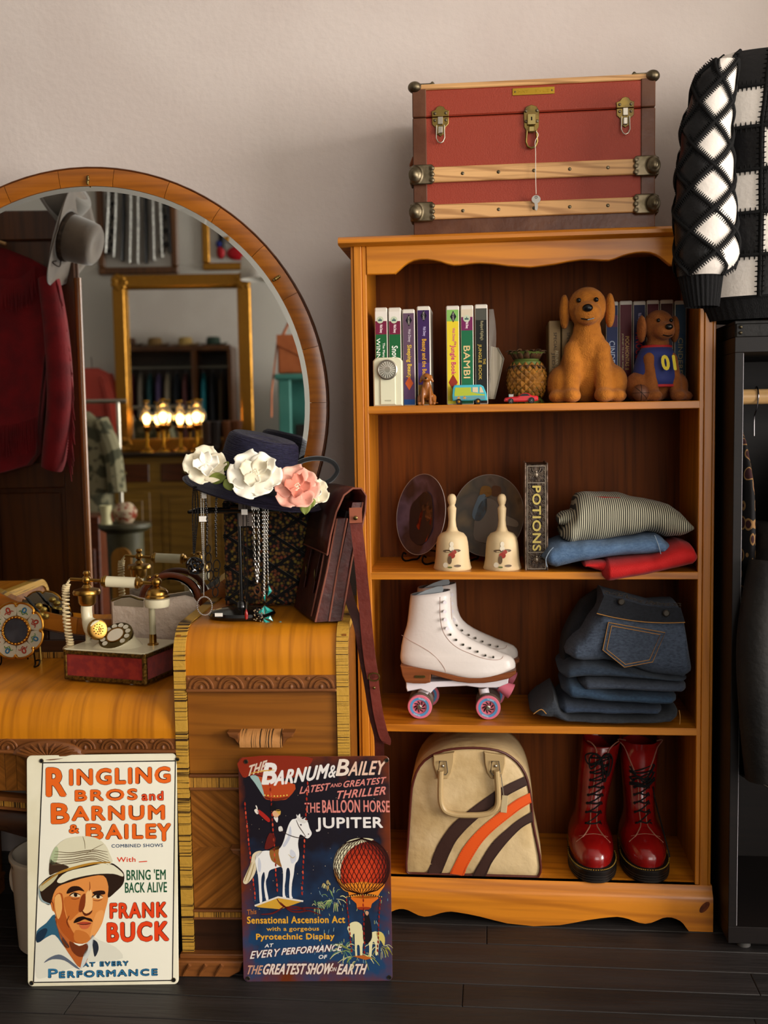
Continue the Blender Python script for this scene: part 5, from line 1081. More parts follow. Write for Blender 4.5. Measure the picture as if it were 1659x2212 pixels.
# ---- folded clothes: lumps whose front outline is given in pixels
def lump(name, top, bot, y0, y1, m, par, amp=.004, fr=28, nu=56, nv=28, seed=0, slope=0, ex=2.6, ypx=None):
    """cloth lump between an upper and a lower front outline; y0 front, y1 back"""
    ya = ypx if ypx is not None else y0; T = [W(a, b, ya) for a, b in top]; B = [W(a, b, ya) for a, b in bot]
    tp = sorted([(p.x, p.z) for p in T]); bt = sorted([(p.x, p.z) for p in B]); xa, xb = min(tp[0][0], bt[0][0]), max(tp[-1][0], bt[-1][0])
    def fn(u, v):
        x = xa+(xb-xa)*(.5-.5*math.cos(PI*u)) if False else xa+(xb-xa)*u
        e = min(1, min(u, 1-u)*14)**.5; zt, zb = interp(tp, x), interp(bt, x); hz = max(.0008, (zt-zb)/2)*(.25+.75*e); a = 2*PI*v
        ca, sa_ = math.cos(a), math.sin(a); q = 2/ex; yy = math.copysign(abs(ca)**q, ca); zz_ = math.copysign(abs(sa_)**q, sa_)
        yc, yd = (y0+y1)/2, (y1-y0)/2*(.55+.45*e); p = Vec((x, yc-yy*yd, (zt+zb)/2+zz_*hz)); p.y += slope*(p.z-(bt[0][1]))
        n_ = NZ.noise(Vec((x*fr+seed, p.y*fr*.6, p.z*fr*.8+seed*2)))+.5*NZ.noise(Vec((x*fr*2.3, p.y*fr, p.z*fr*2+seed)))
        d = Vec((0, -yy, zz_)); d.normalize() if d.length > 0 else None
        return p+d*(n_*amp)
    g = G(); g.sheet(fn, nu, nv, cv=True); n0 = len(g.v)
    g.f += [list(range(nv)), [nu*nv+j for j in range(nv)]]
    return g.build(name, m, par, smooth=70)
def striped(name):
    k = mat(name, '#b9b49c', .8, sheen=.06); N = k.node_tree.nodes; LK = k.node_tree.links; tc = N.new('ShaderNodeTexCoord'); w = N.new('ShaderNodeTexWave'); w.bands_direction = 'X'; w.inputs['Scale'].default_value = 62; w.inputs['Distortion'].default_value = 5; w.inputs['Detail'].default_value = 0; w.inputs['Detail Scale'].default_value = .16
    LK.new(tc.outputs['Object'], w.inputs['Vector']); cr = N.new('ShaderNodeValToRGB'); e = cr.color_ramp.elements; e[0].position = .42; e[0].color = lin('#b3ad94'); e[1].position = .58; e[1].color = lin('#23211d')
    LK.new(w.outputs['Fac'], cr.inputs[0]); LK.new(cr.outputs[0], N['Principled BSDF'].inputs['Base Color']); return k
def denim(name, c, c2): return mat(name, c, .85, c2=c2, sc=120, st=(1, 1, 2.2), det=6, lo=.3, hi=.7, bump=.35, bsc=420, sheen=.065)
def P5(*q): return [(1120+a/3.078, 880+b/3.078) for a, b in q]
rd = thing('red_trousers', 'red folded trousers hanging over the edge of the second shelf', 'trousers', W(1400, 1232, 0)); rcl = mat('red_cotton', '#a80c0c', .8, sheen=.06, bump=.2, bsc=400)
lump('fabric', P5((560, 1030), (700, 1015), (900, 985), (1020, 930), (1100, 905), (1180, 925), (1218, 985)), P5((575, 1180), (640, 1178), (800, 1150), (1000, 1110), (1190, 1065), (1218, 1030)), -.045, .2, rcl, rd, .003, 16, seed=1)
lump('rolled_end', P5((435, 1040), (500, 1030), (590, 1030)), P5((460, 1068), (520, 1090), (600, 1110)), -.02, .08, rcl, rd, .002, 30, seed=5)
lj = thing('light_jeans', 'light blue denim jeans folded between striped and red trousers', 'jeans', W(1280, 1225, .02)); ld_ = denim('light_denim', '#3f5878', '#57708c')
lump('fabric', P5((150, 985), (200, 925), (280, 890), (600, 880), (850, 850), (930, 845), (1030, 910)), P5((150, 1010), (200, 1065), (260, 1080), (420, 1040), (640, 1000), (900, 990), (985, 1000), (1030, 950)), -.02, .22, ld_, lj, .003, 22, seed=2, ypx=.0)
sm_ = mat('orange_stitch', '#a0723a', .7)
p = [W(a, b, -.018) for a, b in P5((232, 930), (205, 960), (182, 1010), (190, 1062))]; G().tube(smooth_path(p, 4), .0012, 6).build('cuff_seam', denim('pale_seam', '#8b97a2', '#6f7f90'), lj)
p = [W(a, b, -.022) for a, b in P5((905, 850), (925, 900), (940, 950), (950, 995))]; G().tube(smooth_path(p, 4), .001, 6).build('hem_seam', MATS['pale_seam'], lj)
st_ = thing('striped_trousers', 'cream and black pinstriped trousers folded on top of the light jeans', 'trousers', W(1360, 1150, .02)); sm2 = striped('pinstripe_cotton')
lump('fabric', P5((290, 790), (385, 690), (400, 600), (470, 585), (680, 590), (850, 625), (1020, 655), (1110, 715), (1193, 795)), P5((285, 920), (330, 918), (480, 915), (640, 895), (850, 850), (930, 850), (1000, 880), (1090, 880), (1193, 830)), -.01, .23, sm2, st_, .005, 17, seed=3, ypx=.0, slope=.06)
lump('rolled_leg', P5((262, 735), (300, 705), (390, 690)), P5((270, 785), (330, 800), (400, 770)), .02, .14, sm2, st_, .004, 34, seed=6)
p0, p1 = W(*P5((452, 582))[0], .05), W(*P5((675, 606))[0], .05); G().box(((p0.x+p1.x)/2, .06, (p0.z+p1.z)/2-.004), (p1.x-p0.x, .03, .008), Mat.Rotation(rad(2.5), 4, 'Y'), .001).build('woven_label', mat('red_label', '#8e1a14', .7), st_)
# ================================================================== third shelf: roller skates, jeans
wl_ = mat('white_skate_leather', '#d6cdc6', .36, bump=.05, bsc=120, coat=.15); sole = mat('brown_sole', '#6e3a1a', .45, c2='#7d4420', sc=3, st=(1, 1, 60)); nyl = mat('white_nylon', '#d9d2d6', .35); pk_ = mat('pink_urethane', '#c9687a', .4); gy = mat('grey_tyre', '#5a4a40', .5); lin_ = mat('grey_lining', '#8d9498', .8)
SX0, SZ0 = W(760+660/3.77, 1240+1215/3.77, .06).x, Z3
def C6(a, b, y=.06): p = W(760+a/3.77, 1240+b/3.77, y); return (p.x-SX0, p.z-SZ0)
dzs = -min(C6(555, 1228)[1], 0)
def K(a, b): x, z = C6(a, b); return (x, z+dzs)
SKM = Mat.Translation((SX0, .095, Z3))
sk_ = thing('roller_skate', 'white leather roller skate with pink wheels, toe pointing at the jeans', 'roller skate', M=SKM, group='pair of white roller skates')
lev = [(912, 900, 1080, .030), (903, 840, 1170, .036), (890, 770, 1240, .039), (872, 690, 1300, .040), (850, 560, 1330, .040), (825, 430, 1337, .039), (800, 395, 1336, .038), (770, 387, 1325, .037), (745, 386, 1300, .036), (728, 388, 1262, .034), (715, 389, 1225, .032), (700, 391, 1190, .031), (680, 393, 1140, .030), (655, 396, 1085, .0295), (625, 402, 1015, .029), (595, 408, 955, .029), (560, 418, 900, .029), (525, 430, 862, .0295), (490, 440, 838, .030), (450, 447, 822, .031), (400, 453, 812, .032), (340, 459, 808, .033), (290, 464, 806, .034), (262, 468, 804, .034)]
def ring(b, x0, x1, hw, n=36, top=False, ex=2.4):
    (xa, z), (xb, _) = K(x0, b), K(x1, b); out = []
    for i in range(n):
        a = 2*PI*i/n; c, s = math.cos(a), math.sin(a); q = 2/ex; X = math.copysign(abs(c)**q, c); Y_ = math.copysign(abs(s)**q, s)
        zz_ = z+((.012*(X+1)/2) if top else 0); out.append((((xa+xb)/2+X*(xb-xa)/2), Y_*hw, zz_))
    return out
R_ = [ring(*l) for l in lev]; R_.append(ring(240, 470, 800, .0335, top=True)); n = 36
g = G(SKM); vs = [p for r in R_ for p in r]; fs = [[i*n+j, i*n+(j+1) % n, (i+1)*n+(j+1) % n, (i+1)*n+j] for i in range(len(R_)-1) for j in range(n)]+[list(range(n))]
bt = g.add(vs, fs).build('boot', wl_, sk_, smooth=60); so = bt.modifiers.new('th', 'SOLIDIFY'); so.thickness = .0025; so.offset = -1
ln = [(lambda r, f: [(sum(p[0] for p in r)/n+(p[0]-sum(q[0] for q in r)/n)*f, p[1]*f, p[2]) for p in r])(R_[-1], f) for f in (.93,)]; r2 = [(x, y_, z-.02) for x, y_, z in ln[0]]
g = G(SKM); g.add(ln[0]+r2, [[j, (j+1) % n, n+(j+1) % n, n+j] for j in range(n)]+[list(range(n, 2*n))]).build('lining', lin_, sk_)
tg_ = [K(520, 235), K(600, 195), K(690, 165), K(735, 160), K(745, 190), K(730, 225), K(700, 260), K(520, 262)]; G(SKM).prism(tg_, -.022, -.018).build('tongue', lin_, sk_)
poly = [K(*q) for q in ((396, 800), (520, 818), (640, 836), (720, 852), (800, 874), (880, 893), (960, 903), (1050, 903), (1130, 892), (1230, 868), (1338, 838), (1337, 868), (1285, 903), (1180, 928), (1080, 942), (960, 943), (860, 930), (780, 910), (700, 888), (645, 872), (640, 936), (600, 946), (500, 944), (440, 936), (412, 880))]
G(SKM).prism(poly, -.039, .039, None, .002, .002).build('sole', sole, sk_)
bz_ = K(556, 888); bd_ = G(SKM).prism([(bz_[0]+.0145*x, bz_[1]+.0042*z) for x, z in ((-1, 0), (-.8, .8), (.8, .8), (1, 0), (.8, -.8), (-.8, -.8))], -.0410, -.0385).build('badge', brass, sk_); letters('lettering', 'CHICAGO', SKM, bz_[0]-.0095, bz_[0]+.0095, bz_[1]-.0014, bz_[1]+.0014, MATS['black_void'], bd_, y=-.0413)
poly = [K(*q) for q in ((440, 938), (600, 945), (880, 930), (980, 945), (1130, 938), (1278, 912), (1272, 955), (1200, 985), (1170, 990), (1040, 990), (935, 975), (690, 985), (660, 1010), (640, 1035), (560, 1000), (450, 1020), (440, 990))]
G(SKM).prism(poly, -.026, .026, None, .002, .002).build('plate', nyl, sk_)
for tx in (555, 1110):
    cx, cz = K(tx, 1105); G(SKM).cyl((cx, -.036, cz), (cx, .036, cz), .006, 12).build('axle', stl, sk_); G(SKM).tube([(cx-.006, 0, cz), (cx-.012 if tx > 800 else cx+.014, 0, cz+.03)], .013, 12).build('truck', nyl, sk_)
    for sg in (-1, 1):
        r_ = abs(K(tx, 1105)[1]-K(tx, 1228 if tx < 800 else 1206)[1]) if False else .0318; WM = SKM @ Mat.Translation((cx, sg*.032, r_)) @ Mat.Rotation(PI/2 if sg < 0 else -PI/2, 4, 'X')
        wh = G(WM).lathe([(.012, -.014), (.026, -.015), (r_, -.011), (r_, .010), (.0298, .0145), (.0285, .015)], 32).build('wheel', gy, sk_)
        G(WM).lathe([(.0310, .0125), (.0295, .0152), (.0245, .0155)], 32).build('tyre_face', pk_, wh); G(WM).lathe([(.0245, .0156), (.0180, .0150)], 32).build('printed_ring', mat('blue_ring', '#4f86b0', .35), wh)
        G(WM).lathe([(.0180, .0151), (.0170, .012), (.007, .011), (.0065, .014)], 32).build('hub_face', pk_, wh)
        for k in range(9):
            a = 2*PI*k/9; G(WM).tube([(.008*math.cos(a), .008*math.sin(a), .0118), (.0145*math.cos(a+.45), .0145*math.sin(a+.45), .0125)], .0016, 5).build('hub_slot', mat('slot_dark', '#2a1416', .6), wh)
        G(WM).lathe([(.0062, .012), (.0062, .017), (.004, .0175), (.004, .0215), (0, .0215)], 12).build('axle_nut', stl, wh)
        for a0 in (-.3, 2.8): letters('lettering', 'CRUISING', WM @ Mat.Rotation(a0, 4, 'Z') @ frame((0, .0213, .0158), (1, 0, 0), (0, 1, 0)), -.009, .009, -.002, .002, mat('wheel_ink', '#dfe3e6', .5), wh)
        cx, cz = K(tx, 1105)
ts0, ts1 = K(1205, 990), K(1300, 1035); G(SKM).tube([(ts0[0], 0, ts0[1]), (ts1[0], 0, ts1[1]-.002)], [.013, .0205], 20).build('toe_stop', pk_, sk_)
yl = -.036
for i, (a, b) in enumerate(((756, 285), (757, 360), (760, 426), (776, 498))):
    x, z = K(a, b)
    for sg in (-1, 1): G(SKM).tube([(x, sg*.028, z), (x, sg*.036, z), (x+.001, sg*.041, z)], [.003, .0032, .0048], 10).build('lace_hook', nyl, sk_)
for a, b in ((803, 553), (850, 596), (907, 635), (964, 663), (1024, 691), (1088, 720), (1152, 733)):
    x, z = K(a, b); hw = interp(sorted([(l[0], l[3]) for l in lev]), b)
    for sg in (-1, 1):
        EM = SKM @ Mat.Translation((x, sg*(hw-.0022), z)) @ Mat.Rotation(rad(90*-sg*-1 if False else (90 if sg < 0 else -90)), 4, 'X'); ey_ = G(EM).lathe([(.0014, 0), (.0018, .004), (.003, .004), (.0032, .0)], 12).build('eyelet', stl, sk_); G(EM).lathe([(0, .0034), (.0018, .0034)], 10).build('eyelet_hole', MATS['black_void'], ey_)
stx = mat('pink_stitch', '#b08a7c', .7)
def surfy(a, b):
    hw = interp(sorted([(l[0], l[3]) for l in lev]), b); x0 = interp(sorted([(l[0], l[1]) for l in lev]), b); x1 = interp(sorted([(l[0], l[2]) for l in lev]), b); t = max(-.98, min(.98, (a-(x0+x1)/2)/((x1-x0)/2))); return -hw*(1-abs(t)**2.4)**(1/2.4)-.0006
for path in (((720, 245), (718, 340), (724, 440), (745, 530), (800, 610), (870, 665), (960, 705), (1060, 740), (1150, 758), (1215, 755), (1235, 735)), ((400, 570), (470, 605), (560, 650), (650, 705), (720, 770), (755, 820), (765, 855)), ((800, 262), (806, 350), (812, 440))):
    P = smooth_path([Vec((*K(a, b), surfy(a, b))) for a, b in path], 5); G(SKM).tube([Vec((p.x, p.z, p.y)) for p in P], .0005, 5).build('stitching', stx, sk_)
dup(sk_, Mat.Translation((SX0+.010, .095+.118, Z3)) @ Mat.Rotation(rad(4), 4, 'Z'), 'white leather roller skate with pink wheels, mostly behind its twin')
# jeans pile
dk = [denim('jean_%d' % i, a, b) for i, (a, b) in enumerate((('#23272f', '#33383f'), ('#222d3f', '#323f52'), ('#233449', '#31475c'), ('#2c3341', '#3d4552'), ('#1f2a38', '#2f3b4a'), ('#2d3644', '#485262'), ('#101217', '#1c1f26')))]
def P7(*q): return [(1120+a/3.078, 1240+b/3.078) for a, b in q]
gj = 'folded jeans on the third shelf'
def jean(label, i, top, bot, y0, y1, seed): t = thing('folded_jeans', label, 'jeans', W(1340, 1560, .1), 0, gj); lump('fabric', P7(*top), P7(*bot), y0, y1, dk[i], t, .0032, 20, seed=seed); return t
t = jean('dark jeans at the very bottom of the pile with a cuff sticking out', 0, ((80, 925), (160, 870), (240, 815), (270, 880), (320, 952), (500, 955), (800, 965), (1000, 940), (1085, 900)), ((80, 960), (200, 985), (330, 1000), (600, 1010), (900, 1008), (1080, 1003)), -.0, .25, 11)
G().tube(smooth_path([W(a, b, -.004) for a, b in P7((100, 930), (150, 900), (185, 930))], 4), .0012, 5).build('hem_stitch', sm_, t); G().tube(smooth_path([W(a, b, -.004) for a, b in P7((1068, 905), (1075, 950), (1072, 1000))], 4), .001, 5).build('hem_stitch', sm_, t)
jean('blue jeans second from the bottom of the pile', 1, ((265, 900), (310, 865), (500, 880), (800, 895), (975, 893)), ((265, 915), (320, 955), (500, 945), (700, 950), (975, 948)), .0, .25, 12)
jean('mid blue jeans in the middle of the pile with streaky denim', 2, ((295, 760), (330, 725), (420, 740), (600, 790), (900, 800), (1075, 810)), ((300, 830), (380, 855), (600, 870), (900, 890), (1070, 885)), .0, .25, 13)
jean('greyish jeans with a rolled end, third from the top of the pile', 3, ((408, 725), (440, 705), (600, 712), (900, 730), (1140, 730)), ((415, 770), (450, 795), (700, 790), (900, 800), (1135, 806)), -.008, .25, 14)
jean('dark slate jeans directly under the pocketed pair', 4, ((275, 665), (340, 620), (430, 590), (600, 610), (800, 660), (1000, 700), (1145, 705)), ((278, 690), (320, 718), (600, 705), (900, 712), (1145, 722)), .0, .25, 15)
jean('black jeans slumped behind the left of the pile', 6, ((290, 480), (350, 330), (430, 210), (520, 140), (560, 120)), ((290, 660), (350, 700), (430, 690), (560, 690)), .1, .26, 16)
tp = thing('pocketed_jeans', 'faded blue jeans with stitched back pocket and frayed dark waistband on top of the pile', 'jeans', W(1360, 1470, .05))
lump('fabric', P7((320, 520), (335, 480), (430, 400), (490, 300), (540, 240), (570, 130), (700, 165), (900, 220), (1080, 215), (1110, 300), (1160, 620)), P7((320, 560), (360, 575), (430, 590), (560, 590), (760, 640), (950, 695), (1140, 712), (1162, 650)), .0, .22, dk[5], tp, .004, 12, seed=17, slope=.10, ypx=.02, ex=3.2)
def fj(a, b, d=0): q = P7((a, b))[0]; z = W(*q, .02).z; return W(*q, -.006+max(0, (z-.62))*.10-d)
pk2 = [(598, 322), (975, 390), (892, 585), (705, 620), (560, 505)]; P = []
pg_ = G(); pp_ = [fj(*q, .004) for q in pk2]; pg_.add(pp_+[p+Vec((0, .014, 0)) for p in pp_], [[0, 1, 2, 3, 4]]+[[i, (i+1) % 5, 5+(i+1) % 5, 5+i] for i in range(5)]); po = pg_.build('back_pocket', denim('pocket_denim', '#2a3240', '#414a58'), tp)
for f in (1, .86):
    cx_ = sum(q[0] for q in pk2)/5; cy_ = sum(q[1] for q in pk2)/5; pts = [fj(cx_+(a-cx_)*f, cy_+(b-cy_)*f, .0052) for a, b in pk2]; G().tube(pts+[pts[0]], .001, 5).build('pocket_stitch', sm_, po)
wb = G(); ws = ((575, 135), (680, 165), (820, 205), (960, 225), (1078, 222)), ((520, 262), (640, 290), (800, 315), (960, 325), (1108, 322)); vs = []
for a, b in zip(*ws): vs += [fj(*a, -.002), fj(*b, .003), fj(*b, -.012), fj(*a, -.018)]
wb.add(vs, [[i*4+j, i*4+(j+1) % 4, i*4+4+(j+1) % 4, i*4+4+j] for i in range(4) for j in range(4)]+[[0, 1, 2, 3], [16, 17, 18, 19]]); wo = wb.build('waistband', dk[6], tp, smooth=60)
for a, b in ((684, 185), (983, 260)):
    c = fj(a, b, .006); G().lathe([(0, .003), (.006, .003), (.0085, .001), (.0085, -.002)], 16, Mat.Translation(c) @ Mat.Rotation(PI/2, 4, 'X')).build('button', mat('dark_button', '#3a352f', .35, .7), wo)
G().tube(smooth_path([fj(a, b, .004) for a, b in ws[1]], 4), .0011, 5).build('waist_stitch', sm_, wo)
fy = mat('frayed_thread', '#3f3428', .9)
for k in range(60):
    f = k/59; a = 575+505*f; b = interp([(575, 130), (680, 150), (820, 195), (960, 210), (1080, 215)], a); c = fj(a, b, -.006); G().tube([c, c+Vec((rnd.uniform(-.006, .006), rnd.uniform(-.006, .002), rnd.uniform(.002, .009))), c+Vec((rnd.uniform(-.010, .010), rnd.uniform(-.008, .002), rnd.uniform(.0, .010)))], .0006, 4).build('fray', fy, wo)
# ================================================================== bottom shelf: bowling bag, boots
tan = mat('tan_vinyl', '#b59a6c', .42, c2='#c8af84', sc=9, det=8, bump=.35, bsc=28, rvar=.06); dbn = mat('brown_stripe', '#3a2620', .4, bump=.05, bsc=90); org = mat('orange_stripe', '#d6521c', .4); pip = mat('oxblood_piping', '#4a1a12', .35, coat=.3)
YB = .015
def C8(a, b, y=YB): p = W(800+a/3.77, 1560+b/3.77, y); return Vec((p.x, max(p.z, Z4+.0005)))
ol = [(345, 1305), (312, 1270), (296, 1220), (292, 1150), (298, 1080), (305, 1000), (318, 800), (330, 620), (338, 540), (352, 480), (372, 418), (400, 365), (440, 318), (490, 282), (540, 256), (600, 235), (670, 222), (750, 215), (830, 213), (900, 215), (970, 222), (1040, 235), (1100, 258), (1150, 290), (1195, 328), (1230, 370), (1260, 422), (1280, 480), (1298, 560), (1310, 640), (1325, 830), (1340, 910), (1360, 1000), (1378, 1090), (1388, 1180), (1384, 1225), (1368, 1260), (1345, 1282), (1310, 1298), (1240, 1308), (1100, 1312), (900, 1310), (700, 1308), (500, 1308)]
OB = [C8(*q) for q in ol]; cB = Vec((sum(p.x for p in OB)/len(OB), sum(p.y for p in OB)/len(OB)))
bag = thing('bowling_bag', 'tan vinyl bowling bag with brown and orange curved stripes', 'bag', (cB.x, .1, Z4)); n = len(OB)
def bul(p):   # bulge of the front panel
    d = Vec(((p.x-cB.x)/.16, (p.y-cB.y)/.18)).length; return YB-.012*max(0, 1-d*d)
g = G(); vs = []; fs = []; rings_ = [(.25, 0), (.5, 0), (.75, 0), (.93, 0)]
vs.append((cB.x, bul(cB), cB.y))
for f, _ in rings_: vs += [((cB+(p-cB)*f).x, bul(cB+(p-cB)*f), (cB+(p-cB)*f).y) for p in OB]
vs += [(p.x, YB+.004, p.y) for p in OB]
for i in range(n): fs.append([0, 1+i, 1+(i+1) % n])
for r in range(len(rings_)):
    for i in range(n): j = (i+1) % n; fs.append([1+r*n+i, 1+(r+1)*n+i, 1+(r+1)*n+j, 1+r*n+j])
g.add(vs, fs).build('front_panel', tan, bag, smooth=60)
g = G(); secs = [(YB+.004, 1.0), (YB+.03, 1.02), (YB+.09, 1.035), (YB+.16, 1.03), (YB+.21, 1.0), (YB+.225, .94)]; vs = []; fs = []
for y_, f in secs:
    for p in OB: q = cB+(p-cB)*f; vs.append((q.x, y_, max(Z4+.0005, q.y)+(0.004*math.sin(y_*40) if p.y > cB.y else 0)))
for r in range(len(secs)-1):
    for i in range(n): j = (i+1) % n; fs.append([r*n+i, (r+1)*n+i, (r+1)*n+j, r*n+j])
fs.append([(len(secs)-1)*n+i for i in range(n)]); g.add(vs, fs).build('shell', tan, bag, smooth=60)
G().tube([(p.x, YB+.0, p.y+.001) for p in OB], .0032, 8, closed=True).build('piping', pip, bag)
sth = mat('dark_stitch', '#1a100c', .7); sto = mat('orange_stitch_thread', '#9c3310', .7)
for m, stm, A_, B_ in ((dbn, sth, [(435, 1305), (455, 1240), (480, 1180), (540, 1010), (640, 850), (730, 760), (850, 665), (990, 565), (1110, 500), (1256, 438)], [(560, 1305), (578, 1240), (600, 1180), (680, 990), (765, 875), (880, 765), (1000, 668), (1110, 592), (1190, 550), (1282, 508)]),
        (org, sto, [(620, 1303), (648, 1230), (680, 1160), (760, 1005), (880, 860), (1030, 735), (1120, 668), (1200, 615), (1298, 572)], [(745, 1300), (772, 1220), (800, 1150), (900, 980), (1010, 862), (1150, 752), (1230, 695), (1312, 650)]),
        (dbn, sth, [(805, 1304), (840, 1225), (880, 1150), (990, 972), (1130, 842), (1220, 775), (1318, 722)], [(920, 1304), (958, 1210), (1000, 1120), (1100, 985), (1200, 880), (1260, 835), (1324, 806)])):
    a = [C8(q.x, q.y) for q in smooth_path([Vec(q) for q in A_], 5)]; b = [C8(q.x, q.y) for q in smooth_path([Vec(q) for q in B_], 5)]; N2 = 36
    ra = [a[int(i*(len(a)-1)/N2)] for i in range(N2+1)]; rb_ = [b[int(i*(len(b)-1)/N2)] for i in range(N2+1)]; g = G(); vs = []; fs = []
    for p, q in zip(ra, rb_):
        for f in (0, .33, .67, 1): w_ = p+(q-p)*f; vs.append((w_.x, bul(w_)-.0016, w_.y))
    for i in range(N2):
        for j in range(3): fs.append([i*4+j, i*4+4+j, i*4+5+j, i*4+1+j])
    so_ = g.add(vs, fs).build('stripe', m, bag, smooth=70)
    for e, r_ in ((ra, .06), (rb_, .94)):
        g = G()
        for i in range(N2):
            for h_ in (.1, .6):
                p = ra[i]+(ra[i+1]-ra[i])*h_; q = rb_[i]+(rb_[i+1]-rb_[i])*h_; w_ = p+(q-p)*r_; v_ = p+(q-p)*(r_+(.05 if r_ < .5 else -.05)); g.tube([(w_.x, bul(w_)-.002, w_.y), (v_.x, bul(v_)-.0022, v_.y)], .0006, 4)
        g.build('stitching', stm, so_)
hd = mat('tan_handle', '#a98f64', .4)
for tx, sg in ((600, 1), (1012, -1)):
    pl = [C8(tx+sg*a, b) for a, b in ((-85, 262), (-85, 330), (-60, 420), (-40, 452), (30, 448), (62, 400), (80, 320), (85, 235))]
    tb = G().prism([(p.x, p.y) for p in pl], YB-.013, YB+.002, None, .002, .002).build('handle_tab', hd, bag)
    c = C8(tx-6*sg, 355); G().tube([Vec((c.x+.0115*x, YB-.017, c.y+.017*z)) for x, z in ((-.75, 1), (.75, 1), (1, -.6), (.6, -1), (-.6, -1), (-1, -.6))], .0016, 6, closed=True).build('ring', stl, tb); c = C8(tx-8*sg, 342); G().sph((c.x, YB-.0145, c.y), (.004, .003, .004), 10, 7).build('rivet', stl, tb)
hp = [(578, 372), (575, 430), (572, 560), (580, 640), (610, 695), (670, 722), (740, 730), (870, 730), (950, 720), (1005, 695), (1035, 645), (1040, 560), (1032, 430), (1028, 372)]; pts = [C8(*q) for q in hp]; pts = smooth_path(pts, 5)
G().tube([Vec((p.x, YB-.022, p.y)) for p in pts], .0072, 10, flat=1).build('handle', hd, bag)
G().tube([Vec((p.x, YB-.026, p.y)) for p in [cB+(q-cB) for q in pts]], .0028, 8).build('handle_ridge', tan, bag)
G().tube([Vec((p.x, YB+.225, p.y)) for p in pts], .0065, 8).build('rear_handle', hd, bag)
tg = C8(1090, 640); G().box((tg.x, YB-.023, tg.y), (.0155, .002, .044), Mat.Rotation(rad(6), 4, 'Y'), .001).build('bag_tag', mat('pale_tag', '#b3a07a', .5), bag)
pc = [C8(a, b) for a, b in ((1062, 400), (1068, 460), (1078, 520), (1085, 570))]; g = G()
for i in range(26): f = i/25; p = C8(1062+23*f, 400+170*f); g.sph((p.x, YB-.023, p.y), .0014, 6, 5)
g.build('bead_chain', stl, bag)
z_ = [C8(a, b) for a, b in ((580, 165), (640, 160), (720, 150), (800, 140))]; G().tube([(p.x, YB+.085, p.y+.004) for p in z_], .002, 6).build('zip_pull', dbr, bag)
# red lace-up boots, toes to the room
rl_ = mat('cherry_leather', '#840e0c', .2, c2='#660707', sc=9, coat=.7, bump=.06, bsc=60); bsole = mat('black_air_sole', '#15110f', .35); yst = mat('yellow_welt', '#8a6d24', .6); lace = mat('black_lace', '#070606', .8); rin = mat('boot_lining', '#3d0a08', .7)
LV = [(.034, .005, .278, .0540), (.048, .001, .283, .0565), (.060, .003, .285, .0565), (.071, .010, .285, .0545), (.080, .022, .284, .0510), (.088, .042, .284, .0470), (.094, .066, .283, .0435), (.101, .090, .282, .0410), (.110, .110, .279, .0395), (.123, .130, .276, .0390), (.142, .147, .274, .0395), (.165, .157, .273, .0415), (.195, .163, .275, .0440), (.225, .167, .278, .0465), (.255, .170, .281, .0485), (.285, .172, .283, .0495), (.300, .173, .284, .0495)]
def bootx(z, k): return interp([(l[0], l[k]) for l in LV], z)
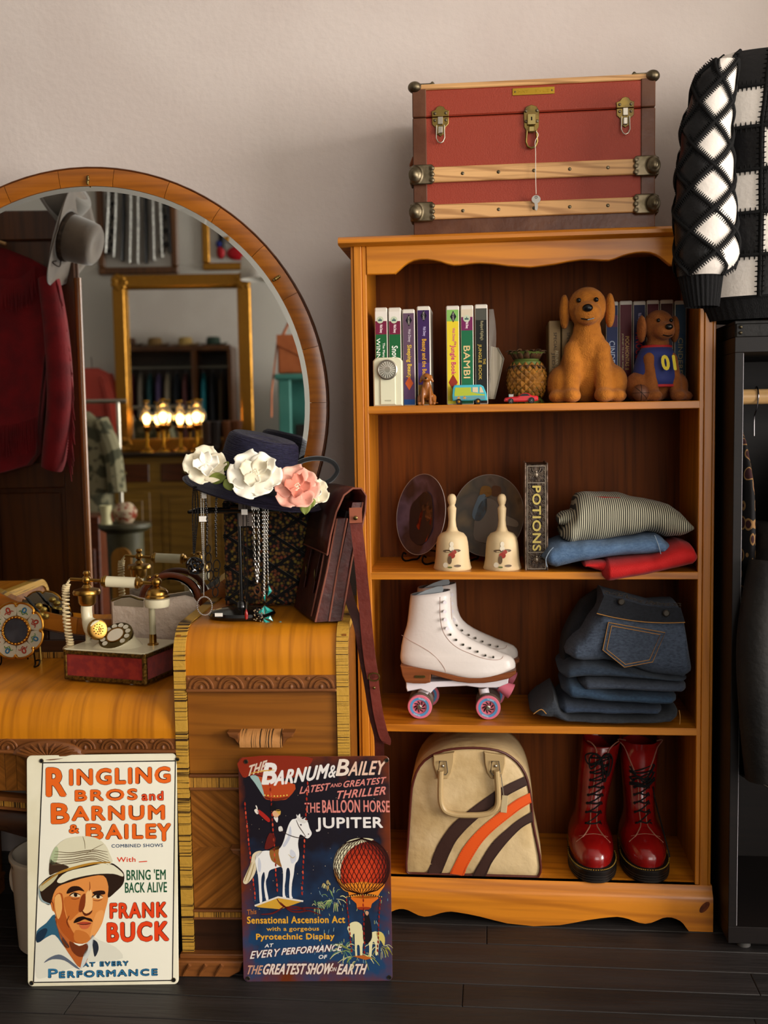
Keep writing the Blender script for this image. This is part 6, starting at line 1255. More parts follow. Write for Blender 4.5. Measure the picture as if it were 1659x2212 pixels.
def boot(px, label, lean, open_, seed, flare=0):
    c = WZ(px, 1908, Z4); M = Mat.Translation((c.x, c.y+.002, Z4)); t = thing('lace_up_boot', label, 'boot', M=M, group='pair of red lace-up boots'); n = 40
    sh = lambda z: lean*max(0, z-.08)
    def rg(z, yf, yb, hw, f=1):
        out = []
        for i in range(n):
            a = 2*PI*i/n+PI/2; co, s = math.cos(a), math.sin(a); q = 2/2.35; X = math.copysign(abs(co)**q, co); Y_ = math.copysign(abs(s)**q, s); taper = 1 if z > .1 else (1-.10*max(0, Y_)**2)
            out.append((X*hw*f*taper+sh(z), (yf+yb)/2+Y_*(yb-yf)/2*f, z+(.012*Y_ if z > .29 else 0)))
        return out
    R_ = [rg(*l) for l in LV]; g = G(M); g.add([p for r in R_ for p in r], [[i*n+j, i*n+(j+1) % n, (i+1)*n+(j+1) % n, (i+1)*n+j] for i in range(len(R_)-1) for j in range(n)]+[list(range(n))])
    up_ = g.build('upper', rl_, t, smooth=60); so = up_.modifiers.new('th', 'SOLIDIFY'); so.thickness = .003; so.offset = -1
    r1 = rg(*LV[-1], f=.93); r2 = [(x-sh(.3)+sh(.24), y_, z-.06) for x, y_, z in r1]; G(M).add(r1+r2, [[j, (j+1) % n, n+(j+1) % n, n+j] for j in range(n)]+[list(range(n, 2*n))]).build('lining', rin, t)
    # sole: black cushion slab with yellow welt stitches
    so_p = []
    for i in range(48):
        a = 2*PI*i/48; co, s = math.cos(a), math.sin(a); q = 2/2.5; X = math.copysign(abs(co)**q, co); Y_ = math.copysign(abs(s)**q, s); w_ = .0625-.008*(Y_ > 0)*Y_-.006*math.exp(-((Y_-.1)/.3)**2); so_p.append((X*w_, .140+Y_*.151))
    g = G(M); vs = []; 
    for z, f in ((0, .95), (.004, .99), (.024, .99), (.028, 1.0), (.033, 1.0), (.036, .97)): vs += [(x*f, .14+(y_-.14)*f, z) for x, y_ in so_p]
    g.add(vs, [[r*48+i, r*48+(i+1) % 48, (r+1)*48+(i+1) % 48, (r+1)*48+i] for r in range(5) for i in range(48)]+[list(range(48)), list(range(240, 288))]); sl = g.build('sole', bsole, t, smooth=50)
    g = G(M)
    for i in range(96):
        j, f = divmod(i/2, 1); j = int(j); x, y_ = so_p[j][0]+(so_p[(j+1) % 48][0]-so_p[j][0])*f, so_p[j][1]+(so_p[(j+1) % 48][1]-so_p[j][1])*f; g.box((x*.985, .14+(y_-.14)*.985, .0365), (.0018, .003, .0016), math.atan2(y_-.14, x))
    g.build('welt_stitch', yst, sl)
    for z in (.008, .014, .02): G(M).tube([(x*.995, .14+(y_-.14)*.995, z) for x, y_ in so_p], .0007, 5, closed=True).build('sole_groove', mat('sole_rib', '#2a2522', .4), sl)
    # facing edges, tongue, laces
    fr_ = lambda z: bootx(z, 1)
    pe = mat('pale_edge', '#8a5a48', .5)
    zs = [.108+.019*i for i in range(9)]; top = .27 if open_ else .285
    gap = lambda z: .008+(max(0, z-.20)*(.42 if open_ else .10))
    def fp(s, z, d=0): x = s; hw = bootx(z, 3); yf, yb = bootx(z, 1), bootx(z, 2); q = min(.97, abs(x)/hw); yy = (yf+yb)/2-(yb-yf)/2*(1-q**2.35)**(1/2.35); return Vec((x+sh(z), yy-d, z))
    for s in (-1, 1):
        P = [fp(s*.042, .078, .001), fp(s*.026, .091, .001), fp(s*.013, .101, .001)]+[fp(s*gap(z), z, .0015) for z in zs]+[fp(s*gap(.282), .282, .002), fp(s*(gap(.29)+.012), .297, .003), fp(s*.04, .30, .001)]; G(M).tube(smooth_path(P, 3), .0016, 6).build('facing_edge', pe, up_)
    # tongue shows between the facings
    g = G(M); vs = []; fs = []
    zz_ = [.104+.0122*i for i in range(17 if open_ else 16)]
    for z in zz_:
        zc_ = min(z, .298)
        for s in (-1, -.5, 0, .5, 1): p = fp(s*(gap(zc_)+.003), zc_, .0); p.y += -.0008-.002*(1-s*s)+(max(0, z-.27)*(-.5 if open_ else .2)); p.z = z; vs.append(p)
    for i in range(len(zz_)-1):
        for j in range(4): fs.append([i*5+j, i*5+5+j, i*5+6+j, i*5+1+j])
    g.add(vs, fs).build('tongue', rl_, t, smooth=70)
    G(M).tube(smooth_path([fp(x, .088+.008*(1-(x/.036)**2), .0008) for x in [-.036+.009*i for i in range(9)]], 2), .0007, 5).build('toe_seam', pe, up_)
    rnd = random.Random(seed)
    for i, z in enumerate(zs):
        if open_ and i > 6: continue
        w_ = gap(z)+.010
        for s in (-1, 1): e_ = G(M).lathe([(.0012, .001), (.0034, .001), (.0038, -.001)], 10, Mat.Translation(fp(s*w_, z, .001)) @ Mat.Rotation(PI/2, 4, 'X')).build('eyelet', mat('black_eyelet', '#0c0a09', .3, .6), up_)
        dz = rnd.uniform(-.004, .004); G(M).tube(smooth_path([fp(-w_, z, .002), fp(-w_*.4, z+.004+dz, .007), fp(w_*.4, z+.003, .007), fp(w_, z+(.006 if open_ else .004), .002)], 4), .0021, 6).build('lace', lace, t)
        if i < 8: G(M).tube(smooth_path([fp(-w_, z, .002), fp(0, z+.010, .005), fp(gap(zs[i+1])+.008, zs[i+1], .002)], 4), .0018, 6).build('lace', lace, t)
    if open_:
        for k in range(6):
            z = .19+.006*k; G(M).tube(smooth_path([fp(-.03, z+rnd.uniform(-.01, .02), .004), fp(-.01, z+rnd.uniform(-.012, .01), .012), fp(.012, z+rnd.uniform(-.012, .01), .012), fp(.034, z+rnd.uniform(-.012, .02), .005)], 4), .0021, 6).build('lace', lace, t)
        G(M).tube(smooth_path([fp(.030, .185, .008), fp(.036, .15, .012), Vec((.046, .06, .09)), Vec((.052, .045, .062)), Vec((.054, .04, .05))], 5), .002, 6).build('lace_end', lace, t)
    else:
        z = .262
        for s, dx, dzz in ((-1, .040, .0), (1, .030, -.03), (1, .022, -.045), (-1, .03, -.012)):
            G(M).tube(smooth_path([fp(0, z, .006), fp(s*dx*.6, z+.012, .010), fp(s*dx, z+.002+dzz*.4, .010), fp(s*dx*.8, z-.016+dzz, .010), fp(s*dx*.35, z-.012+dzz*.5, .009), fp(0, z, .008)], 5), .002, 6).build('bow_loop', lace, t)
    # pull loop at the heel
    lp = G(M).ribbon([Vec((sh(.3)-.0+.004, .283, .28)), Vec((sh(.3)+.004, .287, .315)), Vec((sh(.3)+.004, .288, .345)), Vec((sh(.3)+.004, .284, .352)), Vec((sh(.3)+.004, .280, .345)), Vec((sh(.3)+.004, .280, .29))], .017, .0015, Vec((1, 0, 0))).build('pull_loop', lace, t)
    letters('lettering', 'AirWair', M @ frame(Vec((sh(.3)+.004, .2785, .322)), (1, 0, 0), (0, 0, 1)), -.004, .005, -.028, .022, mat('loop_gold', '#8a7434', .6), lp, y=0, turn=1)
    return t
boot(1287, 'glossy red lace-up boot with tied bow, beside the other boot and nearer the bag', .17, False, 3)
boot(1404, 'glossy red lace-up boot with loosened laces and open tongue', .02, True, 5)
# ================================================================== black clothes rack
bm_ = mat('black_brown_melamine', '#0d0908', .5, c2='#120c0a', sc=2, st=(1, 1, 40), spec=.2); pale = wood('pale_rod', '#c7a06c', '#b98f5a', '#94703f', 'x', 1.4, .5, .1)
RX0, RX1, RY0, RY1 = .876, 1.72, -.12, .30
rk = thing('clothes_rack', 'black-brown open wardrobe frame with pale wooden rail beside the bookcase', 'clothes rack', (RX0, RY0, 0)); zt = 1.424
G().b2((RX0, RY0, zt-.034), (RX1, RY1, zt), .001).build('top_slab', bm_, rk); G().b2((RX0, RY0, .022), (RX1, RY1, .062), .001).build('bottom_slab', bm_, rk)
for a, b in ((RX0, RX0+.019), (RX1-.019, RX1)): G().b2((a, RY0, .062), (b, RY1, zt-.034), .001).build('side_panel', bm_, rk)
G().b2((RX0+.0192, RY0+.002, .064), (RX0+.0200, RY0+.004, zt-.036)).build('edge_glint', mat('painted_edge_glint', '#a9a4a8', .3), rk)  # window glint along the post's inner edge, painted as a thin pale sliver
G().b2((RX0+.019, RY1-.006, .062), (RX1-.019, RY1, zt-.034)).build('back_panel', bm_, rk)
rz = W(1630, 857, .09).z; G().cyl((RX0+.019, .09, rz), (RX1-.019, .09, rz), .0185, 24).build('rail', pale, rk)
for x in (RX0+.045, RX1-.045):
    for y_ in (RY0+.04, RY1-.04): G().cyl((x, y_, 0), (x, y_, .0235), .016, 14).build('foot', mat('grey_foot', '#4a4744', .4), rk)
# garments on the rail, each on its own hanger
wirem = mat('hanger_wire', '#b5b2b8', .2, 1)
def hanger(t, x, y_):
    P = [Vec((x+.004, y_+.016, rz+.008)), Vec((x, y_+.008, rz+.0215)), Vec((x, y_-.008, rz+.0215)), Vec((x, y_-.021, rz+.002)), Vec((x-.002, y_-.012, rz-.03)), Vec((x-.004, y_, rz-.05)), Vec((x-.004, y_, rz-.095))]; G().tube(smooth_path(P, 5), .0018, 8).build('hanger_hook', wirem, t)
def coat(name, label, cat, x, y0, y1, zsh, zhem, wid, m, hemm=None, flare=.02, sleeve=False, seed=0, grp='clothes on the black rack'):
    """garment seen edge-on: depth along y, thickness along x"""
    t = thing(name, label, cat, (x, .09, zhem), 0, grp); hanger(t, x, .09)
    def fn(u, v):
        z = zsh+(zhem-zsh)*u; a = 2*PI*v; dy = (y1-y0)/2*(.30+.70*min(1, u*5)**.6)+flare*u; dx = wid*(.45+.55*min(1, u*4))*(1+.35*u)
        w_ = .12*NZ.noise(Vec((v*7+seed, u*3, seed)))+.08*math.sin(v*40+seed); return Vec((x+math.cos(a)*dx*(1+w_), (y0+y1)/2+math.sin(a)*dy*(1+w_*.3), z+.01*math.sin(a*3+seed)*u))
    g = G(); g.sheet(fn, 26, 40, cv=True); g.f += [list(range(40))]; b = g.build('cloth', m, t, smooth=75)
    if hemm: G().tube([fn(.995, k/40) for k in range(40)], .0016, 5, closed=True).build('hem_edge', hemm, t)
    if sleeve:
        P = [Vec((x-wid*.3, y0+.03, zsh-.08)), Vec((x-wid*.9, y0+.0, zsh-.25)), Vec((x-wid*.8, y0-.012, zsh-.42)), Vec((x-wid*.5, y0-.010, zsh-.56))]; G().tube(smooth_path(P, 6), [.05+.0*i for i in range(19)], 14).build('sleeve', m, t, smooth=70)
    return t
pais = mat('paisley_cotton', '#0d090b', .8); N_ = pais.node_tree.nodes; LK_ = pais.node_tree.links; tc = N_.new('ShaderNodeTexCoord'); mp = N_.new('ShaderNodeMapping'); mp.inputs['Scale'].default_value = (1, 1, .75); vo = N_.new('ShaderNodeTexVoronoi'); vo.inputs['Scale'].default_value = 34; vo.inputs['Randomness'].default_value = .35
cr = N_.new('ShaderNodeValToRGB'); e = cr.color_ramp.elements; e[0].position = .36; e[0].color = lin('#2a0d10'); e[1].position = .47; e[1].color = lin('#0b0809'); q = e.new(.38); q.color = lin('#7a5a34'); q = e.new(.44); q.color = lin('#7a5a34'); cr.color_ramp.interpolation = 'CONSTANT'
LK_.new(tc.outputs['Object'], mp.inputs[0]); LK_.new(mp.outputs[0], vo.inputs['Vector']); LK_.new(vo.outputs['Distance'], cr.inputs[0]); LK_.new(cr.outputs[0], N_['Principled BSDF'].inputs['Base Color'])
blc = mat('black_cotton', '#0b0a0b', .8, sheen=.06); bleath = mat('black_coat_leather', '#0c0a09', .65, c2='#15120f', sc=12, bump=.2, bsc=60); olive = mat('olive_canvas', '#1a1912', .75, bump=.2, bsc=200); pe2 = mat('pale_hem', '#77736a', .6)
coat('paisley_shirt', 'black shirt printed with red and gold medallions on the rack', 'shirt', .928, -.06, .22, rz-.085, .60, .026, pais, seed=1)
coat('leather_coat', 'long black leather coat with pale hem hanging on the rack', 'coat', .975, -.15, .2, rz-.30, .40, .05, bleath, pe2, seed=2, sleeve=True)
coat('canvas_coat', 'dark olive canvas coat beside the leather coat', 'coat', 1.10, -.05, .23, rz-.09, .45, .036, olive, pe2, seed=3, sleeve=True)
coat('black_dress', 'plain black dress further along the rack rail', 'dress', 1.22, -.04, .22, rz-.09, .38, .03, blc, seed=4)
coat('leather_jacket', 'short dark leather jacket further along the rack rail', 'jacket', 1.33, -.04, .23, rz-.09, .62, .036, bleath, seed=5)
# black leather case on the rack
bx = thing('leather_case', 'black leather case with studs lying on the rack', 'case', (1.1, .05, zt)); p0 = W(1556, 697, -.02); cz = W(1600, 697, -.06).z
G().b2((.884, -.085, zt), (1.40, .22, cz), .004).build('case_body', bleath, bx)
for z in (zt+.012, cz-.012):
    for k in range(2): G().sph((.884+.012, -.086, z), (.004, .003, .004), 8, 6).build('stud', dbr, bx)
G().b2((.882, -.0875, cz-.006), (1.402, .222, cz+.002), .002).build('case_lid', bleath, bx)
# harlequin jacket on a bust form
jk = thing('patchwork_jacket', 'black and white leather patchwork jacket with crocheted seams on a bust form', 'jacket', (1.05, .0, cz+.002))
fm2 = G(); fm2.lathe([(0, 0), (.11, 0), (.11, .012), (.02, .02), (.02, .1)], 24, Mat.Translation((1.06, .03, cz+.002))); fm2.build('form_stand', blk, jk)
wpa = mat('white_leather_patch', '#d9d0c6', .42, bump=.12, bsc=120); bpa = mat('black_leather_patch', '#131213', .35, bump=.12, bsc=90); croc = mat('black_crochet', '#070606', .9); rib = mat('black_rib_knit', '#0b0a0b', .9, bump=.6, bsc=6, bst=(140, 140, 4))
# sleeve: centre line and half widths taken from its outline (edge pixels left/right at y)
sl_ = [(118, 1543, 1605), (150, 1515, 1602), (200, 1500, 1598), (260, 1486, 1590), (320, 1478, 1592), (380, 1470, 1594), (440, 1468, 1598), (500, 1467, 1602), (545, 1468, 1604), (575, 1469, 1596), (592, 1474, 1574)]
ys = -.17; sv = []
for py, a, b in sl_: p, q = W(a, py, ys), W(b, py, ys); sv.append((p.z, (p.x+q.x)/2, (q.x-p.x)/2))
sv.sort(); zhi, zlo = sv[-1][0], sv[0][0]
def SS(t, a, d=0):   # t: 0 top..1 bottom ; a: 0..1 around, .5 = facing camera
    z = zhi+(zlo-zhi)*t; cx = interp([(s[0], s[1]) for s in sv], z); hw = interp([(s[0], s[2]) for s in sv], z); an = -PI/2+(a-.5)*2*PI; hd_ = hw*.85
    bul_ = .006*NZ.noise(Vec((a*5, t*9, 3))); return Vec((cx+math.cos(an)*(hw+d+bul_)*1.0, ys+.05+math.sin(an)*(hd_+d+bul_), z))
g = G(); g.sheet(lambda u, v: SS(u, v, -.002), 40, 36, cv=True); g.f.append(list(range(36))); g.build('sleeve_lining', blc, jk, smooth=70)
NA, NTv = 4, 6.0   # diamonds around, down
def harl(SF, ca, ct, da, dt, m, name, par, n=6):
    def fn(u, v):
        x, y_ = u-v, u+v-1; return SF(max(0.0, min(1.0, ct+dt*y_*.93)), ca+da*x*.93, .001)
    return G().sheet(fn, n, n).build(name, m, par, smooth=70)
def seam(SF, path, par, w=.0040):
    """crochet: a braided cord with little teeth"""
    g = G(); k = len(path); P = [SF(max(0, min(1, t)), a, .003) for t, a in path]; g.tube(P, w, 6)
    for i in range(1, k-1):
        tg_ = (P[i+1]-P[i-1]).normalized(); nn = (P[i]-Vec((P[i].x, ys+.05, P[i].z))); o_ = SF(max(0, min(1, path[i][0])), path[i][1], .012)-SF(max(0, min(1, path[i][0])), path[i][1], 0); o_.normalize(); sd = tg_.cross(o_).normalized()
        for s in (-1, 1): g.tube([P[i], P[i]+sd*s*w*2.6+o_*.0006], [w*.55, w*.2], 4)
    return g.build('crochet_seam', croc, par, smooth=60)
rows = 5; dt = .5/rows
for r in range(-0, rows*2+1):
    for k in range(NA):
        a = (k+.5*(r % 2))/NA+.02; ct = r*dt; white = ((k+(r+1)//2) % 2 == 0); white = white if r < rows*2-1 else True
        if ct > 1: continue
        vis = .08 < (a % 1) < .92
        harl(SS, a, ct, .5/NA, dt, wpa if (2*k+r % 2) % 8 in (4, 5, 0, 1) else bpa, 'patch', jk)
for k in range(NA*2):
    for s in (-1, 1):
        N2 = 20*7; path = []
        a0 = (k+.5)/NA+.02
        if k >= NA: continue
        for i in range(N2+1):
            t = i/N2; path.append((t, a0+s*t*rows/NA))
        seam(SS, path, jk)
cu0 = zlo; cpz = W(1525, 662, ys).z
def CF_(u, v):
    z = zlo+.004+(cpz-zlo)*u; c0, c1 = W(1474, 592, ys), W(1572, 592, ys); d0, d1 = W(1490, 660, ys), W(1563, 660, ys); cx = (c0.x+c1.x)/2*(1-u)+(d0.x+d1.x)/2*u; hw = (c1.x-c0.x)/2*(1-u)+(d1.x-d0.x)/2*u; a = 2*PI*v; rb2 = .0014*math.cos(a*26); return Vec((cx+math.cos(a)*(hw+rb2), ys+.05+math.sin(a)*(hw*.85+rb2), z))
cf = G().sheet(CF_, 10, 156, cv=True).build('rib_cuff', rib, jk, smooth=80)
# body of the jacket: torso tube, mostly beyond the frame
zb0, zb1 = W(1620, 640, -.1).z, W(1650, 72, -.12).z
def BB(t, a, d=0):
    z = zb1+(zb0-zb1)*t; x0, x1 = .815, 1.30; hw = (x1-x0)/2*(.72+.28*min(1, t*3.2)**.55); an = -PI/2+(a-.5)*2*PI; hd_ = .115*(.5+.5*min(1, t*4)**.6); bul_ = .008*NZ.noise(Vec((a*6, t*6, 9)))
    return Vec(((x0+x1)/2+math.cos(an)*(hw+d+bul_), .01+math.sin(an)*(hd_+d+bul_), z))
g = G(); g.sheet(lambda u, v: BB(u, v, -.003), 30, 48, cv=True); g.f += [list(range(48))]; g.build('body_lining', blc, jk, smooth=70)
NB, NR = 12, 6
for r in range(NR):
    for k in range(NB):
        a0, a1 = k/NB, (k+1)/NB; t0, t1 = r/NR, (r+1)/NR
        G().sheet(lambda u, v: BB(t0+(t1-t0)*(.04+.92*u), a0+(a1-a0)*(.05+.9*v), .001), 5, 5).build('patch', wpa if (r+k) % 2 else bpa, jk, smooth=70)
for r in range(1, NR): seam(BB, [(r/NR, i/120) for i in range(121)], jk, .0042)
for k in range(NB): seam(BB, [(i/50, k/NB) for i in range(51)], jk, .0042)
G().sheet(lambda u, v: (lambda a, z: Vec((1.0575+math.cos(a)*(.235-.02*u+.0016*math.cos(a*60)), .01+math.sin(a)*(.112-.01*u), z)))(2*PI*v, zb0+.004+(cz+.004-zb0)*u), 6, 240, cv=True).build('rib_waistband', rib, jk, smooth=80)
G().tube([Vec((1.0575+math.cos(a)*.07, .01+math.sin(a)*.05, zb1+.006)) for a in [2*PI*i/24 for i in range(24)]], .016, 10, closed=True).build('rib_collar', rib, jk)
# ================================================================== the two tin signs on the floor
def signM(bl, br, tl):
    """frame of a leaning plate from floor corners (pixels) and its top-left corner resting near the vanity front"""
    a, b = WZ(*bl, .0), WZ(*br, .0); ex = (b-a).normalized(); top = VM @ L(tl[0], tl[1], tl[2]); ez = top-a; ez = (ez-ex*ez.dot(ex)); return frame(a, ex, ez), (b-a).length, ez.length
def onM(M, px, py):
    o = M.to_translation(); n_ = M.to_3x3() @ Vec((0, 1, 0)); d = ray(px, py); t = (o-CP).dot(n_)/d.dot(n_); p = M.inverted() @ (CP+d*t); return (p.x, p.z)
def rrect(w, h, r, k=5): return [(w-r+r*math.cos(a), h-r+r*math.sin(a)) for a in [PI/2*i/k for i in range(k+1)]]+[(r-r*math.sin(a), h-r+r*math.cos(a)) for a in [PI/2*i/k for i in range(k+1)]]+[(r-r*math.cos(a), r-r*math.sin(a)) for a in [PI/2*i/k for i in range(k+1)]]+[(w-r+r*math.sin(a), r-r*math.cos(a)) for a in [PI/2*i/k for i in range(k+1)]]
def ink(c, r=.4): return mat('sign_ink_'+c, c, r, coat=.25)
class Sign:
    def __init__(s, name, label, M, w, h, fx, m): s.M = M; s.fx = fx; s.w, s.h = w, h; s.t = thing(name, label, 'tin sign', M=M); G(M).prism(rrect(w, h, .011), 0, .0016, None, .0008, .0006).build('tin_plate', m, s.t); s.y = -.0003
    def L(s, X, Y): return onM(s.M, *s.fx(X, Y))
    def text(s, st, x0, x1, yt, yb, c, bold=.03, out=None, shear=0, slope=0, name='lettering'):
        a, b = s.L(x0, yb), s.L(x1, yt)
        if out: letters('letter_outline', st, s.M, a[0]-.0009, b[0]+.0009, a[1]-.0009, b[1]+.0009, ink(out), s.t, y=s.y-.0001, bold=bold+.0012/max(.004, b[1]-a[1]), shear=shear, slope=slope)
        letters(name, st, s.M, a[0], b[0], a[1], b[1], ink(c), s.t, y=s.y-.0002, bold=bold, shear=shear, slope=slope)
    def poly(s, pts, c, lay=0, sm=3, name='printed_shape'):
        P = smooth_path([Vec(q) for q in pts], sm, closed=True) if sm else [Vec(q) for q in pts]; return flat(name, [s.L(p.x, p.y) for p in P], s.M, s.y-.00012*lay, c if not isinstance(c, str) else ink(c), s.t)
    def line(s, pts, wd, c, lay=3, sm=4, name='printed_line'):
        P = smooth_path([Vec(q) for q in pts], sm) if sm else [Vec(q) for q in pts]; k = len(P); A = []; B = []
        for i, p in enumerate(P):
            t = (P[min(i+1, k-1)]-P[max(i-1, 0)]).normalized(); n_ = Vec((-t.y, t.x)); w_ = wd*(.35+.65*math.sin(PI*min(1, max(0, (i+.5)/k)))) if sm else wd; A.append(p+n_*w_/2); B.append(p-n_*w_/2)
        g = G(); q = [s.L(p.x, p.y) for p in A]+[s.L(p.x, p.y) for p in B]; g.add([(x, s.y-.00012*lay, z) for x, z in q], [[i, i+1, k+i+1, k+i] for i in range(k-1)], s.M); return g.build(name, ink(c), s.t, smooth=0, fix=False)
    def holes(s, pts):
        for X, Y in pts:
            x, z = s.L(X, Y); e = G(s.M).lathe([(.0028, 0), (.0034, .0012), (.0046, .0012), (.0052, 0)], 14, Mat.Translation((x, -.0006, z)) @ Mat.Rotation(PI/2, 4, 'X')).build('grommet', dbr, s.t); G(s.M).lathe([(0, 0), (.003, 0)], 12, Mat.Translation((x, -.0012, z)) @ Mat.Rotation(PI/2, 4, 'X')).build('hole', MATS['black_void'], e)
M1, w1, h1 = signM((60, 2131), (386, 2126), (82, 1632, -.012))
tin1 = mat('cream_tin', '#d8d0b0', .38, c2='#e6e0c6', sc=5, coat=.2)
s1 = Sign('circus_sign', 'cream tin circus sign with orange lettering and a man in a pith helmet', M1, w1, h1, lambda X, Y: (40+X/3.813, 1600+Y/3.813), tin1)
s1.poly([(203, 182), (1290, 168), (1275, 1972), (126, 1990)], '#e9e5d2', 0, 0, 'printed_field')
for a, b in (((200, 182), (1292, 166)), ((1292, 166), (1268, 1974)), ((1268, 1974), (124, 1991)), ((124, 1991), (200, 182))): s1.line([a, b], 9, '#141012', 1, 0, 'border_line')
OR, OU = '#e0631c', '#3a0f08'
s1.text('R', 226, 395, 218, 462, OR, .045, OU); s1.text('INGLING', 418, 1252, 216, 366, OR, .045, OU, slope=.012)
s1.text('BROS', 465, 980, 396, 498, OR, .045, OU, slope=.01); s1.text('and', 1015, 1193, 414, 494, '#dd4a22', .03, OU)
s1.text('B', 268, 420, 512, 686, OR, .045, OU); s1.text('ARNUM', 438, 1205, 528, 662, OR, .045, OU)
s1.text('&', 415, 500, 690, 764, OR, .04, OU); s1.text('B', 555, 700, 682, 820, OR, .045, OU); s1.text('AILE', 716, 1135, 682, 812, OR, .045, OU); s1.text('Y', 1140, 1256, 680, 828, OR, .045, OU)
s1.text('COMBINED SHOWS', 766, 1190, 846, 881, '#2f4763', .03); s1.text('With', 810, 965, 957, 1000, '#d6401f', .03); s1.line([(992, 998), (1060, 993)], 8, '#d6401f', 3, 0)
s1.text("BRING 'EM", 890, 1213, 1056, 1150, '#1d5233', .02); s1.text('BACK ALIVE', 877, 1223, 1162, 1254, '#1d5233', .02)
s1.text('FRANK', 752, 1225, 1328, 1464, '#dc4016', .04, OU, slope=.008); s1.text('BUCK', 728, 1240, 1486, 1660, '#dc4016', .045, OU, slope=.01)
s1.text('AT EVERY', 528, 905, 1816, 1860, '#2f6f96', .015, '#1c2a36', slope=.01); s1.text('P', 245, 325, 1876, 1952, '#2f6f96', .02, '#1c2a36'); s1.text('ERFORMANCE', 335, 1145, 1882, 1950, '#2f6f96', .02, '#1c2a36', slope=.012)
# the man in the helmet
P = s1.poly; Ln = s1.line
P([(140, 1600), (180, 1560), (250, 1540), (300, 1440), (340, 1560), (450, 1680), (520, 1700), (600, 1610), (660, 1640), (800, 1700), (860, 1790), (700, 1815), (530, 1830), (490, 1860), (330, 1905), (180, 1960), (140, 1900)], '#d9d6c4', 1)
P([(150, 1570), (230, 1500), (300, 1430), (330, 1560), (420, 1690), (380, 1700), (300, 1600), (230, 1620), (160, 1660)], '#2c5a72', 2); P([(150, 1590), (210, 1545), (240, 1560), (200, 1640), (150, 1660)], '#1b2f42', 3)
P([(300, 1440), (400, 1580), (480, 1690), (560, 1700), (570, 1800), (510, 1870), (440, 1790), (350, 1640)], '#b5602a', 2); P([(420, 1650), (500, 1690), (570, 1670), (560, 1760), (500, 1780), (440, 1730)], '#6a3016', 3)
P([(210, 1830), (250, 1790), (330, 1760), (400, 1790), (505, 1878), (470, 1870), (380, 1810), (280, 1800)], '#5b6370', 3); P([(610, 1640), (650, 1660), (660, 1720), (630, 1780), (615, 1720)], '#262a34', 3); P([(570, 1660), (620, 1600), (600, 1720), (540, 1850), (510, 1870)], '#c9ccc6', 3)
P([(265, 1300), (290, 1260), (330, 1190), (480, 1140), (690, 1100), (735, 1160), (740, 1290), (715, 1400), (690, 1500), (640, 1590), (580, 1655), (500, 1672), (420, 1640), (340, 1540), (300, 1420), (275, 1390)], '#d88a44', 2)
P([(300, 1280), (360, 1260), (380, 1400), (420, 1520), (480, 1620), (540, 1668), (470, 1665), (390, 1610), (330, 1520), (300, 1400)], '#a9511c', 3); P([(380, 1290), (500, 1290), (520, 1380), (470, 1440), (420, 1480), (390, 1400)], '#c06a2a', 4); P([(300, 1290), (345, 1265), (360, 1380), (330, 1470), (305, 1400)], '#e3a860', 4)
P([(560, 1250), (600, 1230), (612, 1330), (600, 1400), (560, 1420), (520, 1400), (545, 1330)], '#e9b474', 4); P([(515, 1290), (552, 1260), (548, 1360), (520, 1410), (495, 1395)], '#7d3412', 5); P([(520, 1390), (560, 1425), (610, 1395), (590, 1430), (545, 1440)], '#5a230c', 5)
P([(400, 1260), (405, 1230), (440, 1200), (500, 1200), (545, 1240), (500, 1232), (450, 1245)], '#2a130a', 5); P([(610, 1250), (650, 1235), (705, 1235), (715, 1260), (680, 1268), (640, 1275)], '#2a130a', 5)
for x, y in ((470, 1272), (655, 1285)): P([(x-42, y+6), (x-10, y-16), (x+32, y-4), (x+38, y+10), (x, y+16)], '#e2c9a0', 6); P([(x-14, y-12), (x+12, y-12), (x+14, y+8), (x-6, y+12)], '#1c0f0a', 7); Ln([(x-50, y+4), (x-12, y-20), (x+42, y-4)], 9, '#1c0f0a', 8); Ln([(x-36, y+26), (x, y+32), (x+36, y+20)], 6, '#7d3412', 8)
P([(455, 1500), (480, 1460), (530, 1445), (560, 1455), (600, 1465), (612, 1490), (580, 1482), (545, 1470), (500, 1490)], '#1c0d08', 6); P([(480, 1505), (530, 1490), (590, 1495), (600, 1505), (560, 1515), (520, 1512)], '#a8402a', 6); P([(500, 1515), (550, 1516), (596, 1508), (570, 1545), (525, 1548)], '#c8643c', 6); Ln([(480, 1506), (540, 1512), (602, 1503)], 6, '#3a120a', 8)
P([(640, 1420), (700, 1400), (690, 1490), (640, 1580), (590, 1640), (600, 1560)], '#e39a54', 3); P([(470, 1560), (560, 1580), (590, 1640), (520, 1668), (460, 1640)], '#c2702e', 4); Ln([(587, 1160), (590, 1210), (582, 1240)], 6, '#8a3f18', 5); Ln([(420, 1440), (400, 1490), (420, 1540)], 8, '#6a2c10', 6)
P([(255, 1310), (270, 1290), (292, 1320), (300, 1400), (285, 1395)], '#c96f30', 4); Ln([(262, 1310), (285, 1340), (292, 1395)], 6, '#6a2c10', 5)
P([(168, 1215), (180, 1185), (260, 1115), (400, 1065), (600, 1010), (750, 1000), (840, 1055), (872, 1105), (862, 1180), (800, 1245), (738, 1292), (742, 1200), (700, 1110), (560, 1125), (420, 1165), (330, 1200), (290, 1260), (262, 1350), (210, 1330), (178, 1280)], '#2a1a10', 5)
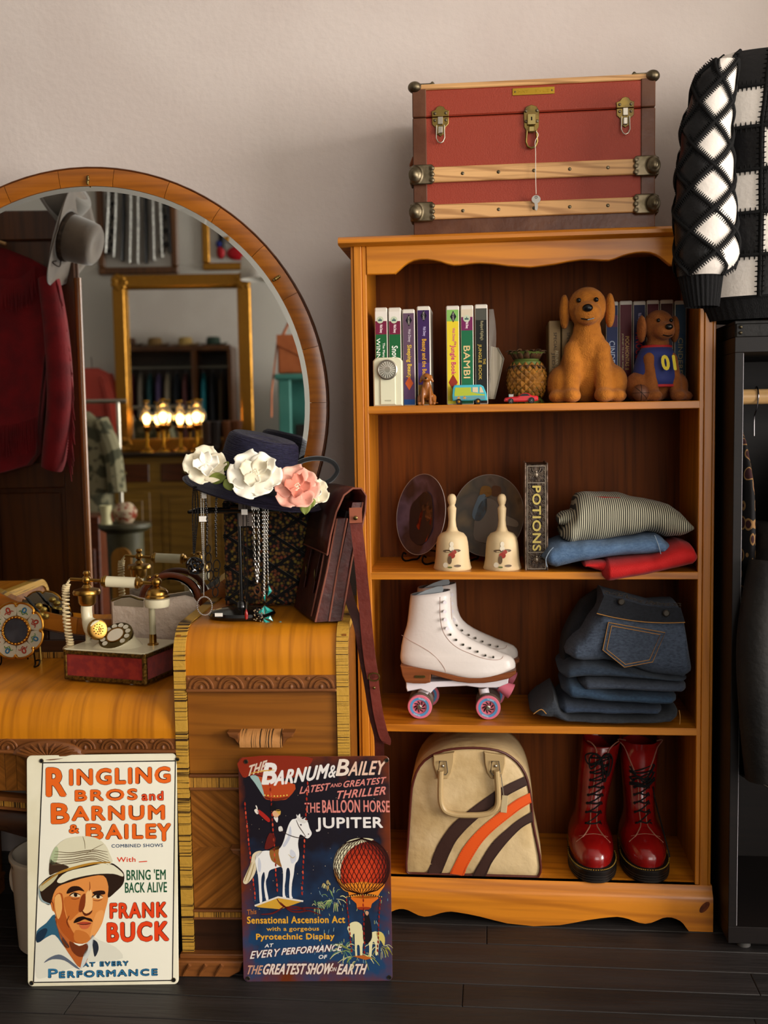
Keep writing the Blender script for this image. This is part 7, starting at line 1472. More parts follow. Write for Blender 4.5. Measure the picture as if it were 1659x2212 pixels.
P([(255, 1100), (258, 1000), (275, 930), (320, 860), (400, 805), (530, 785), (640, 800), (715, 855), (752, 930), (768, 1010), (600, 1015), (400, 1062), (300, 1095)], '#d6d0b2', 6); P([(255, 1100), (262, 980), (300, 1000), (420, 1040), (300, 1090)], '#3c2a1c', 7); P([(258, 1000), (275, 930), (310, 870), (330, 900), (320, 980), (290, 1020)], '#a9b58c', 7)
for i, (y0_, y1_, y2_) in enumerate(((900, 930, 905), (925, 945, 918), (950, 962, 935), (972, 985, 955), (993, 1000, 972), (1012, 1018, 985))): Ln([(300-i*4, y0_+10), (430, y1_-8), (555, y2_), (640, y2_-4), (735+i*4, y0_+15)], 8, '#6b5a40', 8)
Ln([(530, 788), (545, 830), (550, 890)], 5, '#7a6a4a', 8); Ln([(560, 930), (620, 890), (700, 850)], 5, '#7a6a4a', 8)
Ln([(190, 1190), (320, 1095), (460, 1045), (620, 1008), (760, 1000)], 20, '#b0802c', 8); P([(320, 1150), (400, 1080), (560, 1040), (740, 1010), (850, 1080), (860, 1118), (780, 1095), (620, 1100), (450, 1135), (350, 1172)], '#ddd8bc', 8); P([(172, 1215), (185, 1185), (270, 1120), (330, 1095), (290, 1160), (230, 1210), (190, 1240)], '#b9b088', 8); Ln([(262, 1345), (200, 1320), (176, 1270), (172, 1215)], 16, '#8fa0a0', 8)
s1.holes(((190, 166), (1308, 152), (108, 1996), (1278, 1970)))
# ---- the balloon-horse sign
M2s, w2, h2 = signM((526, 2121), (848, 2119), (523, 1636, -.035))
tin2 = mat('night_print', '#171218', .36, coat=.3); N_ = tin2.node_tree.nodes; LK_ = tin2.node_tree.links; tc = N_.new('ShaderNodeTexCoord'); sx_ = N_.new('ShaderNodeSeparateXYZ'); LK_.new(tc.outputs['Object'], sx_.inputs[0])
nz = N_.new('ShaderNodeTexNoise'); nz.inputs['Scale'].default_value = 16; nz.inputs['Detail'].default_value = 8; LK_.new(tc.outputs['Object'], nz.inputs['Vector'])
def mth(op, a, b):
    n_ = N_.new('ShaderNodeMath'); n_.operation = op
    for i, v in enumerate((a, b)):
        if isinstance(v, (int, float)): n_.inputs[i].default_value = v
        else: LK_.new(v, n_.inputs[i])
    return n_.outputs[0]
dx = mth('ABSOLUTE', mth('SUBTRACT', sx_.outputs[0], w2/2), 0); ex_ = mth('DIVIDE', dx, w2/2); dz = mth('DIVIDE', mth('ABSOLUTE', mth('SUBTRACT', sx_.outputs[2], h2/2), 0), h2/2)
edge = mth('MAXIMUM', ex_, mth('MULTIPLY', dz, .98)); ed = N_.new('ShaderNodeMapRange'); LK_.new(mth('ADD', edge, mth('MULTIPLY', mth('SUBTRACT', nz.outputs['Fac'], .5), .7)), ed.inputs[0]); ed.inputs['From Min'].default_value = .84; ed.inputs['From Max'].default_value = 1.05
bl_ = N_.new('ShaderNodeMapRange'); LK_.new(mth('ADD', mth('DIVIDE', sx_.outputs[2], h2), mth('MULTIPLY', mth('SUBTRACT', nz.outputs['Fac'], .5), .9)), bl_.inputs[0]); bl_.inputs['From Min'].default_value = .62; bl_.inputs['From Max'].default_value = .12
m1 = N_.new('ShaderNodeMix'); m1.data_type = 'RGBA'; m1.inputs['A'].default_value = lin('#17121a'); m1.inputs['B'].default_value = lin('#1c3a5c'); LK_.new(bl_.outputs[0], m1.inputs['Factor'])
m2 = N_.new('ShaderNodeMix'); m2.data_type = 'RGBA'; m2.inputs['B'].default_value = lin('#63290f'); LK_.new(ed.outputs[0], m2.inputs['Factor']); LK_.new(m1.outputs['Result'], m2.inputs['A']); LK_.new(m2.outputs['Result'], N_['Principled BSDF'].inputs['Base Color'])
s2 = Sign('balloon_horse_sign', 'dark tin circus sign with a white horse on a platform under a balloon', M2s, w2, h2, lambda X, Y: (480+X/3.815, 1600+Y/3.815), tin2)
P = s2.poly; Ln = s2.line; rnd = random.Random(12)
P([(165, 140), (700, 132), (720, 200), (640, 290), (440, 310), (260, 280), (170, 300)], '#7d2410', 0)
P([(230, 290), (340, 300), (600, 360), (545, 470), (480, 490), (400, 490), (345, 470), (300, 380)], '#a8401a', 1); P([(230, 292), (300, 300), (350, 460), (335, 450), (270, 350)], '#8fa9a4', 2); Ln([(340, 462), (440, 485), (545, 465)], 22, '#6a240e', 2); 
for i in range(8): x = 352+26*i; y = 448-.0*i+8*math.sin(i/7*PI); P([(x-7, y), (x, y-7), (x+7, y), (x, y+7)], '#d8b64a', 3, 2)
Ln([(230, 270), (330, 250), (430, 240)], 10, '#c89a3a', 2)
for i in range(70): x, y = rnd.uniform(200, 1360), rnd.uniform(420, 1400); r = rnd.uniform(2, 4); P([(x-r, y), (x, y-r), (x+r, y), (x, y+r)], '#b9a98a', 1, 0, 'star')
for (x0, y0), (x1, y1) in (((185, 520), (275, 1330)), ((395, 360), (455, 1270)), ((705, 350), (655, 1300))):
    for i in range(22):
        f = i/22; x, y = x0+(x1-x0)*f+rnd.uniform(-3, 3), y0+(y1-y0)*f; P([(x-7, y), (x, y-17), (x+7, y+2), (x+1, y+17)], ('#a32a18', '#7d1c12', '#c24a30')[i % 3], 6 if x0 == 395 else 2, 2)
# horse
hw_ = '#dcdad6'
P([(270, 960), (300, 920), (360, 905), (430, 905), (480, 860), (520, 780), (545, 700), (575, 650), (610, 640), (640, 600), (650, 640), (700, 660), (720, 720), (738, 760), (725, 790), (700, 805), (670, 785), (640, 775), (625, 850), (635, 930), (625, 985), (600, 1020), (590, 1100), (575, 1180), (572, 1270), (582, 1295), (555, 1295), (552, 1190), (560, 1100), (550, 1050), (530, 1060), (522, 1150), (515, 1200), (518, 1270), (528, 1290), (500, 1290), (500, 1190), (502, 1100), (490, 1040), (440, 1050), (390, 1070), (375, 1120), (360, 1160), (368, 1230), (382, 1305), (362, 1312), (345, 1200), (352, 1130), (345, 1080), (325, 1120), (322, 1200), (330, 1320), (310, 1330), (302, 1200), (295, 1110), (285, 1060)], hw_, 3)
P([(330, 915), (290, 910), (250, 940), (235, 1010), (205, 1080), (172, 1160), (200, 1180), (250, 1130), (280, 1060), (275, 980)], '#cfc0a0', 3); Ln([(245, 1000), (210, 1090), (185, 1160)], 10, '#9a8458', 4); Ln([(265, 1010), (240, 1100), (210, 1170)], 8, '#9a8458', 4)
P([(620, 650), (612, 605), (640, 640), (660, 625), (655, 650), (690, 630), (675, 660), (705, 655), (680, 680), (640, 670)], '#c9c6c0', 4); P([(640, 690), (655, 685), (652, 702)], '#2a2430', 5, 2); P([(708, 762), (718, 768), (708, 776)], '#5a4048', 5, 2); Ln([(610, 650), (630, 700), (660, 745), (690, 790)], 7, '#4a3a34', 5); Ln([(480, 740), (560, 780), (640, 800), (690, 785)], 7, '#3a2a26', 6)
P([(390, 910), (430, 880), (470, 870), (465, 930), (480, 1000), (490, 1040), (440, 1010), (405, 980)], '#8a5a28', 5); Ln([(545, 935), (580, 965), (600, 950)], 5, '#b59a50', 5); P([(560, 700), (540, 790), (500, 860), (520, 870), (570, 780)], '#b9bcc6', 4); P([(300, 960), (320, 1010), (315, 1080), (295, 1060)], '#b9bcc6', 4); P([(560, 900), (600, 920), (610, 980), (570, 1010)], '#c2c4cc', 4)
# rider
P([(400, 660), (440, 650), (490, 670), (520, 730), (515, 800), (480, 880), (430, 900), (350, 890), (370, 830), (410, 780), (405, 720)], '#171018', 5); P([(380, 670), (300, 600), (290, 580), (310, 570), (390, 640)], '#9c2018', 5); P([(265, 570), (285, 560), (305, 590), (290, 605), (272, 590)], '#d8d0c4', 5); P([(285, 560), (275, 535), (283, 533), (293, 558)], '#d8d0c4', 5, 2)
P([(415, 590), (440, 570), (470, 580), (472, 610), (445, 635), (420, 615)], '#cfa078', 6); P([(440, 570), (480, 570), (478, 610), (462, 600)], '#c9a04a', 7); P([(400, 575), (412, 520), (440, 515), (445, 562), (482, 570), (470, 580), (430, 575)], '#0f0c10', 7); P([(425, 630), (460, 630), (455, 672), (440, 660)], '#d2ccc4', 6); P([(465, 710), (490, 705), (500, 740), (470, 745)], '#cfc9c0', 6); P([(350, 890), (390, 760), (440, 800), (420, 870)], '#5a1812', 6)
P([(268, 1362), (460, 1290), (665, 1322), (480, 1388), (300, 1372)], '#c2932e', 3, 0); Ln([(268, 1360), (460, 1288), (668, 1322)], 14, '#cfc8bc', 4, 0)
for pts in (((450, 1300), (500, 1360), (600, 1390), (700, 1375), (840, 1390)), ((480, 1330), (560, 1400), (640, 1410), (720, 1400), (820, 1440)), ((320, 1430), (420, 1420), (520, 1360)), ((520, 1370), (620, 1370), (700, 1400))): Ln(pts, 13, '#5a1612', 5)
# big balloon
bcx, bcy, br2 = 1150, 1035, 235
for k, (f, c, ox, oy) in enumerate(((1, '#4a150c', 0, 0), (.9, '#7a1c0e', -8, 8), (.78, '#9c2a12', -10, 30), (.6, '#b03214', -10, 50), (.4, '#bc3a18', -10, 60))): P([(bcx+ox+br2*f*math.cos(a), bcy+oy+br2*f*math.sin(a)*1.0) for a in [2*PI*i/20 for i in range(20)]], c, 1+k)
P([(918, 1060), (925, 960), (970, 880), (1060, 815), (1170, 800), (1250, 815), (1150, 840), (1060, 890), (1000, 970), (975, 1060), (980, 1130), (950, 1130)], '#c9c2a0', 6); P([(918, 1060), (945, 1060), (985, 1160), (1050, 1240), (1000, 1230), (945, 1150)], '#b5772a', 6)
P([(1010, 1180), (1090, 1170), (1160, 1160), (1260, 1175), (1340, 1180), (1300, 1250), (1270, 1290), (1180, 1300), (1060, 1285), (1040, 1250)], '#d07a1e', 6); P([(1065, 1285), (1285, 1285), (1235, 1340), (1215, 1385), (1120, 1385), (1105, 1340)], '#c8641a', 6); P([(1120, 1370), (1215, 1370), (1205, 1390), (1130, 1390)], '#8a2c10', 7)
for k in range(15):
    a = -1.3+2.6*k/14; x = bcx+br2*.98*math.sin(a)
    for s in (-1, 1): 
        pts = []
        for i in range(13):
            t = -1+2*i/12; zc_ = math.sqrt(max(0, 1-t*t)); an = a+s*t*.55; pts.append((bcx+br2*zc_*math.sin(max(-1.57, min(1.57, an))), bcy+br2*t))
        Ln(pts, 5, '#2a0c08', 8, 0, 'netting')
Ln([(1020, 1285), (1090, 1270), (1160, 1266), (1240, 1272), (1318, 1290)], 18, '#3a120a', 8)
for i in range(16): x = 1028+19*i; y = 1284-16*math.sin(i/15*PI); P([(x-5, y), (x, y-5), (x+5, y), (x, y+5)], '#d8a84a', 9, 2)
for (x0, y0), (x1, y1) in (((1025, 1310), (1070, 1760)), ((1160, 1275), (1175, 1780)), ((1305, 1310), (1275, 1760))):
    for i in range(13): f = i/13; x, y = x0+(x1-x0)*f+rnd.uniform(-3, 3), y0+(y1-y0)*f; P([(x-6, y), (x, y-16), (x+6, y+2), (x+1, y+16)], ('#8a1c12', '#6a1410')[i % 2], 9, 2)
# fireworks
for cx_, cy_, R3, c in ((920, 1300, 110, '#7f9a5a'), (860, 1185, 40, '#b59a5a'), (1120, 1740, 190, '#8f9a3c'), (1000, 1720, 120, '#5f8a6a'), (780, 1360, 60, '#6f8f5a'), (1300, 1690, 110, '#a09a3c')):
    for i in range(20): a = rnd.uniform(0, 2*PI); r0, r1 = rnd.uniform(.1, .5)*R3, rnd.uniform(.6, 1.1)*R3; Ln([(cx_+r0*math.cos(a), cy_+r0*math.sin(a)), (cx_+r1*.7*math.cos(a+.1), cy_+r1*.7*math.sin(a+.1)-8), (cx_+r1*math.cos(a+.15), cy_+r1*math.sin(a+.15)+14)], rnd.uniform(3, 7), c if i % 3 else '#c9c48a', 2, 2, 'spark')
for i in range(60): x, y = rnd.uniform(700, 1380), rnd.uniform(1230, 1900); Ln([(x, y), (x+rnd.uniform(-10, 10), y+rnd.uniform(14, 34))], 4, ('#7fa0a8', '#a8a86a', '#5f8aa0')[i % 3], 2, 0, 'spark')
# small horse and rider under the balloon
P([(1032, 1540), (1060, 1500), (1110, 1490), (1150, 1520), (1160, 1570), (1220, 1580), (1270, 1570), (1285, 1610), (1290, 1680), (1280, 1760), (1262, 1760), (1262, 1680), (1240, 1660), (1230, 1770), (1212, 1770), (1208, 1670), (1160, 1670), (1155, 1775), (1138, 1775), (1132, 1690), (1110, 1690), (1112, 1770), (1098, 1770), (1092, 1640), (1090, 1590), (1075, 1600), (1070, 1620), (1050, 1600), (1040, 1570)], '#cfc79a', 5); P([(1270, 1580), (1310, 1575), (1340, 1620), (1335, 1690), (1310, 1650), (1285, 1630)], '#c2b060', 5); P([(1175, 1440), (1200, 1410), (1215, 1460), (1228, 1520), (1235, 1620), (1200, 1670), (1165, 1650), (1160, 1560), (1170, 1490)], '#140f14', 6); P([(1178, 1418), (1190, 1400), (1208, 1415), (1195, 1440)], '#b98a68', 7)
P([(1080, 1775), (1160, 1765), (1240, 1790), (1180, 1805)], '#a5561e', 6, 0)
WH, PK, GO = '#d9d4cf', '#c97a70', '#d39a2e'
s2.text('THE', 212, 360, 180, 275, '#c9b5a2', .03, shear=.3, slope=.30); s2.text('B', 340, 455, 180, 362, WH, .045, shear=.18, slope=0); s2.text('ARNUM', 438, 870, 215, 345, WH, .04, shear=.25, slope=-.0+.13); s2.text('&', 880, 940, 200, 305, WH, .02, shear=.2); s2.text('B', 950, 1050, 150, 290, '#d9c9ba', .03, shear=.22); s2.text('AILEY', 1050, 1340, 165, 285, '#d3b09a', .025, shear=.25, slope=.03)
s2.text('LATEST', 645, 885, 360, 425, PK, .03, shear=.3, slope=.12); s2.text('AND', 893, 985, 350, 382, PK, .03, shear=.2, slope=.08); s2.text('GREATEST', 1000, 1345, 312, 372, PK, .03, shear=.3, slope=.09); s2.text('THRILLER', 940, 1355, 392, 465, PK, .03, shear=.3, slope=.09)
s2.text('THE', 680, 805, 510, 592, PK, .018); s2.text('BALLOON', 825, 1135, 485, 595, PK, .018, slope=.0); s2.text('HORSE', 1165, 1380, 490, 590, PK, .018, slope=-.03); s2.text('JUPITER', 772, 1325, 628, 750, WH, .03)
s2.text('This', 205, 282, 1388, 1432, '#a5602a', .02, slope=.1); s2.text('Sensational Ascension Act', 205, 1012, 1442, 1508, GO, .035); s2.text('with a gorgeous', 365, 798, 1530, 1578, GO, .02); s2.text('Pyrotechnic Display', 280, 925, 1585, 1655, GO, .035)
s2.text('AT', 352, 420, 1672, 1702, WH, .04, shear=.2, slope=.1); s2.text('EVERY', 238, 470, 1722, 1788, WH, .02, '#5a2a22', shear=.3, slope=.09); s2.text('PERFORMANCE', 495, 985, 1688, 1750, WH, .03, '#5a2a22', shear=.3, slope=.07); s2.text('OF', 795, 862, 1764, 1798, WH, .04, shear=.2)
s2.text('THE', 205, 328, 1850, 1925, '#b98a72', .03, shear=.3); s2.text('GREATEST', 340, 685, 1835, 1928, '#d3c2b6', .035, '#4a1f1a', shear=.3); s2.text('SHOW', 700, 905, 1832, 1926, '#d3c2b6', .035, '#4a1f1a', shear=.3); s2.text('ON', 890, 940, 1865, 1900, '#d3c2b6', .02, shear=.2); s2.text('EARTH', 955, 1185, 1838, 1926, '#d3c2b6', .035, '#4a1f1a', shear=.3)
s2.holes(((196, 172), (1355, 162), (212, 1958), (1377, 1950)))
# ================================================================== the rest of the shop, seen in the round mirror
def RF(px, py, Yt, v=.428):
    """place on plane y=Yt seen at this pixel by way of the vanity mirror"""
    d = ray(px, py); t = ((VO-CP).dot(EV)+v)/d.dot(EV); p = CP+d*t; d = d-EV*(2*d.dot(EV)); return p+d*((Yt-p.y)/d.y)
def bx(g, p0, p1, b=.004): return g.b2(p0, p1, b)
# tall narrow wardrobe across from the vanity
wr = wood('wardrobe_walnut', '#5a3212', '#4a270d', '#2e1606', 'z', .8, .35, .4); y_ = -.8; e1 = RF(186, 900, y_).x; zt = RF(60, 455, y_).z; e0 = -1.36
wb_ = thing('panelled_screen', 'tall brown panelled wooden screen facing the vanity mirror', 'screen', ((e0+e1)/2, y_, 0))
bx(G(), (e0, y_-.03, .0), (e1-.012, y_-.012, zt)).build('board', wr, wb_)
for x_ in (e0+.03, e1-.05): bx(G(), (x_-.02, y_-.22, 0), (x_+.02, y_+.12, .05)).build('foot_bar', wr, wb_); z1, z2 = RF(60, 530, y_).z, RF(60, 1055, y_).z
bx(G(), (e0, y_-.014, zt-.10), (e1-.02, y_+.004, zt), .004).build('top_rail', wr, wb_)
for a, b in ((e0, e0+.06), (e1-.085, e1-.02)): bx(G(), (a, y_-.014, .08), (b, y_, zt-.1)).build('stile', wr, wb_)
bx(G(), (e0+.06, y_-.014, z2), (e1-.085, y_, z2+.09)).build('mid_rail', wr, wb_)
bx(G(), (e0+.075, y_-.012, .25), (e1-.10, y_-.003, z2-.015), .008).build('door_panel', wr, wb_); bx(G(), (e0+.06, y_-.014, .08), (e1-.085, y_, .22)).build('bottom_rail', wr, wb_)
G().cyl((e1-.012, y_-.004, .02), (e1-.012, y_-.004, RF(180, 600, y_).z), .012, 14).build('edge_moulding', wood('light_moulding', '#9a5f26', '#8a521c', '#5f3410', 'z', 1, .3, .5), wb_)
# red fringed jacket hung on it
yj = -.745; jr = mat('red_suede', '#7c0812', .75, c2='#660610', sc=14, sheen=.1, bump=.15, bsc=150)
def RP(px, py, y=yj): p = RF(px, py, y); return (p.x, p.z)
rj = thing('fringed_jacket', 'dark red suede jacket with fringed sleeves hung on the panelled screen', 'jacket', (e0+.2, yj, RF(60, 1035, yj).z))
G().prism([RP(*q) for q in ((-70, 535), (0, 535), (20, 540), (70, 560), (105, 580), (118, 640), (100, 760), (85, 900), (80, 980), (60, 1005), (0, 1022), (-70, 1030))], yj, -.79, None, .012, .012).build('body', jr, rj, smooth=60)
sl2 = [RF(105, 600, yj), RF(122, 720, yj+.01), RF(130, 860, yj+.015), RF(118, 980, yj+.01), RF(112, 1012, yj+.005)]; G().tube(smooth_path(sl2, 5), [.036+.008*math.sin(i/20*PI) for i in range(21)], 16).build('sleeve', jr, rj, smooth=70)
frn = G()
for k in range(64):
    f = k/63; a = RF(116+30*math.sin(f*2.2)+4, 600+390*f, yj+.02); frn.tube([a, a+Vec((-.012 if False else .010, .004, -.03)), a+Vec((.012+.006*math.sin(k*2.1), .002, -.075-.02*math.sin(k*1.3)))], [.0022, .002, .0012], 4)
frn.build('sleeve_fringe', jr, rj)
for (a, b), (c, d) in (((0, 600), (75, 575)), ((-60, 910), (80, 900))):
    g = G()
    for k in range(34): f = k/33; p = RF(a+(c-a)*f, b+(d-b)*f+14*math.sin(f*PI), yj+.008); g.tube([p, p+Vec((.001*math.sin(k*3), .004, -.05)), p+Vec((.003*math.sin(k*5), .003, -.10-.012*math.sin(k*1.9)))], [.0022, .002, .0012], 4)
    g.build('yoke_fringe', jr, rj)
bl2 = thing('coat_hanger', 'pale wooden hanger inside the red fringed jacket', 'hanger', RF(0, 530, yj)); p = RF(0, 530, -.768); G().tube([p+Vec((-.1, 0, .0)), p+Vec((0, 0, .012)), p+Vec((.02, 0, .004))], .006, 8).build('hanger_bar', pale, bl2); G().tube([p+Vec((-.03, 0, .01)), p+Vec((-.03, 0, .05)), p+Vec((-.02, -.01, .07)), p+Vec((-.03, -.03, .06))], .002, 6).build('hook', wirem, bl2)
# felt hats on the wardrobe corner
felt = mat('grey_brown_felt', '#6b5f52', .85, c2='#574c42', sc=8, sheen=.5); felt2 = mat('grey_felt', '#77726b', .85, sheen=.4)
yh = -.70; c0, c1 = RF(150, 500, yh), RF(205, 495, yh-.0); AX = Vec((.94, .02, -.30)).normalized(); HMx = Mat.Translation(RF(140, 510, yh)) @ AX.to_track_quat('Z', 'Y').to_matrix().to_4x4()
def hat(name, label, M, m, band=None, s=1, cat='hat', grp=None):
    t = thing(name, label, cat, M=M); G(M).lathe([(r*s, z*s) for r, z in ((.076, 0), (.074, .03), (.070, .07), (.066, .088), (.056, .096), (.03, .090), (0, .086))], 30, None, sx=1.12, sy=.9).build('crown', m, t, smooth=60)
    def fn(u, v): a = 2*PI*v; r = (.074+.075*u)*s; return Vec((r*1.12*math.cos(a), r*.98*math.sin(a), (.004+.030*u*u*abs(math.cos(a))-.012*u*u*abs(math.sin(a)))*s))
    b = G(M).sheet(fn, 6, 44, cv=True).build('brim', m, t, smooth=70); so = b.modifiers.new('th', 'SOLIDIFY'); so.thickness = .003
    if band: G(M).lathe([(r*s, z*s) for r, z in ((.0765, .004), (.079, .012), (.0762, .021))], 30, None, sx=1.12, sy=.9).build('hat_band', band, t)
    if grp: t['group'] = grp
    return t
hat('felt_hat', 'grey-brown felt western hat with braided band hung on the corner of the panelled screen', HMx, felt, mat('braided_leather', '#2a2019', .6, c2='#4a3a2c', sc=60), 1.16)
G(HMx).tube(smooth_path([(.02, -.078, .014), (.06, -.105, .03), (.08, -.10, .012), (.05, -.09, .012)], 5), .0022, 6).build('leather_tie', mat('tie_leather', '#2f2018', .6), bpy.data.objects['felt_hat'])
hat('felt_hat', 'pale grey felt hat half hidden behind the western hat', Mat.Translation(RF(125, 450, yh-.07)) @ Vec((.75, .2, .5)).normalized().to_track_quat('Z', 'Y').to_matrix().to_4x4(), felt2)
# far wall: framed costumes
yw = YF+.001
def fr_m(name, c): return mat(name, c, .35, .75, c2=c, bump=.3, bsc=40)
gfr = fr_m('gilt_frame', '#a5742a'); bfr = wood('brown_frame', '#6e4520', '#5c3716', '#3d220c', 'z', 1, .4, .3)
def picture(name, label, p0, p1, w_, m, back, y=yw, d=.03):
    t = thing(name, label, 'picture frame', ((p0[0]+p1[0])/2, y, p0[1])); x0, x1, z0, z1 = min(p0[0], p1[0]), max(p0[0], p1[0]), min(p0[1], p1[1]), max(p0[1], p1[1])
    for a, b in (((x0, z0), (x1, z0+w_)), ((x0, z1-w_), (x1, z1)), ((x0, z0+w_), (x0+w_, z1-w_)), ((x1-w_, z0+w_), (x1, z1-w_))): G().b2((a[0], y, a[1]), (b[0], y+d, b[1]), .008).build('frame_rail', m, t)
    if back: G().b2((x0+w_*.8, y, z0+w_*.8), (x1-w_*.8, y+.008, z1-w_*.8)).build('backing', back, t)
    return t
pb2 = mat('frame_backing', '#b5b2ac', .8); a, b = RF(205, 330, yw), RF(387, 592, yw)
f1 = picture('framed_costume', 'brown frame holding a black and silver sequinned costume', (a.x, a.z), (b.x, b.z), .05, bfr, pb2)
sq = mat('silver_sequin', '#d6d4cd', .3, .35, c2='#8d8a84', sc=90); ck = mat('black_sequin', '#0d0d0f', .25)
for k in range(9):
    f = k/8; p = RF(240+f*122, 380, yw); q = RF(232+f*138, 548+24*math.sin(f*PI), yw)
    G().tube([(p.x, yw+.022, p.z+.1), (p.x*.6+q.x*.4, yw+.03, (p.z+q.z)/2), (q.x, yw+.024, q.z)], [.026, .034, .03], 8, flat=.4).build('sequin_strand', sq if k % 3 != 2 else ck, f1)
for k in range(22): p = RF(238 if k % 2 else 352, 400+14.5*(k//2), yw); G().box((p.x+.03*((k//2) % 2), yw+.045, p.z), (.035, .006, .035)).build('check_square', ck, f1)
a, b = RF(432, 330, yw), RF(640, 582, yw); f2 = picture('framed_costume', 'gold frame holding a red, blue and black costume', (a.x, a.z), (b.x, b.z), .05, gfr, pb2)
for px, py, w_, h_, c in ((480, 500, .05, .4, '#121014'), (478, 545, .06, .10, '#9c0f1a'), (476, 528, .06, .06, '#23307a'), (512, 520, .10, .08, '#2a3a86'), (515, 548, .16, .10, '#a8101c'), (505, 505, .07, .05, '#1f7a4a')): p = RF(px, py, yw); G().sph((p.x, yw+.02, p.z), (w_/2, .02, h_/2), 12, 8).build('costume_piece', mat('costume_'+c, c, .5), f2)
# big gilt mirror standing on the dresser
yg = -4.62; a, b = RF(245, 597, yg), RF(551, 972, yg); gm = picture('gilt_mirror', 'large gilt framed mirror standing on the far dresser', (a.x, a.z), (b.x, b.z), .085, gfr, None, yg, .06); gm['category'] = 'mirror'
x0, x1, z0, z1 = a.x, b.x, min(a.z, b.z), max(a.z, b.z)
G().b2((x0+.07, yg, z0+.07), (x1-.07, yg+.012, z1-.07)).build('mirror_glass', mirm, gm, smooth=0)
for x in (x0+.05, x1-.05):
    for z in (z0+.05, z1-.05):
        for k in range(7): t_ = 2*PI*k/7; G().sph((x+.035*math.cos(t_), yg+.06, z+.035*math.sin(t_)), (.025, .012, .025), 8, 6).build('corner_ornament', gfr, gm)
for a_, b_ in (((x0+.085, z0+.085), (x1-.085, z0+.085)), ((x0+.085, z1-.085), (x1-.085, z1-.085)), ((x0+.085, z0+.085), (x0+.085, z1-.085)), ((x1-.085, z0+.085), (x1-.085, z1-.085))): G().cyl((a_[0], yg+.045, a_[1]), (b_[0], yg+.045, b_[1]), .009, 8).build('inner_bead', gfr, gm)
# dresser under it
dm = wood('olive_gold_wood', '#94702a', '#83601f', '#5c4012', 'x', .8, .45, .2); dpn = wood('dark_panel', '#5a2c12', '#4a220c', '#2e1406', 'x', 1, .4, .3); dk_ = wood('dresser_top', '#2c1c10', '#22150b', '#150c06', 'x', .8, .35, .3)
yd = -4.28; zd = z0-.0; xa, xb = RF(205, 990, yd).x, RF(560, 990, yd).x+.1
ds = thing('dresser', 'olive-gold dresser with dark drawer panels under the gilt mirror', 'dresser', ((xa+xb)/2, -4.5, 0)); G().b2((xa, YF+.02, .05), (xb, yd, zd-.03), .004).build('carcass', dm, ds); G().b2((xa-.03, YF+.02, zd-.03), (xb+.03, yd+.03, zd), .006).build('top', dk_, ds)
n_ = 3; w_ = (xb-xa)/n_
for k in range(n_):
    u0, u1 = xa+w_*k+.04, xa+w_*(k+1)-.04; dr = G().b2((u0, yd-.005, zd-.20), (u1, yd+.008, zd-.075), .004).build('drawer', dpn, ds); G().sph(((u0+u1)/2, yd+.02, zd-.137), .016, 10, 7).build('knob', brass, dr)
    dr = G().b2((u0, yd-.005, .14), (u1, yd+.008, zd-.27), .004).build('door', dm, ds); G().b2((u0+.05, yd+.004, .19), (u1-.05, yd+.014, zd-.32), .006).build('door_panel', dpn if k == 2 else dm, dr)
for x in (xa+.05, xb-.05):
    for y__ in (yd-.05, YF+.08): G().cyl((x, y__, 0), (x, y__, .055), .03, 10).build('foot', dk_, ds)
# four lit oil lamps
glw = mat('lit_bulb', '#ffd9a0', .4, emit=5); lgl = mat('lamp_chimney', '#fff4dc', .05, trans=1.0); lbr = mat('lamp_brass', '#b07c22', .25, 1)
for px, py, k in ((317, 912, 0), (352, 908, 1), (389, 912, 2), (424, 908, 3)):
    yl_ = -4.42 if k % 2 == 0 else -4.53; c = RF(px, py, yl_); t = thing('oil_lamp', 'lit brass oil lamp with glass chimney on the dresser before the gilt mirror', 'lamp', (c.x, yl_, zd), 0, 'oil lamps on the dresser'); M = Mat.Translation((c.x, yl_, zd)); hb_ = c.z-zd
    G(M).lathe([(0, 0), (.055, 0), (.05, .012), (.02, .03), (.012, .05), (.012, hb_-.07), (.03, hb_-.05), (.034, hb_-.03), (.02, hb_-.022), (0, hb_-.022)], 20).build('base', lbr, t); G(M).sph((0, 0, hb_), (.014, .014, .018), 12, 8).build('flame_bulb', glw, t)
    ch = G(M).lathe([(.028, hb_-.02), (.046, hb_+.02), (.040, hb_+.055), (.020, hb_+.09), (.018, hb_+.14)], 20).build('chimney', lgl, t); so = ch.modifiers.new('th', 'SOLIDIFY'); so.thickness = .002; G(M).lathe([(.02, hb_+.138), (.024, hb_+.14), (.02, hb_+.15)], 16).build('chimney_rim', lbr, t)
    pl_ = bpy.data.lights.new('oil_lamp_flame_offscreen', 'POINT'); pl_.energy = 2.2; pl_.color = (1, .62, .26); pl_.shadow_soft_size = .03; po_ = bpy.data.objects.new('oil_lamp_flame_offscreen', pl_); COL.objects.link(po_); po_.location = (c.x, yl_, zd+hb_+.03)
# boots and small goods at the dresser's end
for i, (px, c) in enumerate(((448, '#3a2416'), (468, '#2a2220'), (492, '#6b3c1c'), (512, '#6b3c1c'))):
    p = RF(px, 940, -4.36); g = G(Mat.Translation((p.x, -4.36, zd))); g.tube([(0, 0, .02), (0, 0, .1), (.0, 0, .21)], [.036, .034, .042], 12); g.sph((.0, .05, .025), (.03, .06, .028), 10, 7); o = soft(g.build('display_boot', mat('boot_'+c, c, .5)), .008, 3); tag(o, 'small %s boot on display at the end of the dresser' % ('tan' if i > 1 else 'dark brown' if i == 0 else 'black'), 'boot', 'boots on the dresser')
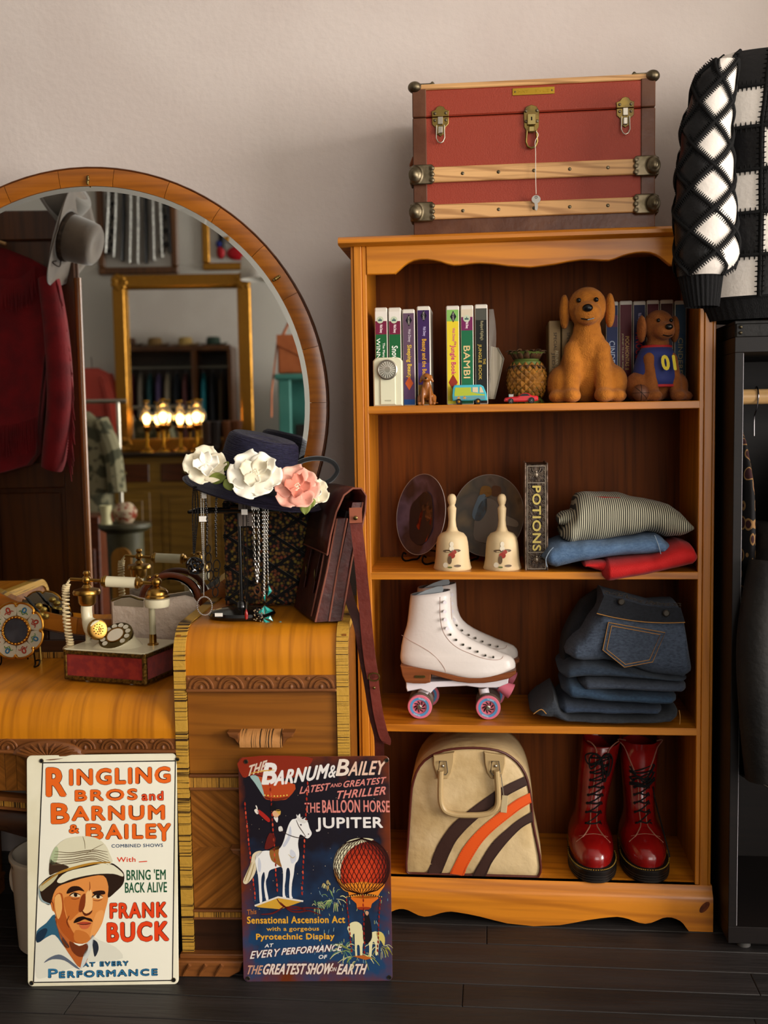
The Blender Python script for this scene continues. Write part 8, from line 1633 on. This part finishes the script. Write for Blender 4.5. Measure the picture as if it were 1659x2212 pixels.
# hanging white lampshade
p = RF(560, 585, -4.4); ls = thing('pendant_lamp', 'white drum pendant lampshade hanging before the far wall', 'lamp', (p.x, -4.4, p.z)); so = G().lathe([(.13, p.z-.06), (.12, p.z+.09)], 28, Mat.Translation((p.x, -4.4, 0))).build('shade', mat('white_shade', '#e6e0d6', .8), ls).modifiers.new('th', 'SOLIDIFY'); so.thickness = .004
G().cyl((p.x, -4.4, p.z+.08), (p.x, -4.4, ZC), .004, 6).build('cord', wpaint, ls); G().b2((p.x-.122, -4.403, p.z+.08), (p.x+.122, -4.397, p.z+.086)).build('spider_bar', wpaint, ls)
# teal cabinet and orange bag
tl_ = mat('teal_paint', '#3f7f74', .5, c2='#49897e', sc=6); yt = -4.0; p, q = RF(600, 808, yt), RF(690, 810, yt); zt3 = p.z
tc_ = thing('teal_cabinet', 'teal painted open cabinet by the far wall', 'cabinet', ((p.x+q.x)/2, -4.3, 0)); x0, x1 = p.x, q.x+.35
G().b2((x0-.02, -4.6, zt3-.035), (x1+.02, yt+.02, zt3), .006).build('top', tl_, tc_)
for a, b in ((x0, x0+.08), (x1-.08, x1)): G().b2((a, yt-.08, 0), (b, yt, zt3-.035), .006).build('front_post', tl_, tc_)
G().b2((x0, -4.6, .1), (x1, -4.585, zt3-.035)).build('back', tl_, tc_)
for z in (.12, .55, 1.0): G().b2((x0, -4.6, z), (x1, yt-.01, z+.025)).build('shelf', tl_, tc_)
for k in range(5): G().b2((x0+.10+k*.1, -4.5, 1.026), (x0+.18+k*.1, -4.1, 1.26+.04*(k % 3)), .006).build('stored_box', mat('stored_%d' % (k % 3), ('#2a2420', '#3a2c2c', '#1c2228')[k % 3], .6), tc_)
ob = mat('orange_leather', '#b8683c', .5, c2='#a95c34', sc=10); p, q = RF(598, 724, yt), RF(672, 803, yt); og = thing('orange_bag', 'orange leather satchel on top of the teal cabinet', 'bag', ((p.x+q.x)/2+.05, yt-.06, zt3)); hx2 = max(p.z, q.z)
G().b2((p.x, yt-.12, zt3), (q.x+.10, yt-.02, hx2), .012).build('body', ob, og); G().prism([(p.x-.004, hx2+.004), (q.x+.104, hx2+.004), (q.x+.104, hx2-.10), ((p.x+q.x)/2+.05, hx2-.14), (p.x-.004, hx2-.06)], yt-.026, yt-.014).build('flap', ob, og); G().tube([(p.x, yt-.05, hx2-.02), (p.x-.03, yt-.03, zt3+.0), (p.x-.04, yt+.03, zt3-.12), (p.x-.045, yt+.03, zt3-.28)], .014, 8, flat=.4).build('strap', ob, og); G().tube([(p.x+.03, yt-.07, hx2), (p.x+.07, yt-.07, hx2+.08), (q.x+.02, yt-.07, hx2+.08), (q.x+.06, yt-.07, hx2)], .01, 8).build('top_handle', ob, og); G().sph((q.x-.02, yt-.014, zt3+.07), (.035, .003, .02), 10, 6).build('emblem', mat('grey_emblem', '#8d8780', .5), og)
# drum side table with cup and vase, low red chest
yq = -3.0; p, q = RF(226, 1131, yq), RF(313, 1131, yq); cx_, r_ = (p.x+q.x)/2, (q.x-p.x)/2; zq = p.z; dtb = thing('drum_table', 'round olive drum table with an arched opening', 'side table', (cx_, yq, 0)); dgm = mat('olive_paint', '#4a4630', .5, c2='#3c3826', sc=8)
G().lathe([(0, zq), (r_+.03, zq), (r_+.035, zq-.02), (r_+.02, zq-.035), (r_-.01, zq-.05), (r_-.02, .04), (r_+.01, .02), (r_+.01, 0), (0, 0)], 32, Mat.Translation((cx_, yq, 0))).build('drum', dgm, dtb)
G().prism([(cx_-.055, .08), (cx_+.055, .08), (cx_+.055, zq-.18)]+[(cx_+.055*math.cos(a), zq-.18+.055*math.sin(a)) for a in [PI*i/8 for i in range(9)]]+[(cx_-.055, zq-.18)], yq+r_-.02, yq+r_+.002).build('arched_panel', wood('honey_panel', '#a8742c', '#97641f', '#6e4412', 'z', 1, .45), dtb)
p = RF(225, 1110, yq); tag(G().lathe([(0, 0), (.032, 0), (.026, .05), (.034, .105), (.031, .105), (.0, .02)], 20, Mat.Translation((p.x+.02, yq+.04, zq))).build('candle_cup', mat('ivory_ceramic', '#cfc79a', .4)), 'ivory ceramic cup on the drum table', 'cup')
vz = mat('painted_ginger_jar', '#b9a58a', .3, c2='#8a3a24', sc=30, lo=.48, hi=.56, coat=.5); p = RF(264, 1110, yq); tag(G().lathe([(0, 0), (.04, 0), (.068, .04), (.07, .07), (.045, .105), (.03, .115), (.0, .115)], 24, Mat.Translation((p.x+.01, yq-.02, zq))).build('ginger_jar', vz), 'painted floral ginger jar on the drum table', 'jar')
p, q = RF(180, 1116, -3.25), RF(214, 1116, -3.25); rc = thing('red_chest', 'low reddish wooden chest beside the drum table', 'chest', (p.x, -3.4, 0)); rw = wood('reddish_wood', '#6e3318', '#5c2810', '#3d1808', 'x', 1, .4, .3); G().b2((p.x-.35, -3.6, .03), (q.x, -3.25, p.z), .006).build('body', rw, rc)
for z in (.1, .34): G().b2((p.x-.32, -3.252, z), (q.x-.03, -3.243, z+.21), .004).build('drawer', rw, rc)
for x in (p.x-.3, q.x-.04):
    for y__ in (-3.55, -3.3): G().cyl((x, y__, 0), (x, y__, .035), .02, 8).build('foot', rw, rc)
# garment rail with camouflage coat and clothes, mid room
yk = -3.62; p, q = RF(150, 868, yk), RF(272, 868, yk); rlz = p.z; gr_ = thing('garment_rail', 'chrome garment rail holding a camouflage coat', 'garment rail', (p.x, yk, 0)); xl_ = p.x-.5
G().cyl((xl_, yk, rlz), (q.x, yk, rlz), .013, 12).build('rail', stl, gr_)
for x in (xl_+.05, q.x-.05): G().cyl((x, yk, .02), (x, yk, rlz+.0), .013, 12).build('upright', stl, gr_); G().b2((x-.015, yk-.2, 0), (x+.015, yk+.2, .025), .004).build('base_bar', stl, gr_)
cam_ = mat('camouflage', '#4a4a38', .85, c2='#8a8468', sc=14, lo=.45, hi=.5); pinkc = mat('coral_satin', '#b8483c', .5)
def hung(name, label, cat, x, z0, z1, w_, m, yk=yk, th=.05, grp='clothes on the far rails', sl=True):
    t = thing(name, label, cat, (x, yk, z1), 0, grp)
    def fn(u, v): a = 2*PI*v; k = (.35+.65*min(1, u*6)**.5)*(1+.15*u); r = 1+.1*math.sin(v*37+x*9)*u; return Vec((x+w_/2*k*math.cos(a)*r, yk+th*k*math.sin(a)*r, z0+(z1-z0)*u))
    g = G(); g.sheet(fn, 10, 28, cv=True); g.f.append(list(range(28))); g.build('garment', m, t, smooth=70)
    if sl:
        for s in (-1, 1): G().tube(smooth_path([(x+s*w_*.36, yk, z0-.06), (x+s*w_*.58, yk+.03, z0-.25), (x+s*w_*.66, yk+.05, z0-.50)], 5), [.055]*11, 10).build('sleeve', m, t)
    G().tube([(x, yk, z0-.01), (x, yk, z0+.05), (x, yk+.016, z0+.075)], .003, 6).build('hook', wirem, t); return t
hung('camouflage_coat', 'camouflage coat with hanging sleeves on the chrome rail', 'coat', RF(175, 950, yk).x, rlz-.06, .55, .34, cam_)
hung('coral_blouse', 'coral red satin blouse at the end of the chrome rail', 'blouse', RF(200, 830, yk).x-.62, rlz-.06, .8, .30, pinkc)
p = RF(205, 800, -3.9); hung('red_hanger_top', 'sheer red top with red trim hung against the far wall', 'top', RF(200, 830, YF+.1).x, RF(200, 795, YF+.1).z, RF(200, 900, YF+.1).z, .26, pinkc, YF+.1, .03)
for k in range(4): hung('hung_shirt', ('slate', 'taupe', 'black', 'sand')[k]+' shirt on the chrome rail behind the camouflage coat', 'shirt', xl_+.12+k*.1, rlz-.06, .7, .07, mat('shirt_%d' % k, ('#3a3a44', '#6b6258', '#2a2a30', '#7a6a5a')[k], .8), yk, .19, 'dark shirts on the chrome rail', False)
# tall open wardrobe of clothes left of the vanity, seen twice reflected
ow = thing('open_wardrobe', 'wide brown open wardrobe full of clothes left of the vanity', 'wardrobe', (-2.2, .1, 0)); X0, X1, zz0 = -2.95, -1.55, 2.12; ym = .02
G().b2((X0, -.2, zz0), (X1, YW-.01, zz0+.06), .006).build('top', wr, ow); G().b2((X0, YW-.03, .05), (X1, YW-.01, zz0)).build('back', dwal, ow)
for x in (X0, -2.0, X1-.04): G().b2((x, -.18, 0), (x+.04, YW-.01, zz0)).build('upright', wr, ow)
G().b2((X0, -.18, .05), (X1, YW-.01, .1)).build('floor_board', wr, ow); G().cyl((X0+.04, .06, 1.95), (X1-.04, .06, 1.95), .014, 10).build('rail', stl, ow)
for k, c in enumerate(('#2a3a5a', '#5a1c24', '#6b5f52', '#1c3a3c', '#4a3a5a', '#8a7a66', '#23262c', '#7a4a4a', '#3a4a6a', '#14606a', '#2c2c30', '#5a4a3a')): hung('hung_dress', ('navy', 'wine red', 'taupe', 'bottle green', 'purple', 'beige', 'charcoal', 'dusty rose', 'slate blue', 'teal', 'black', 'brown')[k]+' dress hanging in the open wardrobe', 'dress', X0+.12+k*.103, 1.88, .7, .075, mat('dress_'+c, c, .8), .06, .15, 'dresses in the open wardrobe', False)
for k, (x, c) in enumerate(((-2.75, '#4a3020'), (-2.45, '#7a5c34'), (-2.1, '#a5854c'), (-1.78, '#2c3a30'))): hat('display_hat', '%s hat on top of the open wardrobe' % ('dark brown', 'tan', 'straw coloured', 'dark green')[k], Mat.Translation((x, .05, zz0+.072)), mat('hatfelt_'+c, c, .8), None, 1.0, 'hat', 'hats on the open wardrobe')
